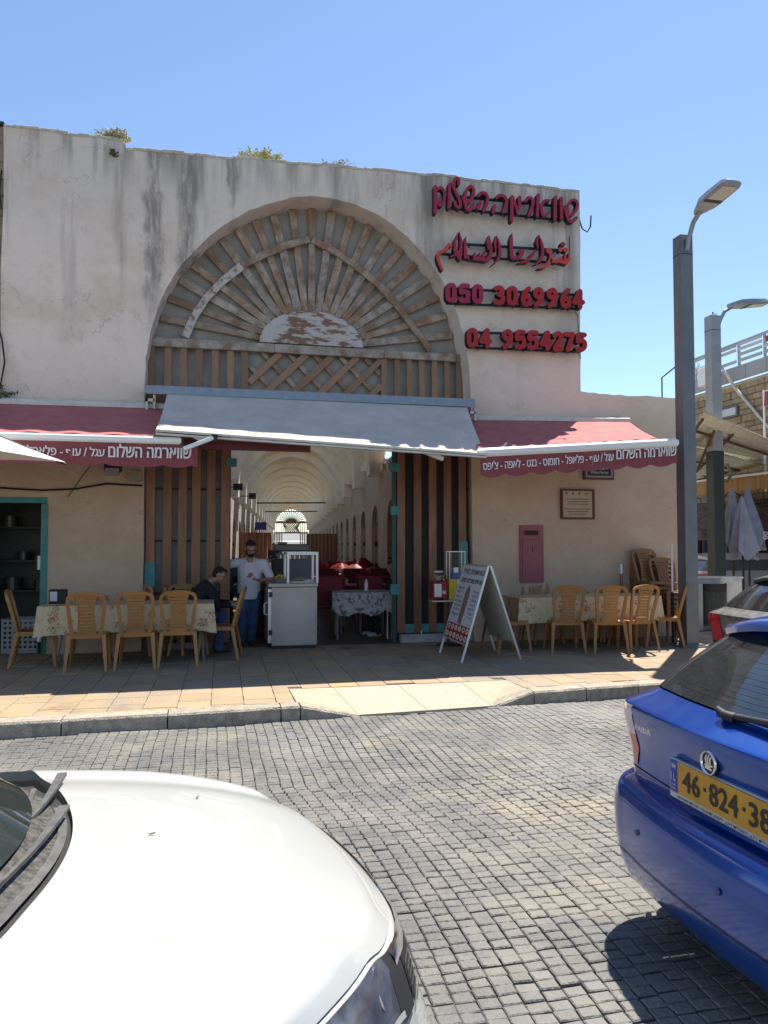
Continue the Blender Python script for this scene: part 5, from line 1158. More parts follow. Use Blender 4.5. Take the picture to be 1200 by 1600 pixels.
def loft(b, secs, side):
    """secs: (centre, half width, half depth)"""
    side = Vector(side).normalized(); P = []
    for i, (c, a, d) in enumerate(secs):
        c = Vector(c); t = (Vector(secs[min(i+1, len(secs)-1)][0])-Vector(secs[max(0, i-1)][0])).normalized(); f = side.cross(t).normalized()
        P.append([c+side*a*math.cos(k*math.pi/8)+f*d*math.sin(k*math.pi/8) for k in range(17)])
    b.grid(P)
    b.add(P[0][:16], [tuple(range(16))]); b.add(P[-1][:16], [tuple(range(15, -1, -1))])
def hand(b, wrist, d, palm_n, k=1., curl=.6):
    """palm with four unequal bent fingers and a thumb leaving its side"""
    w_ = Vector(wrist); d = Vector(d).normalized(); n = Vector(palm_n); n = (n-d*n.dot(d)).normalized(); s = d.cross(n)
    c = w_+d*.045*k
    T = Matrix((s*.038*k, d*.05*k, n*.016*k)).transposed(); b.ball(c, 1., 12, T)
    for i, (o, L) in enumerate(((-.028, .06), (-.01, .072), (.009, .067), (.026, .052))):
        p = w_+d*.082*k+s*o*k; q1 = p+(d*math.cos(curl*.6)+n*math.sin(curl*.6))*L*.45*k; q2 = q1+(d*math.cos(curl*1.5)+n*math.sin(curl*1.5))*L*.35*k; q3 = q2+(d*math.cos(curl*2.2)+n*math.sin(curl*2.2))*L*.25*k
        limb(b, [p-d*.02, p, q1, q2, q3], [.009*k, .0095*k, .009*k, .008*k, .0065*k])
    p = w_+d*.025*k-s*.03*k; q = p+(d*.6-s*.6+n*.4).normalized()*.035*k; r = q+(d*.9-s*.1+n*.5).normalized()*.028*k
    limb(b, [p, q, r], [.012*k, .0105*k, .008*k])
def head(b, hb, c, face, up, k=1., beard=0, hairm=m_hair, hair_len=.0):
    c = Vector(c); f = Vector(face).normalized(); u = Vector(up); u = (u-f*u.dot(f)).normalized(); s = f.cross(u)
    T = Matrix((s*k, f*k, u*k)).transposed()
    D = lambda p, r: b.ball(c+T @ Vector(p), 1., 16, T @ Matrix.Diagonal(r))
    D((0, -.01, .02), (.074, .092, .095)); D((0, .012, -.045), (.058, .068, .062)); D((0, .055, -.088), (.028, .024, .022))
    D((0, .09, -.02), (.012, .022, .026)); D((0, .1, -.032), (.016, .014, .012)); D((0, .07, .02), (.055, .022, .016))
    for q in (-1, 1): D((q*.078, -.01, -.01), (.012, .022, .032)); D((q*.036, .06, -.03), (.024, .024, .022))
    D((0, .082, -.062), (.026, .014, .01))
    Hh = lambda p, r: hb.ball(c+T @ Vector(p), 1., 16, T @ Matrix.Diagonal(r))
    Hh((0, -.024, .036), (.078, .09, .086)); Hh((0, -.05, -.005), (.075, .06, .07)); Hh((0, .04, .09), (.052, .042, .026))
    if beard:
        Hh((0, .045, -.1), (.045, .042, .035)); Hh((0, .086, -.078), (.03, .018, .03)); Hh((0, .098, -.05), (.03, .01, .006))
        for q in (-1, 1): Hh((q*.055, .01, -.065), (.018, .045, .045))
    for q in (-1, 1): Hh((q*.034, .083, .024), (.02, .008, .005))
    return c, T
def eyes(c, T, body):
    for q in (-1, 1):
        e = B(); e.ball(c+T @ Vector((q*.033, .078, -.001)), 1., 10, T @ Matrix.Diagonal((.014, .01, .007))); o = e.build('eye', m_dark, body)

# standing man in the gateway looking at his phone
p1 = thing('person', 'standing bearded man in a pale T-shirt and jeans looking down at his phone', 'person', (.5, 11.6, .12))
b = B(); hb = B()
H = Vector((.56, 11.55, 1.56)); fc, Tm = head(b, hb, H, (.12, -.86, -.5), (0, -.2, 1), .98, beard=1)
NK = Vector((.555, 11.62, 1.42)); CH = Vector((.55, 11.64, 1.26)); PV = Vector((.54, 11.66, .86))
shL, shR = Vector((.36, 11.66, 1.345)), Vector((.76, 11.62, 1.33))
elL, haL = Vector((.22, 11.58, 1.22)), Vector((.2, 11.5, 1.44))
elR, haR = Vector((.86, 11.5, 1.10)), Vector((.70, 11.36, 1.09))
elL = Vector((.16, 11.66, 1.30))
limb(b, [NK-Vector((0, 0, .06)), NK, H-Vector((0, -.02, .05))], [.062, .055, .052])
loft(b, [(PV, .15, .1), (PV+Vector((0, 0, .14)), .145, .1), (CH, .165, .11), (CH+Vector((0, 0, .1)), .16, .09), (NK-Vector((0, 0, .04)), .08, .06)], (1, 0, 0))
limb(b, [shL, elL, haL], [.05, .038, .027]); limb(b, [shR, elR, haR], [.05, .042, .028])
hand(b, haL, (-.25, -.2, .95), (-1, 0, 0), .95, .3); hand(b, haR, (-.95, -.3, .1), (0, -.3, 1), .95, .8)
haR2 = Vector((.5, 11.36, 1.07)); elR2 = None
hipL, hipR = Vector((.46, 11.66, .86)), Vector((.63, 11.66, .86)); knL, knR = Vector((.44, 11.56, .5)), Vector((.60, 11.6, .5)); anL, anR = Vector((.42, 11.62, .19)), Vector((.58, 11.68, .19))
limb(b, [hipL, knL, anL], [.078, .055, .04]); limb(b, [hipR, knR, anR], [.078, .055, .04])
for a in (anL, anR): limb(b, [a+Vector((0, .03, -.03)), a+Vector((0, -.13, -.04))], [.035, .03])
body = remesh(b, 'body', m_skin, p1, .009); remesh(hb, 'hair', m_hair, body, .008, 1); eyes(fc, Tm, body)
b = B(); loft(b, [(PV+Vector((0, 0, -.06)), .18, .128), (PV+Vector((0, 0, .1)), .172, .125), (CH-Vector((0, 0, .08)), .185, .132), (CH+Vector((0, 0, .04)), .19, .125), (CH+Vector((0, 0, .12)), .16, .095), (NK-Vector((0, 0, .035)), .078, .068)], (1, 0, 0))
limb(b, [shL, shL.lerp(elL, .75)], [.072, .068]); limb(b, [shR, shR.lerp(elR, .8)], [.072, .066]); limb(b, [shL.lerp(shR, .1), shL.lerp(shR, .9)], [.068, .068])
sh_ = remesh(b, 'tshirt', m_tee, p1, .012)
q = B(); q.ball((.56, 11.505, 1.17), (.035, .004, .03), 10); q.ball((.535, 11.503, 1.14), (.04, .004, .015), 10); q.build('chest_print', mat('faded_red_print', (.4, .12, .09), .8), sh_)
b = B(); limb(b, [hipL+Vector((0, 0, .02)), knL, anL], [.098, .078, .07]); limb(b, [hipR+Vector((0, 0, .02)), knR, anR], [.098, .078, .07]); loft(b, [(PV-Vector((0, 0, .06)), .165, .12), (PV+Vector((0, 0, .05)), .158, .115)], (1, 0, 0))
remesh(b, 'jeans', m_jean, p1, .012)
for a in (anL, anR):
    b = B(); limb(b, [a+Vector((0, .035, -.025)), a+Vector((0, -.05, -.03)), a+Vector((.0, -.15, -.04))], [.044, .042, .034]); remesh(b, 'shoe', m_shoe, p1, .01)
ph = thing('mobile_phone', 'dark mobile phone held by the standing man in the gateway', 'phone', (.6, 11.32, 1.13)); B().box(.565, .63, 11.26, 11.38, 1.105, 1.115, ch=.003).build('case', m_black, ph); B().box(.57, .625, 11.265, 11.375, 1.1151, 1.1165).build('screen', mat('screen_glass', (.03, .03, .035), .1), ph)

# seated young man in black
p2 = thing('person', 'seated young man in a black shirt and jeans bending forward beside the long table', 'person', (-.2, 10.95, .12))
b = B(); hb = B(); H = Vector((.105, 10.93, 1.19)); fc, Tm = head(b, hb, H, (.88, -.12, -.46), (.35, 0, 1), .96)
NK = Vector((.0, 10.97, 1.11)); CH = Vector((-.12, 10.98, .95)); PV = Vector((-.30, 10.98, .62))
shL, shR = Vector((-.04, 11.12, 1.03)), Vector((-.04, 10.82, 1.02)); elL, elR = Vector((.08, 11.14, .80)), Vector((.08, 10.78, .78)); haL, haR = Vector((.29, 11.0, .80)), Vector((.28, 10.86, .78))
limb(b, [NK-Vector((.04, 0, .05)), NK, H-Vector((.04, 0, .05))], [.06, .054, .05])
loft(b, [(PV, .15, .1), (PV+Vector((.05, 0, .14)), .14, .1), (CH, .155, .11), (CH+Vector((.07, 0, .09)), .15, .09), (NK-Vector((.02, 0, .03)), .07, .06)], (0, 1, 0))
limb(b, [shL, elL, haL], [.05, .038, .027]); limb(b, [shR, elR, haR], [.05, .04, .028])
hand(b, haL, (.9, -.2, .15), (0, -.6, -.6), .95, .7); hand(b, haR, (.95, .2, .1), (0, .6, -.5), .95, .7)
hipL, hipR = Vector((-.27, 11.07, .60)), Vector((-.27, 10.9, .60)); knL, knR = Vector((.14, 11.12, .62)), Vector((.13, 10.86, .62)); anL, anR = Vector((.08, 11.12, .2)), Vector((.10, 10.84, .2))
limb(b, [hipL, knL, anL], [.08, .056, .04]); limb(b, [hipR, knR, anR], [.08, .056, .04])
for a in (anL, anR): limb(b, [a+Vector((-.03, 0, -.03)), a+Vector((.13, 0, -.04))], [.034, .03])
body = remesh(b, 'body', m_skin, p2, .009); remesh(hb, 'hair', m_hair, body, .008, 1); eyes(fc, Tm, body)
b = B(); loft(b, [(PV+Vector((-.01, 0, -.03)), .175, .125), (PV+Vector((.05, 0, .14)), .168, .122), (CH, .18, .135), (CH+Vector((.07, 0, .1)), .165, .1), (NK-Vector((.02, 0, .025)), .075, .068)], (0, 1, 0))
limb(b, [shL, elL, elL.lerp(haL, .75)], [.068, .054, .042]); limb(b, [shR, elR, elR.lerp(haR, .75)], [.068, .054, .042]); limb(b, [shL, shR], [.066, .066])
remesh(b, 'black_shirt', m_blk, p2, .012)
b = B(); limb(b, [hipL, knL, anL], [.1, .08, .066]); limb(b, [hipR, knR, anR], [.1, .08, .066]); loft(b, [(PV-Vector((0, 0, .08)), .17, .13), (PV+Vector((.02, 0, .06)), .165, .125)], (0, 1, 0))
remesh(b, 'jeans', m_jean, p2, .012)
for a in (anL, anR):
    b = B(); limb(b, [a+Vector((-.03, 0, -.03)), a+Vector((.05, 0, -.03)), a+Vector((.15, 0, -.04))], [.043, .042, .033]); remesh(b, 'shoe', m_shoe, p2, .01)
chair(-.30, 11.0, -88, 'ochre plastic chair under the seated man in black', g1)

# dim guests inside
def guest(lab, base, face, shirt, m_t, hz=1.2, seated=True, hairl=False):
    x, y = base; f = Vector(face).normalized(); s = Vector((f.y, -f.x, 0)); t = thing('person', lab, 'person', (x, y, .12)); b = B(); hb = B(); O = Vector((x, y, 0))
    z0 = .58 if seated else .88
    H = O+f*.05+Vector((0, 0, z0+.66)); fc, Tm = head(b, hb, H, f-Vector((0, 0, .2)), (0, 0, 1), .96)
    if hairl: hb.ball(H-f*.05-Vector((0, 0, .1)), (.085, .085, .15), 12)
    NK = O+f*.02+Vector((0, 0, z0+.53)); limb(b, [NK-Vector((0, 0, .06)), NK, H-Vector((0, 0, .05))], [.06, .052, .05])
    loft(b, [(O+Vector((0, 0, z0)), .15, .1), (O+Vector((0, 0, z0+.35)), .16, .1), (NK-Vector((0, 0, .04)), .07, .06)], s)
    c = B(); loft(c, [(O+Vector((0, 0, z0-.04)), .18, .13), (O+Vector((0, 0, z0+.3)), .19, .13), (O+Vector((0, 0, z0+.44)), .16, .1), (NK-Vector((0, 0, .03)), .075, .065)], s)
    lg = B()
    for q in (-1, 1):
        sh = O+s*q*.18+Vector((0, 0, z0+.42)); el = sh+f*.1+Vector((0, 0, -.26)); ha = el+f*.22+s*-q*.06+Vector((0, 0, .06))
        limb(b, [sh, el, ha], [.048, .038, .027]); hand(b, ha, f, (0, 0, -1), .95, .5); limb(c, [sh, el], [.068, .056])
        if seated: hp, kn, an = O+s*q*.09+Vector((0, 0, .58)), O+s*q*.12+f*.42+Vector((0, 0, .6)), O+s*q*.12+f*.36+Vector((0, 0, .2))
        else: hp, kn, an = O+s*q*.09+Vector((0, 0, .88)), O+s*q*.09+f*.03+Vector((0, 0, .5)), O+s*q*.09+Vector((0, 0, .2))
        limb(b, [hp, kn, an], [.075, .055, .04]); limb(b, [an-Vector((0, 0, .03)), an+f*.13-Vector((0, 0, .04))], [.034, .03]); limb(lg, [hp, kn, an], [.095, .075, .06])
        sh2 = B(); limb(sh2, [an-f*.03-Vector((0, 0, .03)), an+f*.15-Vector((0, 0, .04))], [.042, .034]); remesh(sh2, 'shoe', m_shoew, t, .012)
    body = remesh(b, 'body', m_skin, t, .012); remesh(hb, 'hair', m_hair, body, .012, 1); remesh(c, 'shirt', shirt, t, .015); remesh(lg, 'trousers', m_t, t, .015)
guest('dark-dressed seated guest with pale shoes, half hidden by the east slatted door', (2.95, 12.35), (-1, -.15, 0), m_navy, m_navy)
guest('dark-haired guest in black seated deep inside against the east passage wall', (3.85, 16.2), (-1, 0, 0), m_navy, m_navy, hairl=True)
guest('person standing in shadow behind the bearded man and the slatted door', (.17, 12.6), (.5, -1, 0), mat('dusty_blue_cloth', (.08, .12, .18), .9), m_navy, seated=False)
guest('dark figure standing far down the passage beside the brown booths', tuple(A(-.75, 33).xy), (0, -1, 0), m_navy, m_navy, seated=False)

# ================= COUNTER, MENU BOARD, VENDING =================
m_inox = mat('brushed_steel_panel', (.42, .395, .36), .42, .6, c2=(.3, .28, .255), sc=1.5, bump=.05, bs=120)
m_alu = mat('aluminium', (.6, .6, .58), .35, .6)
m_glass = bpy.data.materials.new('clear_glass'); m_glass.use_nodes = True; n_ = m_glass.node_tree.nodes['Principled BSDF']
n_.inputs['Base Color'].default_value = (.8, .85, .85, 1); n_.inputs['Roughness'].default_value = .03; n_.inputs['Alpha'].default_value = .035
ct = thing('serving_counter', 'brushed steel serving counter with an open glass frame on top in the gateway', 'counter', (1.15, 11.5, .12))
B().box(.84, 1.49, 11.12, 12.1, .16, 1.0, ch=.008).build('cabinet', m_inox, ct)
B().box(.79, 1.50, 11.1, 12.12, 1.001, 1.055, ch=.006).build('worktop', m_inox, ct)
B().box(.86, 1.47, 11.14, 12.05, .122, .158).build('plinth', m_dark, ct)
dr = B().box(.79, .838, 11.14, 11.9, .2, .98, ch=.006).build('side_door', m_alu, ct)
B().tube([(.79, 11.2, .78), (.74, 11.2, .76), (.74, 11.2, .62), (.79, 11.2, .6)], .012, 6).build('handle', m_white, dr)
for z in (.32, .86): B().box(.80, .85, 11.11, 11.139, z, z+.07).build('hinge', m_dark, dr)
fr = B(); 
for x in (1.07, 1.49):
    for y in (11.13, 11.62): fr.box(x-.017, x+.017, y-.017, y+.017, 1.056, 1.462)
fr.box(1.053, 1.507, 11.113, 11.147, 1.463, 1.505); fr.box(1.053, 1.507, 11.603, 11.637, 1.463, 1.505); fr.box(1.053, 1.087, 11.148, 11.602, 1.463, 1.505); fr.box(1.473, 1.507, 11.148, 11.602, 1.463, 1.505)
fr = fr.build('display_frame', m_alu, ct); B().box(1.09, 1.47, 11.126, 11.13, 1.06, 1.46).build('pane', m_glass, fr)
st_ = thing('food_tray', 'tray heaped with white plates and dark food behind the counter glass', 'tray', (1.28, 11.35, 1.056))
B().box(1.12, 1.46, 11.2, 11.5, 1.057, 1.075, ch=.004).build('tray', m_alu, st_); b = B(); b.ball((1.26, 11.35, 1.09), (.11, .09, .05), 14); b.build('salad', mat('dark_food', (.09, .06, .03), .7, c2=(.25, .2, .1), sc=40, bump=.8, bs=60), st_)
b = B(); b.lathe([(.09, 0), (.11, .02), (.1, .02), (.02, .008)], (1.38, 11.36, 1.076)); b.build('plate', m_white, st_)
m_yel = mat('pickled_yellow', (.6, .42, .04), .5, c2=(.5, .36, .05), sc=20)
ba = thing('yellow_peppers', 'bowl heaped with yellow peppers at the counter edge', 'food', (.96, 11.5, 1.056)); B().lathe([(.07, 0), (.11, .05), (.105, .05), (.03, .01)], (.98, 11.5, 1.056)).build('bowl', m_alu, ba)
for k in range(12): b = B(); a = k*2.4; b.ball((.98+.012*k**.5*2*math.cos(a)*.8, 11.5+.012*k**.5*2*math.sin(a)*.8, 1.11+.05*random.random()), (.035, .024, .02), 8, Matrix.Rotation(a, 3, 'Z')); b.build('pepper', m_yel, ba)
# machines and stacks behind the counter
mc_ = thing('steel_warmer', 'dark steel warmer with glassware standing behind the display frame', 'appliance', (1.25, 12.5, 1.0))
B().box(.95, 1.55, 12.3, 12.75, .95, 1.38, ch=.01).build('cabinet', m_dark, mc_)
B().box(.98, 1.52, 12.3, 12.7, 1.5, 1.62, ch=.02).build('rack', mat('dull_steel', (.11, .11, .105), .45, .6), mc_)
for x in (.99, 1.51): B().box(x-.012, x+.012, 12.32, 12.345, 1.38, 1.5).build('rack_leg', m_dark, mc_)
for k in range(7): b = B(); b.lathe([(.025, 0), (.034, .09), (.03, .09), (.02, .01)], (1.03+k*.075, 12.33, 1.382), 10); b.build('glass_jar', mat('dull_jar', (.25, .25, .23), .2), mc_)
B().box(.9, 1.6, 12.2, 12.8, .12, .949, ch=.01).build('stand', m_slatr, mc_)
m_paper = mat('paper_stack', (.5, .47, .41), .8, isl=.12)
for i, (x, y, lab) in enumerate(((.86, 13.4, 'heap of pale folded paper and bread bags behind the bearded man'),)):
    t = thing('paper_heap', lab, 'paper stack', (x, y, .12)); B().box(x-.35, x+.35, y-.2, y+.25, .12, .95 if i == 0 else .85).build('shelf', m_slatr, t)
    for k in range(12 if i == 0 else 6):
        z = (.955 if i == 0 else .855)+k*.036; P = [[(x-.33+.66*u/8+random.uniform(-.02, .02), y-.2+.1*v, z+.012*math.sin(u*1.1+k)) for v in range(3)] for u in range(9)]; b = B(); b.grid(P); b.grid([[(p[0], p[1], p[2]+.02) for p in r] for r in P]); b.grid([[P[u][0], (P[u][0][0], P[u][0][1], P[u][0][2]+.02)] for u in range(9)]); b.build('sheet', m_paper, t)
# folding menu board
mb = thing('menu_board', 'folding white menu board with a shawarma spit picture and food photos along its foot', 'menu board', (3.5, 9.85, .12))
m_bwhite = mat('board_white', (.60, .59, .60), .5); m_bback = mat('board_back_cream', (.5, .49, .4), .6)
TL, TR = Vector((3.49, 10.36, 1.335)), Vector((3.49, 9.42, 1.325)); BL, BR = Vector((3.15, 10.26, .345)), Vector((3.15, 9.32, .335))
def side_panel(tl, tr, bl, br, out, m, name, foot):
    n = (tr-tl).cross(bl-tl).normalized()
    if n.dot(out) < 0: n = -n
    b = B(); q = [tl, tr, br, bl]; b.add([p+n*.006 for p in q]+[p-n*.006 for p in q], [(0, 1, 2, 3), (7, 6, 5, 4), (0, 4, 5, 1), (1, 5, 6, 2), (2, 6, 7, 3), (3, 7, 4, 0)]); o = b.build(name, m, mb)
    for a, c in ((tl, bl), (tr, br)):
        d = (c-a).normalized(); e = c+d*((foot-c.z)/d.z) if d.z else c
        B().bar(a+Vector((0, 0, .01)), e, .022, .028, up=n).build('leg', m_alu, mb)
    B().bar(bl, br, .02, .025, up=n).build('edge_strip', m_alu, mb); B().bar(tl, tr, .02, .02, up=n).build('edge_strip', m_alu, mb)
    return o, n
front, n = side_panel(TL, TR, BL, BR, Vector((-1, 0, 0)), m_bwhite, 'front_panel', .12)
back_, _ = side_panel(TL+Vector((.03, 0, 0)), TR+Vector((.03, 0, 0)), Vector((3.84, 10.34, .36)), Vector((3.84, 9.40, .35)), Vector((1, 0, 0)), m_bback, 'rear_panel', .12)
def BP(u, v, h=0.): return TL.lerp(TR, u).lerp(BL.lerp(BR, u), v)+n*(.0075+h)
def bquad(b, u0, v0, u1, v1, h=0.): return b.add([BP(u0, v0, h), BP(u1, v0, h), BP(u1, v1, h), BP(u0, v1, h)], [(0, 1, 2, 3)])
def btext(body, u0, u1, v, hgt, m, off=.0):
    m0_ = text_mesh(body, 1., off, .0); xs = [q.co.x for q in m0_.vertices]; ys = sorted(q.co.y for q in m0_.vertices); a, c = min(xs), max(xs); y0, y1 = ys[0], ys[-1]
    for q in m0_.vertices: q.co = BP(u0+(u1-u0)*(q.co.x-a)/(c-a), v-hgt*((q.co.y-y0)/(y1-y0)), .001)
    m0_.materials.clear(); m0_.materials.append(m); m0_.polygons.foreach_set('material_index', [0]*len(m0_.polygons)); link('lettering', m0_, front)
m_mbk = mat('menu_black', (.03, .025, .025), .6); m_mrd = mat('menu_red', (.35, .02, .02), .6); m_meat = mat('spit_meat', (.14, .05, .03), .7, c2=(.4, .24, .16), sc=30, f=.5)
btext('מנת שווארמה בלאפה'[::-1], .06, .94, .125, .08, m_mbk, .012); btext('מסעדת שווארמה השלום'[::-1], .05, .95, .245, .075, m_mbk, .012)
words = ['עגל', 'עוף', 'פלאפל', 'חומוס', 'בגט', 'לאפה', "צ'יפס"]
for k in range(7):
    btext((words[k]+' '+words[(k+3) % 7])[::-1], .03, .32, .34+k*.058, .036, m_mbk if k != 2 else m_mrd); btext(words[(k+2) % 7][::-1], .70, .92, .36+k*.056, .034, m_mbk)
b = B(); pts = []
for k in range(13): f = k/12; pts.append((.48-(.075+.02*math.sin(f*3)-.04*max(0, .12-f)/.12), .29+.49*f, .48+.095+.01*math.sin(f*5)-.05*max(0, .12-f)/.12))
b.add([BP(p[0], p[1], .001) for p in pts]+[BP(p[2], p[1], .001) for p in pts], [(k, k+1, k+14, k+13) for k in range(12)]); b.build('spit_picture', m_meat, front)
b = B(); bquad(b, .44, .262, .53, .289, .001); b.build('spit_top_picture', mat('onion_cream', (.5, .42, .22), .6), front)
b = B(); bquad(b, 0.02, .79, .98, .995, .0005); b.build('photo_band', m_mrd, front)
for r in range(2):
    for k in range(6):
        u = .1+k*.16; v = .84+r*.1; b = B(); b.add([BP(u+.06*math.cos(a*math.pi/5), v+.036*math.sin(a*math.pi/5), .0012) for a in range(10)], [tuple(range(10))]); pk = b.build('dish_picture', m_white, front)
        b = B(); b.add([BP(u+.035*math.cos(a*math.pi/5), v+.02*math.sin(a*math.pi/5), .002) for a in range(10)], [tuple(range(10))]); b.build('food_spot', random.choice((m_meat, m_mrd, m_yel, MATS['green_weed'])), pk)
# vending machines
vm = thing('sweet_dispenser', 'small red sweet dispenser with a round glass head on the shelf by the slatted door', 'vending machine', (3.3, 11.0, .8))
B().box(3.19, 3.41, 10.95, 11.13, .81, 1.06, ch=.008).build('base', mat('dispenser_red', (.3, .02, .03), .4), vm); B().box(3.21, 3.32, 10.943, 10.949, .84, 1.03).build('label', m_white, vm); B().box(3.335, 3.385, 10.94, 10.949, .88, .93).build('coin_slot', m_alu, vm)
B().lathe([(.07, 0), (.105, .04), (.105, .13), (.08, .16)], (3.3, 11.04, 1.06), 16).build('globe', m_glass, vm); b = B()
for k in range(60): a = random.random()*6.28; r_ = random.random()**.5*.09; b.ball((3.3+r_*math.cos(a), 11.04+r_*math.sin(a), 1.08+random.random()*.07), .014, 6)
kind(b.build('sweets', mat('sweets', (.35, .3, .15), .5, isl=.6), vm), 'stuff'); B().lathe([(.085, 0), (.085, .015), (.05, .03)], (3.3, 11.04, 1.2), 16).build('lid', m_alu, vm)
vy = thing('toy_capsule_dispenser', 'yellow capsule dispenser with a tall clear box beside the red sweet dispenser', 'vending machine', (3.57, 11.0, .8))
B().box(3.44, 3.70, 10.95, 11.13, .79, 1.1, ch=.006).build('base', mat('dispenser_yellow', (.55, .36, .02), .4), vy); B().box(3.57, 3.68, 10.943, 10.949, 1.02, 1.09).build('label', m_white, vy); B().lathe([(.03, 0), (.03, .012)], (0, 0, 0), 12, Matrix.Translation((3.55, 10.95, .9)) @ Matrix.Rotation(R(90), 4, 'X')).build('turn_knob', m_alu, vy)
B().box(3.45, 3.69, 10.96, 11.12, 1.101, 1.5).build('clear_box', m_glass, vy); b = B()
for x in (3.45, 3.69):
    for y in (10.96, 11.12): b.box(x-.005, x+.005, y-.005, y+.005, 1.1, 1.505)
b.box(3.44, 3.7, 10.955, 10.965, 1.5, 1.512); b.box(3.44, 3.7, 11.115, 11.125, 1.5, 1.512); b.build('box_frame', m_alu, vy)
b = B(); b.box(3.5, 3.66, 10.98, 11.1, 1.103, 1.19); b.build('card', mat('blue_card', (.05, .08, .3), .6), vy); b = B(); b.box(3.53, 3.6, 11.0, 11.05, 1.191, 1.27); b.build('cup', m_white, vy)
sv = thing('shelf_stand', 'thin metal stand under the two sweet dispensers', 'stand', (3.4, 11.0, .12)); B().box(3.17, 3.72, 10.93, 11.15, .765, .785).build('shelf', m_alu, sv); B().tube([(3.45, 11.04, .12), (3.45, 11.04, .765)], .02, 8).build('post', m_dark, sv); B().lathe([(.2, 0), (.2, .015), (.03, .03)], (3.45, 10.98, .12), 16).build('base', m_dark, sv)
# crate and clutter in the kitchen doorway
cr2 = thing('plastic_crate', 'grey perforated plastic crate on the floor of the kitchen doorway', 'crate', (-2.5, 11.45, .12))
b = B(); b.box(-2.78, -2.3, 11.36, 11.7, .13, .17); b.box(-2.78, -2.75, 11.37, 11.7, .17, .60); b.box(-2.33, -2.3, 11.37, 11.7, .17, .60); b.box(-2.75, -2.33, 11.67, 11.7, .17, .60)
for k in range(8): b.box(-2.78+k*.0645, -2.78+k*.0645+.03, 11.345, 11.365, .17, .60)
for k in range(7): b.box(-2.78, -2.3, 11.343, 11.363, .17+k*.065, .17+k*.065+.032)
b.build('crate_body', mat('crate_grey', (.24, .25, .25), .6), cr2)
sh3 = thing('kitchen_shelf', 'dark kitchen shelf with steel pots seen through the doorway', 'shelf', (-2.6, 12.6, .12))
for z in (.9, 1.35, 1.85): B().box(-3.2, -2.15, 12.45, 12.89, z, z+.03).build('board', m_dark, sh3)
for x, z, r_ in ((-2.95, .93, .13), (-2.55, .93, .1), (-2.4, 1.38, .11), (-2.8, 1.38, .09), (-2.5, 1.88, .08), (-3.0, 1.88, .12)): B().lathe([(r_, 0), (r_, r_*1.4), (r_*.95, r_*1.4), (r_*.9, .02)], (x, 12.62, z), 16).build('pot', MATS['dull_steel'], sh3)
pn_ = thing('pendant_pot', 'steel jug hanging just inside the kitchen doorway', 'pot', (-2.42, 12.0, 1.4)); B().lathe([(.09, 0), (.09, .2), (.085, .2), (.08, .01)], (-2.42, 12.0, 1.25), 16).build('pot', mat('pot_steel', (.35, .35, .33), .3, .8), pn_); B().tube([(-2.36, 11.92, 1.28), (-2.36, 11.9, 1.5), (-2.4, 11.95, 1.75)], .006, 5).build('hook_rod', m_alu, pn_)
gs = thing('gas_pipe_valve', 'white bent pipe end beside the crate on the kitchen floor', 'pipe', (-2.28, 11.28, .3)); B().tube([(-2.12, 11.26, .42), (-2.2, 11.24, .42), (-2.26, 11.24, .38), (-2.28, 11.24, .3)], .03, 8).build('pipe', m_white, gs); B().tube([(-2.28, 11.24, .3), (-2.28, 11.24, .14)], .022, 8).build('hose', m_black, gs)

# ================= INSIDE THE PASSAGE =================
m_redc = mat('red_cloth', (.26, .01, .018), .6, c2=(.2, .008, .015), sc=4); m_wh = mat('pale_tablecloth', (.45, .41, .36), .7, c2=(.25, .2, .18), sc=12, f=.5); m_patt = mat('patterned_cloth', (.42, .4, .37), .8, c2=(.12, .1, .1), sc=14, f=.5, lo=.48, hi=.6)
def hall_table(l, s, w_, d, top, skirt, lab, grp, drop=.2):
    t = thing('hall_table', lab, 'table', tuple(A(l, s, .13)), -AX, grp)
    b = B(); b.box(-w_/2, w_/2, -d/2, d/2, .70, .73); b.build('tabletop', top, t, W=False)
    P = []
    for i in range(33):
        k = i % 32; q = k//8; f = (k % 8)/8; c = [(-1, -1), (1, -1), (1, 1), (-1, 1)]; a, e = c[q], c[(q+1) % 4]; x = (a[0]+(e[0]-a[0])*f)*(w_/2+.004); y = (a[1]+(e[1]-a[1])*f)*(d/2+.004)
        fl_ = 1+.04*math.sin(k*1.7); P.append([(x, y, .735), (x*fl_, y*fl_, .735-drop*(.8+.3*abs(math.sin(k*.9))))])
    b = B(); b.grid(P); b.add([p[0] for p in P[:-1]], [tuple(range(32))]); b.build('cover', skirt, t, W=False)
    for x in (-1, 1):
        for y in (-1, 1): B().tube([(x*(w_/2-.08), y*(d/2-.08), .70), (x*(w_/2-.08), y*(d/2-.08), 0.0)], .013, 6).build('leg', m_alu, t, W=False)
    return t
hc = None
def hall_chair(l, s, deg, lab, grp, tall=1.):
    global hc
    if hc is None:
        t = thing('dining_chair', lab, 'chair', (0, 0, 0), 0, grp)
        B().box(-.2, .2, -.2, .2, .42, .46, ch=.01).build('seat', m_redc, t, W=False); B().box(-.2, .2, -.23, -.2, .47, .95, ch=.012).build('backrest', m_redc, t, W=False)
        for x in (-.18, .18):
            for y in (-.19, .18): B().tube([(x, y, .42), (x*1.05, y*1.05, 0)], .011, 6).build('leg', m_alu, t, W=False)
        hc = t; t.location = A(l, s, .13); t.rotation_euler = (0, 0, R(deg)-AX)
    else: t = dup(hc, None, tuple(A(l, s, .13)), R(deg)-AX, lab)
    t['group'] = grp; return t
gt = 'red covered tables in the passage'; gc = 'red dining chairs in the passage'; gw = 'pale covered tables along the west side of the passage'
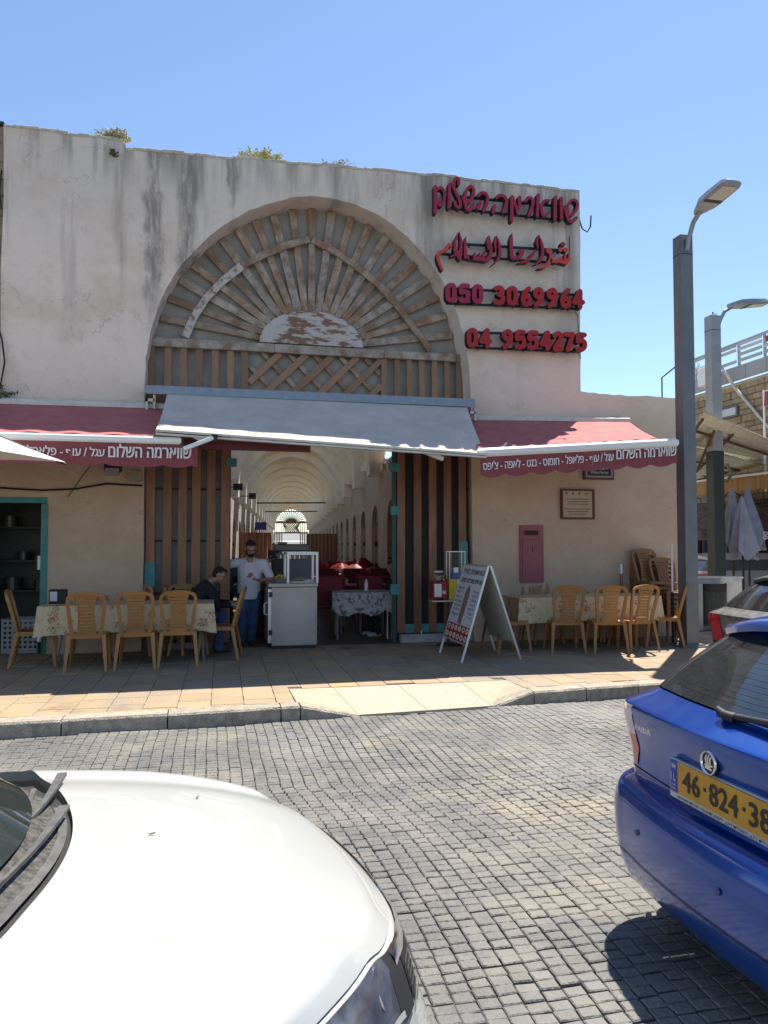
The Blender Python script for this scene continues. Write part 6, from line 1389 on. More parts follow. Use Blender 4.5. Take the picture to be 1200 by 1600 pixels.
hall_table(1.12, 12.35, .95, .75, m_wh, m_patt, 'small table with a crumpled patterned cloth by the east slatted door', 'tables near the gateway', .34)
ORD = ['first', 'second', 'third', 'fourth', 'fifth', 'sixth', 'seventh', 'eighth', 'ninth', 'tenth', 'eleventh', 'twelfth']
for i in range(11):
    s = 14.4+i*1.75; hall_table(1.35, s, 1.9, .8, m_redc, m_redc, ORD[i]+' red covered table from the gateway on the east side of the passage', gt, .12)
    for l, w3 in ((.75, 'westernmost'), (1.35, 'middle'), (1.95, 'easternmost')):
        hall_chair(l, s-.62, 0, w3+' red dining chair drawn up to the '+ORD[i]+' red covered table', gc)
        if i > 6: break
for i in range(12):
    s = 14.8+i*1.9; hall_table(-1.0, s, 1.5, .9, m_wh, m_wh, ORD[i]+' pale covered table from the gateway on the west side of the passage', gw, .22)
hall_chair(.62, 13.0, 8, 'red-backed dining chair with chrome legs standing first in the passage', gc); hall_chair(1.35, 12.95, 178, 'red dining chair behind the small patterned table', gc)
hall_chair(1.75, 12.25, 95, 'red dining chair under the guest with pale shoes', gc)
b = thing('sauce_bottle', 'white squeeze bottle standing on the crumpled patterned tablecloth', 'bottle', tuple(A(1.2, 12.35, .87))); c = A(1.2, 12.3, .868); B().lathe([(.03, 0), (.032, .12), (.02, .15), (.008, .19)], c, 12).build('bottle', m_white, b)
for k, (l, s) in enumerate(((1.0, 14.4), (1.5, 16.2), (.8, 16.3), (1.2, 17.9))):
    c = A(l, s, .868); b = thing('napkin_holder', ('white arched', 'low grey', 'small white', 'tall pale')[k]+' napkin holder on the '+('first', 'second', 'second', 'third')[k]+' red table', 'napkin holder', tuple(c)); q = B()
    if k == 0: q.tube([c+Vector((-.05, 0, 0)), c+Vector((-.045, 0, .08)), c+Vector((0, 0, .13)), c+Vector((.045, 0, .08)), c+Vector((.05, 0, 0))], .015, 6); q.box(c.x-.03, c.x+.03, c.y-.02, c.y+.02, c.z, c.z+.08)
    else: q.box(c.x-.05, c.x+.05, c.y-.03, c.y+.03, c.z, c.z+.08+.03*k, ch=.01)
    q.build('holder', m_white if k != 1 else m_postl, b)
# red fabric swags (covered chairs stacked) and plants on tables
rf = thing('red_cloth_bundle', 'bundle of bright red fabric standing on the rear red tables', 'cloth', tuple(A(1.7, 18.6, .9)))
for k, (l, s, h) in enumerate(((1.2, 18.6, .3), (1.75, 19, .42), (1.5, 18.2, .28), (2.0, 18.3, .22))):
    c = A(l, s, .86); P = [[c+Vector(((.05+.28*math.sin(f*1.5))*math.cos(a)*(1+.45*math.sin(3*a+k*2)), (.05+.2*math.sin(f*1.5))*math.sin(a), h*(1-f)-.0)) for a in [2*math.pi*i/16 for i in range(17)]] for f in (0, .25, .5, .75, 1)]; b = B(); b.grid(P); b.build('fold', mat('bright_red_cloth', (.22, .008, .014), .5), rf, smooth=True)
pl2 = thing('table_plant', 'small bushy green plant on a red table', 'plant', tuple(A(1.1, 18, .87))); b = B()
for k in range(120):
    c = A(1.1, 18, .95)+Vector((random.gauss(0, .14), random.gauss(0, .08), random.gauss(.02, .05))); b.add([c+Vector((random.uniform(-.04, .04), 0, random.uniform(-.03, .03))) for q in range(3)], [(0, 1, 2)])
kind(b.build('foliage', m_weedg, pl2), 'stuff'); B().box(*[v for q in ((A(1.1, 18).x-.07, A(1.1, 18).x+.07), (A(1.1, 18).y-.05, A(1.1, 18).y+.05), (.868, .93)) for v in q]).build('pot', m_white, pl2)
# framed board on the east wall, west sign, brown booths
wb = thing('wall_frame', 'dark framed board hanging on the east passage wall between arched doors', 'picture frame', tuple(A(2.4, 17, 1.6))); b = B(); lbox(b, 2.38, 2.449, 16.55, 17.15+.4, 1.25, 2.2); b.build('frame', m_dark, wb); b = B(); lbox(b, 2.37, 2.379, 16.63, 17.47, 1.32, 2.12); b.build('panel', mat('frame_panel', (.09, .075, .06), .5), wb)
for k, (l0, l1, s, lab) in enumerate(((-2.4, -.9, 36., 'brown timber booth front on the west side far down the passage'), (.8, 2.4, 40., 'brown timber booth front on the east side far down the passage'))):
    bt_ = thing('timber_booth', lab, 'booth', tuple(A((l0+l1)/2, s, .13)))
    nb2 = 8
    for q in range(nb2): b = B(); lbox(b, l0+(l1-l0)*q/nb2, l0+(l1-l0)*(q+1)/nb2-.015, s, s+.1, .13, 2.15); b.build('board', m_slatr, bt_)
bs_ = thing('blue_sign', 'small blue sign above the west booth deep in the passage', 'sign', tuple(A(-1.4, 35, 2.4))); b = B(); lbox(b, -1.62, -1.1, 34.9, 34.95, 2.25, 2.6); b.build('board', mat('blue_board', (.02, .04, .25), .5), bs_)
for l, s, z, w_ in ((-2.05, 30, 3.7, .35), (-1.7, 34, 3.6, .3)):
    t = thing('ceiling_speaker', 'black box speaker hanging high on the west passage wall'+(', the closer one' if s == 30 else ', the farther one'), 'speaker', tuple(A(l, s, z))); b = B(); lbox(b, l-w_/2, l+w_/2, s, s+.2, z, z+.25); b.build('case', m_black, t); b = B(); lbox(b, -2.45, l-w_/2, s+.08, s+.12, z+.1, z+.13); b.build('bracket', m_black, t)
# pale van outside the north gate; yard and house added pale for the glare
kind(B().box(-8, 34, 111, 135, -.2, .05).build('yard', mat('pale_yard', (.55, .52, .47), .9)), 'structure')
vn2 = thing('white_van', 'white van parked in the sun beyond the far gate of the passage', 'van', tuple(A(0, 116, .05)))
q = B(); c = A(0, 116); q.box(c.x-2.4, c.x+2.0, c.y, c.y+1.9, .45, 2.1, ch=.12); q.build('body', m_white, vn2); q = B(); q.box(c.x-2.0, c.x-.6, c.y-.02, c.y-.001, 1.35, 1.9); q.build('window', m_dark, vn2)
for x in (-1.6, 1.2): q = B(); q.lathe([(.33, -.1), (.33, .1)], (0, 0, 0), 16, Matrix.Translation((c.x+x, c.y+.1, .38)) @ Matrix.Rotation(R(90), 4, 'X')); q.build('wheel', m_black, vn2)
fh = thing('pale_house', 'pale house front added as a bright backdrop beyond the far gate of the passage', 'house', tuple(A(0, 130, 0))); c = A(0, 130); B().box(c.x-9, c.x+9, c.y, c.y+4, 0, 3.4).build('wall', mat('glare_backdrop', (.75, .73, .68), .9), fh)
# ================= VEHICLES =================
def paint(name, c, metal=.0, rough=.35, coat=1., c2=None, f=.3, sc=6):
    return mat(name, c, rough, metal, coat=coat, c2=c2, sc=sc, f=f)
m_blue = paint('blue_car_paint', (.0, .062, .37), .5, .28, c2=(.0, .052, .31), sc=3)
m_blue.node_tree.nodes['Principled BSDF'].inputs['Coat Roughness'].default_value = .09
m_wcar = paint('white_car_paint', (.45, .46, .445), 0, .4); m_silv = paint('silver_car_paint', (.62, .63, .64), .2, .3); m_bcar = paint('dusty_black_car_paint', (.045, .045, .045), .1, .5, .4, c2=(.14, .135, .12), f=.5, sc=14)
m_cglass = mat('tinted_car_glass', (.018, .022, .026), .04, spec=.8, coat=.6, c2=(.05, .05, .048), sc=9, f=.12)
m_tyre = mat('tyre_rubber', (.02, .02, .02), .85); m_rim = mat('alloy_rim', (.45, .45, .46), .35, .8); m_trim = mat('black_trim', (.02, .02, .021), .55); m_chr = mat('chrome', (.75, .76, .78), .12, 1.)
m_lred = mat('red_lamp_lens', (.5, .012, .015), .12, coat=1); m_lclr = mat('clear_lamp_lens', (.55, .42, .42), .1, coat=1, c2=(.7, .6, .6), sc=30)
m_seam = mat('panel_gap', (.004, .004, .006), .9)
HW_ = .775
# rows: z, rear x, half width, corner radius, bow
ROWS = [(.17, .10, .66, .16, .03), (.22, .035, .72, .2, .035), (.34, -.005, .755, .22, .04), (.47, -.02, .765, .22, .045), (.55, -.012, .77, .22, .045), (.60, .012, .768, .22, .045), (.615, .05, .765, .2, .045), (.622, .095, .762, .17, .045),
        (.66, .105, .765, .17, .04), (.74, .10, .77, .17, .04), (.80, .085, .77, .17, .04), (.88, .06, .765, .17, .045), (.925, .052, .757, .17, .05), (.94, .066, .745, .16, .055), (.975, .14, .715, .18, .055), (.995, .175, .70, .18, .055)]
def dense(rows, n=3):
    """extra rows between the given ones on a smooth curve"""
    out = []
    for i in range(len(rows)-1):
        p0, p1, p2, p3 = (np.array(rows[max(i-1, 0)]), np.array(rows[i]), np.array(rows[i+1]), np.array(rows[min(i+2, len(rows)-1)]))
        for k in range(n):
            t = k/n; out.append(tuple(float(v) for v in .5*((2*p1)+(p2-p0)*t+(2*p0-5*p1+4*p2-p3)*t*t+(3*p1-p0-3*p2+p3)*t**3)))
    return out+[rows[-1]]
GLASS = [(1.0, .19, .70, .17, .055), (1.06, .255, .675, .17, .05), (1.12, .325, .645, .17, .045), (1.18, .40, .605, .17, .04), (1.25, .485, .555, .17, .04)]
def path(row, L=3.7, n=7):
    z, x, w_, r, bow = row; P = []
    for k in range(21): y = (w_-r)*k/20; P.append((x+bow*(y/(w_-r))**2, y))
    xb = x+bow
    for k in range(1, 15): a = math.pi/2*k/14; a = a; P.append((xb+r*(1-math.cos(a)), w_-r+r*math.sin(a)))
    for k in range(1, n+1): P.append((xb+r+(L-xb-r)*k/n, w_))
    return [(p[0], -p[1], z) for p in P[::-1]][:-1]+[(p[0], p[1], z) for p in P]
def off(p, d): return (p[0]-d, p[1], p[2])
def make_car(name, label, loc, rz, pm, bump_m=None, detail=0, glass=None, lamp=m_lred, H_=1.385, L=3.7, group='parked cars'):
    t = thing(name, label, 'car', loc, rz, group); gm_ = glass or m_cglass
    b = B(); b.grid([path(r, L) for r in [ROWS[6]]+dense(ROWS[7:])]); body = b.build('body', pm, t, smooth=28, W=False)
    b = B(); b.grid([path(r, L) for r in dense(ROWS[:7])]); b.build('bumper', bump_m or pm, t, smooth=28, W=False)
    # pillars and roof
    b = B(); N_ = len(path(GLASS[0])); top = [path(r, 2.9) for r in GLASS]
    roof = [[(q[0], q[1], q[2]) for q in path((1.285, .55, .54, .16, .04), 2.75)], path((H_-.03, .8, .51, .16, .04), 2.5), path((H_, 1.0, .44, .16, .03), 2.35)]
    b.grid(top+roof); b.add(roof[-1], [tuple(range(N_))]); cab = b.build('cabin', pm, t, smooth=28, W=False)
    b = B()  # rear window sits proud of the shell
    P = [[(p[0]-.006, p[1]*1.006, p[2]) for p in path(r, 2.9)[12:-12]] for r in GLASS]
    b.grid(P); rw = b.build('rear_window', gm_, cab, smooth=True, W=False)
    for s in (-1, 1):
        b = B(); P = []
        for r in GLASS: P.append([(x, s*(r[2]+.004), r[0]) for x in np.linspace(r[1]+r[3]+.16, 2.95-(r[0]-1)*1.6, 8)])
        b.grid(P); b.build('side_window', gm_, cab, W=False)
    b = B(); P = [[(3.0-(r[0]-1)*1.9+.02, y, r[0]) for y in np.linspace(-r[2]*.97, r[2]*.97, 9)] for r in GLASS]+[[(2.5, y, 1.27) for y in np.linspace(-.54, .54, 9)]]; b.grid(P); b.build('windscreen', gm_, cab, smooth=True, W=False)
    b = B(); b.grid([[(2.95, y, .995) for y in np.linspace(-.74, .74, 9)], [(3.5, y, .93-.05*(y/.74)**2) for y in np.linspace(-.74, .74, 9)], [(L+.02, y, .8-.05*(y/.74)**2) for y in np.linspace(-.72, .72, 9)], [(L+.08, y, .55) for y in np.linspace(-.7, .7, 9)], [(L+.02, y, .2) for y in np.linspace(-.7, .7, 9)]]); b.build('bonnet', pm, t, smooth=40, W=False)
    b = B(); b.box(.3, L-.1, -.68, .68, .16, .3); b.build('underbody', m_trim, t, W=False)
    for x in (.62, L-.62):
        for s in (-1, 1):
            T = Matrix.Translation((x, s*.69, .285)) @ Matrix.Rotation(R(90), 4, 'X')
            b = B(); b.lathe([(.2, -.09), (.275, -.085), (.288, -.06), (.288, .06), (.275, .085), (.2, .09)], (0, 0, 0), 28, T); wl = b.build('wheel', m_tyre, t, smooth=40, W=False)
            b = B(); b.lathe([(.19, -.088), (.195, -.092), (.03, -.07)] if s > 0 else [(.03, .07), (.195, .092), (.19, .088)], (0, 0, 0), 20, T); b.build('rim', m_rim, wl, W=False)
            # arch shadow trim
            b = B(); P = []
            for k in range(13): a = math.pi*k/12; P.append([(x+.33*math.cos(a), s*.771, .285+.33*math.sin(a)), (x+.30*math.cos(a), s*.771, .285+.30*math.sin(a))])
            b.grid(P); b.build('wheel_arch', m_trim, t, W=False)
    # spoiler over the window
    P = [[(x+.06*(abs(y)/.5)**3, y, z-.055*(abs(y)/.5)**2) for y in np.linspace(-.5, .5, 17)] for x, z in ((.72, 1.365), (.56, 1.345), (.46, 1.325), (.445, 1.31), (.45, 1.285), (.54, 1.275))]
    b = B(); b.grid(P); b.build('spoiler', pm, cab, smooth=50, W=False)
    # tail lamps wrap the corner
    for s in (-1, 1):
        rows = [(.665, .108, .766, .17, .04), (.74, .10, .771, .17, .04), (.80, .085, .771, .17, .04), (.88, .06, .766, .17, .045), (.93, .055, .756, .17, .05)]
        def lp(r, a0, a1, k=7, d=.006):
            z, x, w_, rr, bow = r; return [(x+bow+rr*(1-math.cos(a))-d*math.cos(a), s*(w_-rr+(rr+d)*math.sin(a)), z) for a in np.linspace(a0, a1, k)]
        _lp = lp
        if not detail:
            def lp(r, a0, a1, k=7, d=.008): z, x, w_, rr, bow = r; return [(x+bow*((w_-rr-q)/(w_-rr))**2-d, s*(w_-rr-q), z) for q in (.12, .06)]+_lp(r, .02, a1, k, d)
        q0 = -.1
        lo_ = B(); lo_.grid([lp(r, q0+(.2 if i == 0 else 0), 1.52) for i, r in enumerate(rows[:3])]); o = lo_.build('tail_lamp', lamp, t, smooth=True, W=False)
        hi = B(); hi.grid([lp(r, q0, 1.52) for r in rows[2:]]); hi.build('clear_lens', m_lclr if detail else lamp, o, smooth=True, W=False)
    # seams
    b = B(); b.grid([[off(p, .0015) for p in path((z, x, w_, r, bow), L)[12:-12]] for (z, x, w_, r, bow) in ((.652, .1045, .7655, .165, .04), (.657, .1045, .7655, .168, .04))]); b.build('tailgate_gap', m_seam, t, W=False)
    return t, body, cab, rw
car, body, cab, rw = make_car('blue_estate_car', 'blue estate car with a yellow number plate parked nearest the camera', (1.665, 2.44, 0), 0, m_blue, detail=1)
MX = Matrix(((0, 0, -1, 0), (-1, 0, 0, 0), (0, 1, 0, 0), (0, 0, 0, 1)))        # text plane -> rear face of a car (read from behind)
m_yplate = mat('yellow_plate', (.60, .29, .02), .45, c2=(.53, .25, .02), sc=8); m_pblue = mat('plate_blue', (.02, .06, .35), .4); m_pblk = mat('plate_black', (.012, .012, .012), .4)
yc = -.0; zc = .735
pf = B().box(.068, .09, -.345, .25, zc-.085, zc+.065, ch=.004).build('plate_frame', m_wcar, body, W=False)
B().box(.064, .0675, -.338, .195, zc-.058, zc+.06).build('number_plate', m_yplate, body, W=False)
B().box(.0635, .0672, .196, .242, zc-.058, zc+.06).build('country_band', m_pblue, body, W=False)
def ctext(s_, w_, h_, y, z, x, m, par, bold=.0, name='lettering'):
    me = text_mesh(s_, 1., 0, .001); k0 = [tuple(v.co) for v in me.vertices]; fs = [tuple(p.vertices) for p in me.polygons]
    vs = []; ff = []
    for q, d in enumerate((0,) if not bold else (-bold, 0, bold)):
        for e, dy in enumerate((0,) if not bold else (-bold*.6, bold*.6)):
            n0 = len(vs); vs += [(v[0]+d, v[1]+dy, v[2]+(q*2+e)*.0002) for v in k0]; ff += [tuple(i+n0 for i in f) for f in fs]
    me = bpy.data.meshes.new(name); me.from_pydata(vs, [], ff); xs = [v[0] for v in vs]; ys = [v[1] for v in vs]; a, c, e, g = min(xs), max(xs), min(ys), max(ys)
    for v in me.vertices: v.co = ((v.co.x-(a+c)/2)/(c-a)*w_, (v.co.y-(e+g)/2)/(g-e)*h_, v.co.z*.3)
    me.materials.append(m); me.transform(Matrix.Translation((x, y, z)) @ MX); return link(name, me, par, W=False)
for s_, w_, y in (('46', .105, .11), ('824', .155, -.073), ('38', .105, -.255)): ctext(s_, w_, .078, y, zc+.002, .0615, m_pblk, body, .018)
for y in (.03, -.178): B().box(.0615, .0638, y-.006, y+.006, zc+.0, zc+.012).build('dot', m_pblk, body, W=False)
ctext('I L', .03, .03, .219, zc-.0, .061, m_wcar, body, .03)
B().box(.061, .0634, .205, .229, zc+.032, zc+.048).build('flag', m_wcar, body, W=False); B().box(.0605, .0609, .206, .228, zc+.034, zc+.036).box(.0605, .0609, .206, .228, zc+.044, zc+.046).build('flag_stripe', m_pblue, body, W=False)
ctext('ישראל'[::-1], .026, .008, .217, zc-.03, .061, m_wcar, body); ctext('ISRAEL', .026, .007, .217, zc-.043, .061, m_wcar, body)
ctext('מכירת רכב, השכרת רכב, ליסינג תפעולי, שירות מוסכים'[::-1], .5, .012, -.05, zc-.0715, .066, m_pblk, body)
# badge
em = B(); em.lathe([(.0, -.004), (.042, -.004), (.042, .006), (.0, .006)], (0, 0, 0), 32, Matrix.Translation((.068, .0, .845)) @ MX); em = em.build('badge', m_pblk, body, W=False, smooth=40)
b = B(); P = []
for k in range(33):
    a = 2*math.pi*k/32; P.append([(.06-.008*q1, math.cos(a)*(.0395+q0), .845+math.sin(a)*(.0395+q0)) for q0, q1 in ((.004, 0), (.002, .8), (-.002, .8), (-.004, 0))])
b.grid(P); b.build('badge_ring', m_chr, em, smooth=True, W=False)
st = [[(-.022, -.012, .003), (.0, -.014, .004), (.02, -.008, .003)], [(-.02, -.02, .003), (.014, -.022, .004)], [(-.012, -.006, .004), (-.018, .01, .004), (-.012, .024, .003)], [(-.002, -.006, .004), (-.006, .012, .004), (.002, .026, .003)], [(.008, -.004, .004), (.007, .012, .004), (.014, .022, .003)]]
me = stroke_mesh([[(p[0], p[1], p[2]) for p in s] for s in st], .0009, .003); me.transform(Matrix(((0, 1, 0, .062), (-1, 0, 0, 0), (0, 0, 1, .845), (0, 0, 0, 1)))); me.materials.clear(); me.materials.append(m_chr); me.polygons.foreach_set('material_index', [0]*len(me.polygons)); link('winged_arrow', me, em, W=False)
ctext('FABIA', .12, .022, .435, .858, .064, m_chr, body, .03, 'model_lettering')
for v in body.children[-1].data.vertices: v.co.x += .035*((v.co.y)/.62)**2-.006
# heating lines in the rear window
for k in range(13):
    z = 1.03+.017*k; i = min(3, int((z-1.0)/.06)); f = (z-GLASS[i][0])/(GLASS[i+1][0]-GLASS[i][0]); x = GLASS[i][1]+(GLASS[i+1][1]-GLASS[i][1])*f; w_ = GLASS[i][2]-.16
    B().tube([(x-.0075+.05*(y/(w_-.03))**2, y, z) for y in np.linspace(-w_, w_, 9)], .0008, 3).build('heating_line', mat('heating_line_brown', (.12, .1, .08), .5), rw, W=False)
wp = B().tube([(.155, -.02, 1.0), (.14, .02, 1.005), (.15, .07, 1.015)], [.02, .017, .012], 10); wp.bar((.15, .06, 1.0), (.165, -.36, 1.035), .022, .02, ch=.004); wp = wp.build('wiper', m_trim, cab, smooth=40, W=False); B().bar((.168, .1, 1.0), (.178, -.38, 1.02), .006, .02).build('wiper_blade', m_black, wp, W=False)
for y in (.72, .38, -.15, -.5):
    x = -.023+.045*(y/.55)**2 if abs(y) < .6 else .09
    T = Matrix.Translation((x, y, .47)) @ Matrix.Rotation(R(90 if abs(y) < .6 else 35), 4, 'Y'); B().lathe([(.0, -.003), (.011, -.003), (.012, .0)], (0, 0, 0), 16, T).build('parking_sensor', mat('sensor_blue', (.004, .02, .14), .35, coat=.5), car, W=False)
b = B(); b.grid([[off(p, .003) for p in path((z, x, w_, r, bow))[16:-16]] for (z, x, w_, r, bow) in ((.333, -.004, .7551, .22, .04), (.338, -.005, .7553, .22, .04))]); b.build('bumper_crease', m_seam, car, W=False)
b = B(); b.box(.02, .03, -.5, -.25, .33, .345); b.build('reflector', m_lclr, car, W=False)

# dusty black hatchback by the kerb, silver cars on the plaza
make_car('black_hatchback', 'dusty black hatchback with a bright red tail lamp and pale bumper at the kerb', (4.80, 6.2, 0), R(2), m_bcar, mat('pale_dusty_bumper', (.42, .41, .38), .5, c2=(.3, .29, .26), sc=10), H_=1.38)
make_car('silver_car', 'silver hatchback parked on the plaza behind the low white wall', (10.9, 16.5, 0.0), R(4), m_silv, H_=1.4, glass=mat('painted_sky_car_glass', (.13, .14, .17), .05, coat=1))  # glass colour lightened to paint in a sky reflection
make_car('silver_car', 'paler car parked behind the folded umbrellas on the plaza', (13.1, 19.2, 0.0), R(-6), m_wcar, H_=1.45, glass=MATS['painted_sky_car_glass'])

# ---- white car: bonnet, nose, cowl, screen
wc = thing('white_car', 'white car in the foreground with dusty wipers, seen over its bonnet', 'car', (-.36, 1.92, 0), R(7), 'parked cars')
def xr(y): return .05-.30*(abs(y)/.74)**2
def xf(y): return .77-.262*(min(abs(y), .80)/.606)**2.45
def zh(x, y):
    f = max(x, -.6)/.8; z = .955-.085*f-.115*max(0, f)**3.2-.075*(abs(y)/.74)**4-.03*max(0, (abs(y)-.47)/.27)
    z += .014*math.exp(-((abs(y)-.50)/.035)**2)*max(0, 1-abs(f-.3)*.9) - .006*math.exp(-((abs(y)-.42)/.06)**2)
    return z
b = B(); P = []
for i in range(41):
    f = i/40; r = []
    for j in range(61):
        y = -.74+1.48*j/60; x = xr(y)+(xf(y)-xr(y))*f; r.append((x, y*(1+.13*(1-f**2.5)), zh(x, y)-.02*max(0, f-.93)/.07))
    P.append(r)
b.grid(P); b.grid([[(p[0], p[1], p[2]) for p in P[0]], [(p[0]+.012, p[1], p[2]-.03) for p in P[0]]]); b.build('bonnet', m_wcar, wc, smooth=True, W=False)
# skirt: nose and wings from the bonnet edge down
edge = [(-2.6, .83), (-2.0, .842), (-1.5, .842), (-1.0, .842), (-.6, .841), (-.35, .839)]+[(xf(.741)*f_+xr(.741)*(1-f_), .741*(1+.13*(1-f_**2.5))) for f_ in (.02, .2, .4, .6, .75, .87, .95)]
fr_ = [(xf(y), y) for y in np.linspace(.74, -.74, 45)]
ed = [(x, y) for x, y in edge]+fr_+[(x, -y) for x, y in edge[::-1]]
def nrm(i, E):
    a = Vector(E[max(i-1, 0)]); c = Vector(E[min(i+1, len(E)-1)]); d = (c-a).normalized(); return Vector((d.y, -d.x))*(-1)
SK = [(-.012, -.004), (.004, -.006), (.018, -.018), (.036, -.07), (.062, -.15), (.09, -.22), (.112, -.31), (.115, -.44), (.09, -.58), (.04, -.66)]
def skp(i, o_, dz, E=ed):
    n_ = nrm(i, E); x, y = E[i]; z0 = zh(min(x, .8), max(-.74, min(.74, y)))-(.02 if abs(y) < .7405 and x > xf(.74)-.03 else .0); fr2 = max(0., n_.x)
    return (x+n_.x*o_, y+n_.y*o_, z0+dz)
# orientation check for outward normals
if nrm(len(ed)//2, ed).x < 0:
    _n = nrm
    def nrm(i, E): return _n(i, E)*-1
b = B(); b.grid([[skp(i, o_, dz) for (o_, dz) in SK] for i in range(len(ed))]); b.build('front_body', m_wcar, wc, smooth=40, W=False)
i0 = len(edge); 
def patch(y0, y1, s0, s1, m, name, par=wc, d=.006, n=12, zc_=0.):
    """a panel lying proud on the nose between lateral positions y0..y1 and heights s0..s1 below the bonnet edge"""
    E = [(xf(y), y) for y in np.linspace(y0, y1, n)]
    P = []
    for i in range(n):
        r = []
        for q in np.linspace(s0, s1, 5):
            o_ = np.interp(-q, [.004, .018, .07, .15, .22, .31, .44], [0.004, .018, .036, .062, .09, .112, .115])+d; r.append(skp(i, o_, q, E))
        P.append(r)
    b = B(); b.grid(P); return b.build(name, m, par, smooth=True, W=False)
gr = patch(.42, -.37, -.035, -.135, m_trim, 'grille', d=.004)
for q in (-.05, -.065, -.08, -.095, -.11, -.125): patch(.41, -.37, q, q-.006, mat('grille_bar', (.08, .08, .085), .35, .4), 'grille_bar', gr, d=.010)
patch(.43, -.42, -.006, -.034, m_chr, 'chrome_strip', d=.008)
# near-side and far-side lamp
m_lampin = mat('headlamp_interior', (.05, .055, .065), .12, .3, coat=1, c2=(.22, .23, .25), sc=9, f=.35)
for s in (1, -1):
    lp_ = patch(s*.46, s*.735, -.003, -.105, m_lampin, 'headlamp', d=.007, n=16)
    patch(s*.385, s*.465, -.003, -.125, m_trim, 'headlamp_surround', d=.0075)
    patch(s*.46, s*.60, -.1, -.112, m_wcar, 'headlamp_lip', lp_, d=.014)
    for k in range(3):
        y = s*(.52+.07*k); x = xf(y); T = Matrix.Translation((x+.02-k*.004, y, zh(x, y)-.085)) @ Matrix.Rotation(R(70), 4, 'Y'); B().lathe([(.0, .0), (.026, .0), (.03, .012)], (0, 0, 0), 16, T).build('reflector', m_chr, lp_, W=False)
    b = B(); b.lathe([(.2, -.09), (.275, -.085), (.288, -.06), (.288, .06), (.275, .085), (.2, .09)], (0, 0, 0), 28, Matrix.Translation((-.05, s*.70, .285)) @ Matrix.Rotation(R(90), 4, 'X')); b.build('wheel', m_tyre, wc, smooth=40, W=False)
# badge on the nose
B().lathe([(.0, 0), (.035, 0), (.035, .01), (.0, .012)], (0, 0, 0), 20, Matrix.Translation((.80, 0, .685)) @ Matrix.Rotation(R(75), 4, 'Y')).build('nose_badge', m_chr, wc, W=False)
# cowl, windscreen, wipers
m_cowl = mat('dusty_black_cowl', (.02, .02, .02), .85, c2=(.11, .105, .095), sc=60, f=.5, bump=.4, bs=120); m_dust = mat('dusty_grey_rubber', (.055, .055, .055), .7, c2=(.11, .107, .10), sc=25)
def cw(f, y): x = xr(y)+.004-.10*f; return (x, y*(1-.03*f), zh(-.1, y)-.028-.01*math.sin(f*3.1)+.03*f)
b = B(); b.grid([[cw(f, y) for y in np.linspace(-.73, .73, 31)] for f in np.linspace(0, 1, 8)]); b.build('cowl', m_trim, wc, smooth=True, W=False)
b = B(); b.grid([[(p[0], p[1], p[2]+.006) for p in [cw(f, y) for y in np.linspace(-.68, .64, 31)]] for f in np.linspace(.38, .98, 5)]); b.build('cowl_panel', m_cowl, wc, smooth=True, W=False)
b = B(); b.grid([[(p[0], p[1], p[2]+.012) for p in [cw(f, y) for y in np.linspace(-.70, .2, 21)]] for f in np.linspace(.16, .36, 3)]); b.build('dusty_seal', m_dust, wc, smooth=True, W=False)
def gl(f, y):   # screen surface, f 0 base -> 1 top
    c = cw(.93, y); return (c[0]-.72*f-.04*f*f, c[1]*(1-.18*f), c[2]+.02+.44*f)
m_wsg = mat('windscreen_glass', (.012, .02, .021), .03, coat=.5, spec=.6, c2=(.03, .04, .04), sc=1, f=.3)
b = B(); b.grid([[gl(f, y) for y in np.linspace(-.70, .70, 25)] for f in np.linspace(0, 1, 9)]); b.build('windscreen', m_wsg, wc, smooth=True, W=False)
tp = [gl(1, y) for y in np.linspace(-.70, .70, 25)]
b = B(); b.grid([tp, [(p[0]-.5, p[1], p[2]+.03) for p in tp], [(p[0]-1.4, p[1], p[2]) for p in tp], [(p[0]-2.0, p[1]*1.1, p[2]-.35) for p in tp], [(p[0]-2.1, p[1]*1.2, .3) for p in tp]]); b.build('roof', m_wcar, wc, smooth=40, W=False)
for s in (-1, 1):
    b = B(); P = [[(gl(f, s*.7)[0], gl(f, s*.7)[1]*1.005, gl(f, s*.7)[2]), (-2.7+f*.2, s*(.75-.13*f), .93+.42*f)] for f in np.linspace(0, 1, 5)]; b.grid(P); b.build('side_window', m_cglass, wc, W=False)
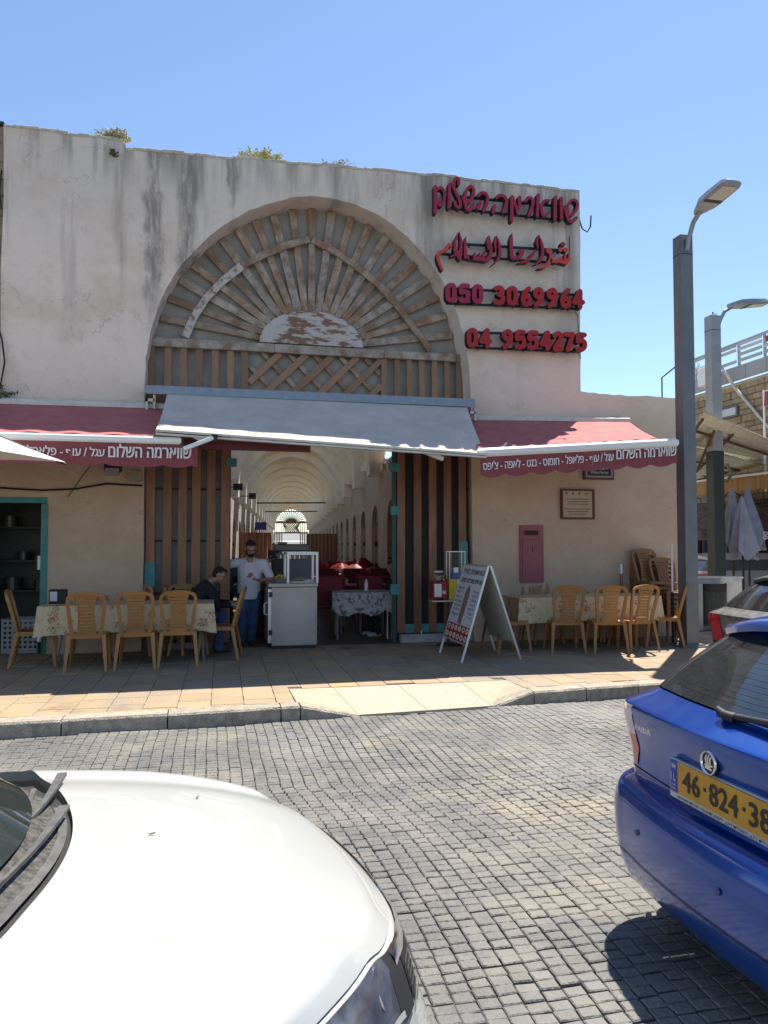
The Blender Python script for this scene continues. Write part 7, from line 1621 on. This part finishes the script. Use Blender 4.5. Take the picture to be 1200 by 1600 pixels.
def wiper(p0, p1, piv, nm):
    t_ = B().bar(p0, p1, .022, .014, ch=.003).build('wiper_blade', m_dust, wc, W=False)
    B().tube([piv, Vector(piv).lerp(Vector(p1), .3)+Vector((0, 0, .02)), Vector(p0).lerp(Vector(p1), .45)+Vector((0, 0, .014))], [.02, .014, .008], 8).build('wiper_arm', m_dust, wc, smooth=True, W=False)
    c = Vector(p0).lerp(Vector(p1), .45); B().box(c.x-.025, c.x+.025, c.y-.018, c.y+.018, c.z+.006, c.z+.024, ch=.004).build('wiper_clip', m_dark, wc, W=False)
g0 = lambda f, y, h: tuple(Vector(gl(f, y))+Vector((0, 0, h)))
def wset(p0, p1, clip, cap, mid, end, z):
    B().bar((*p0, z), (*p1, z+.005), .015, .012, ch=.003).build('wiper_blade', m_dust, wc, W=False)
    if clip: B().box(clip[0]-.014, clip[0]+.014, clip[1]-.03, clip[1]+.03, z+.006, z+.024, ch=.004).build('wiper_clip', m_dark, wc, W=False)
    b = B(); P = []
    for t_ in np.linspace(0, 1, 11):
        x = (1-t_)**2*cap[0]+2*t_*(1-t_)*mid[0]+t_*t_*end[0]; y = (1-t_)**2*cap[1]+2*t_*(1-t_)*mid[1]+t_*t_*end[1]; w_ = .019*(1-t_)**1.3+.006
        P.append([(x-w_/2, y, z+.012), (x-w_/2, y, z+.021), (x+w_/2, y, z+.021), (x+w_/2, y, z+.012), (x-w_/2, y, z+.012)])
    b.grid(P); b.add(P[0][:4], [(0, 1, 2, 3)]); b.build('wiper_arm', m_dust, wc, W=False)
wset((-.072, -.24), (-.062, .34), (-.058, .045), (.004, .43), (-.024, .14), (-.05, .05), .953)
wset((-.095, -.68), (-.07, -.14), None, (.026, .12), (-.004, -.12), (-.07, -.32), .958)
# small dark leaf specks on the bonnet
for (x, y, a) in ((.22, -.02, .3), (.36, .28, 1.1)): B().bar((x, y, zh(x, y)+.003), (x+.014*math.cos(a), y+.014*math.sin(a), zh(x, y)+.004), .003, .002).build('leaf_speck', m_rust, wc, W=False)
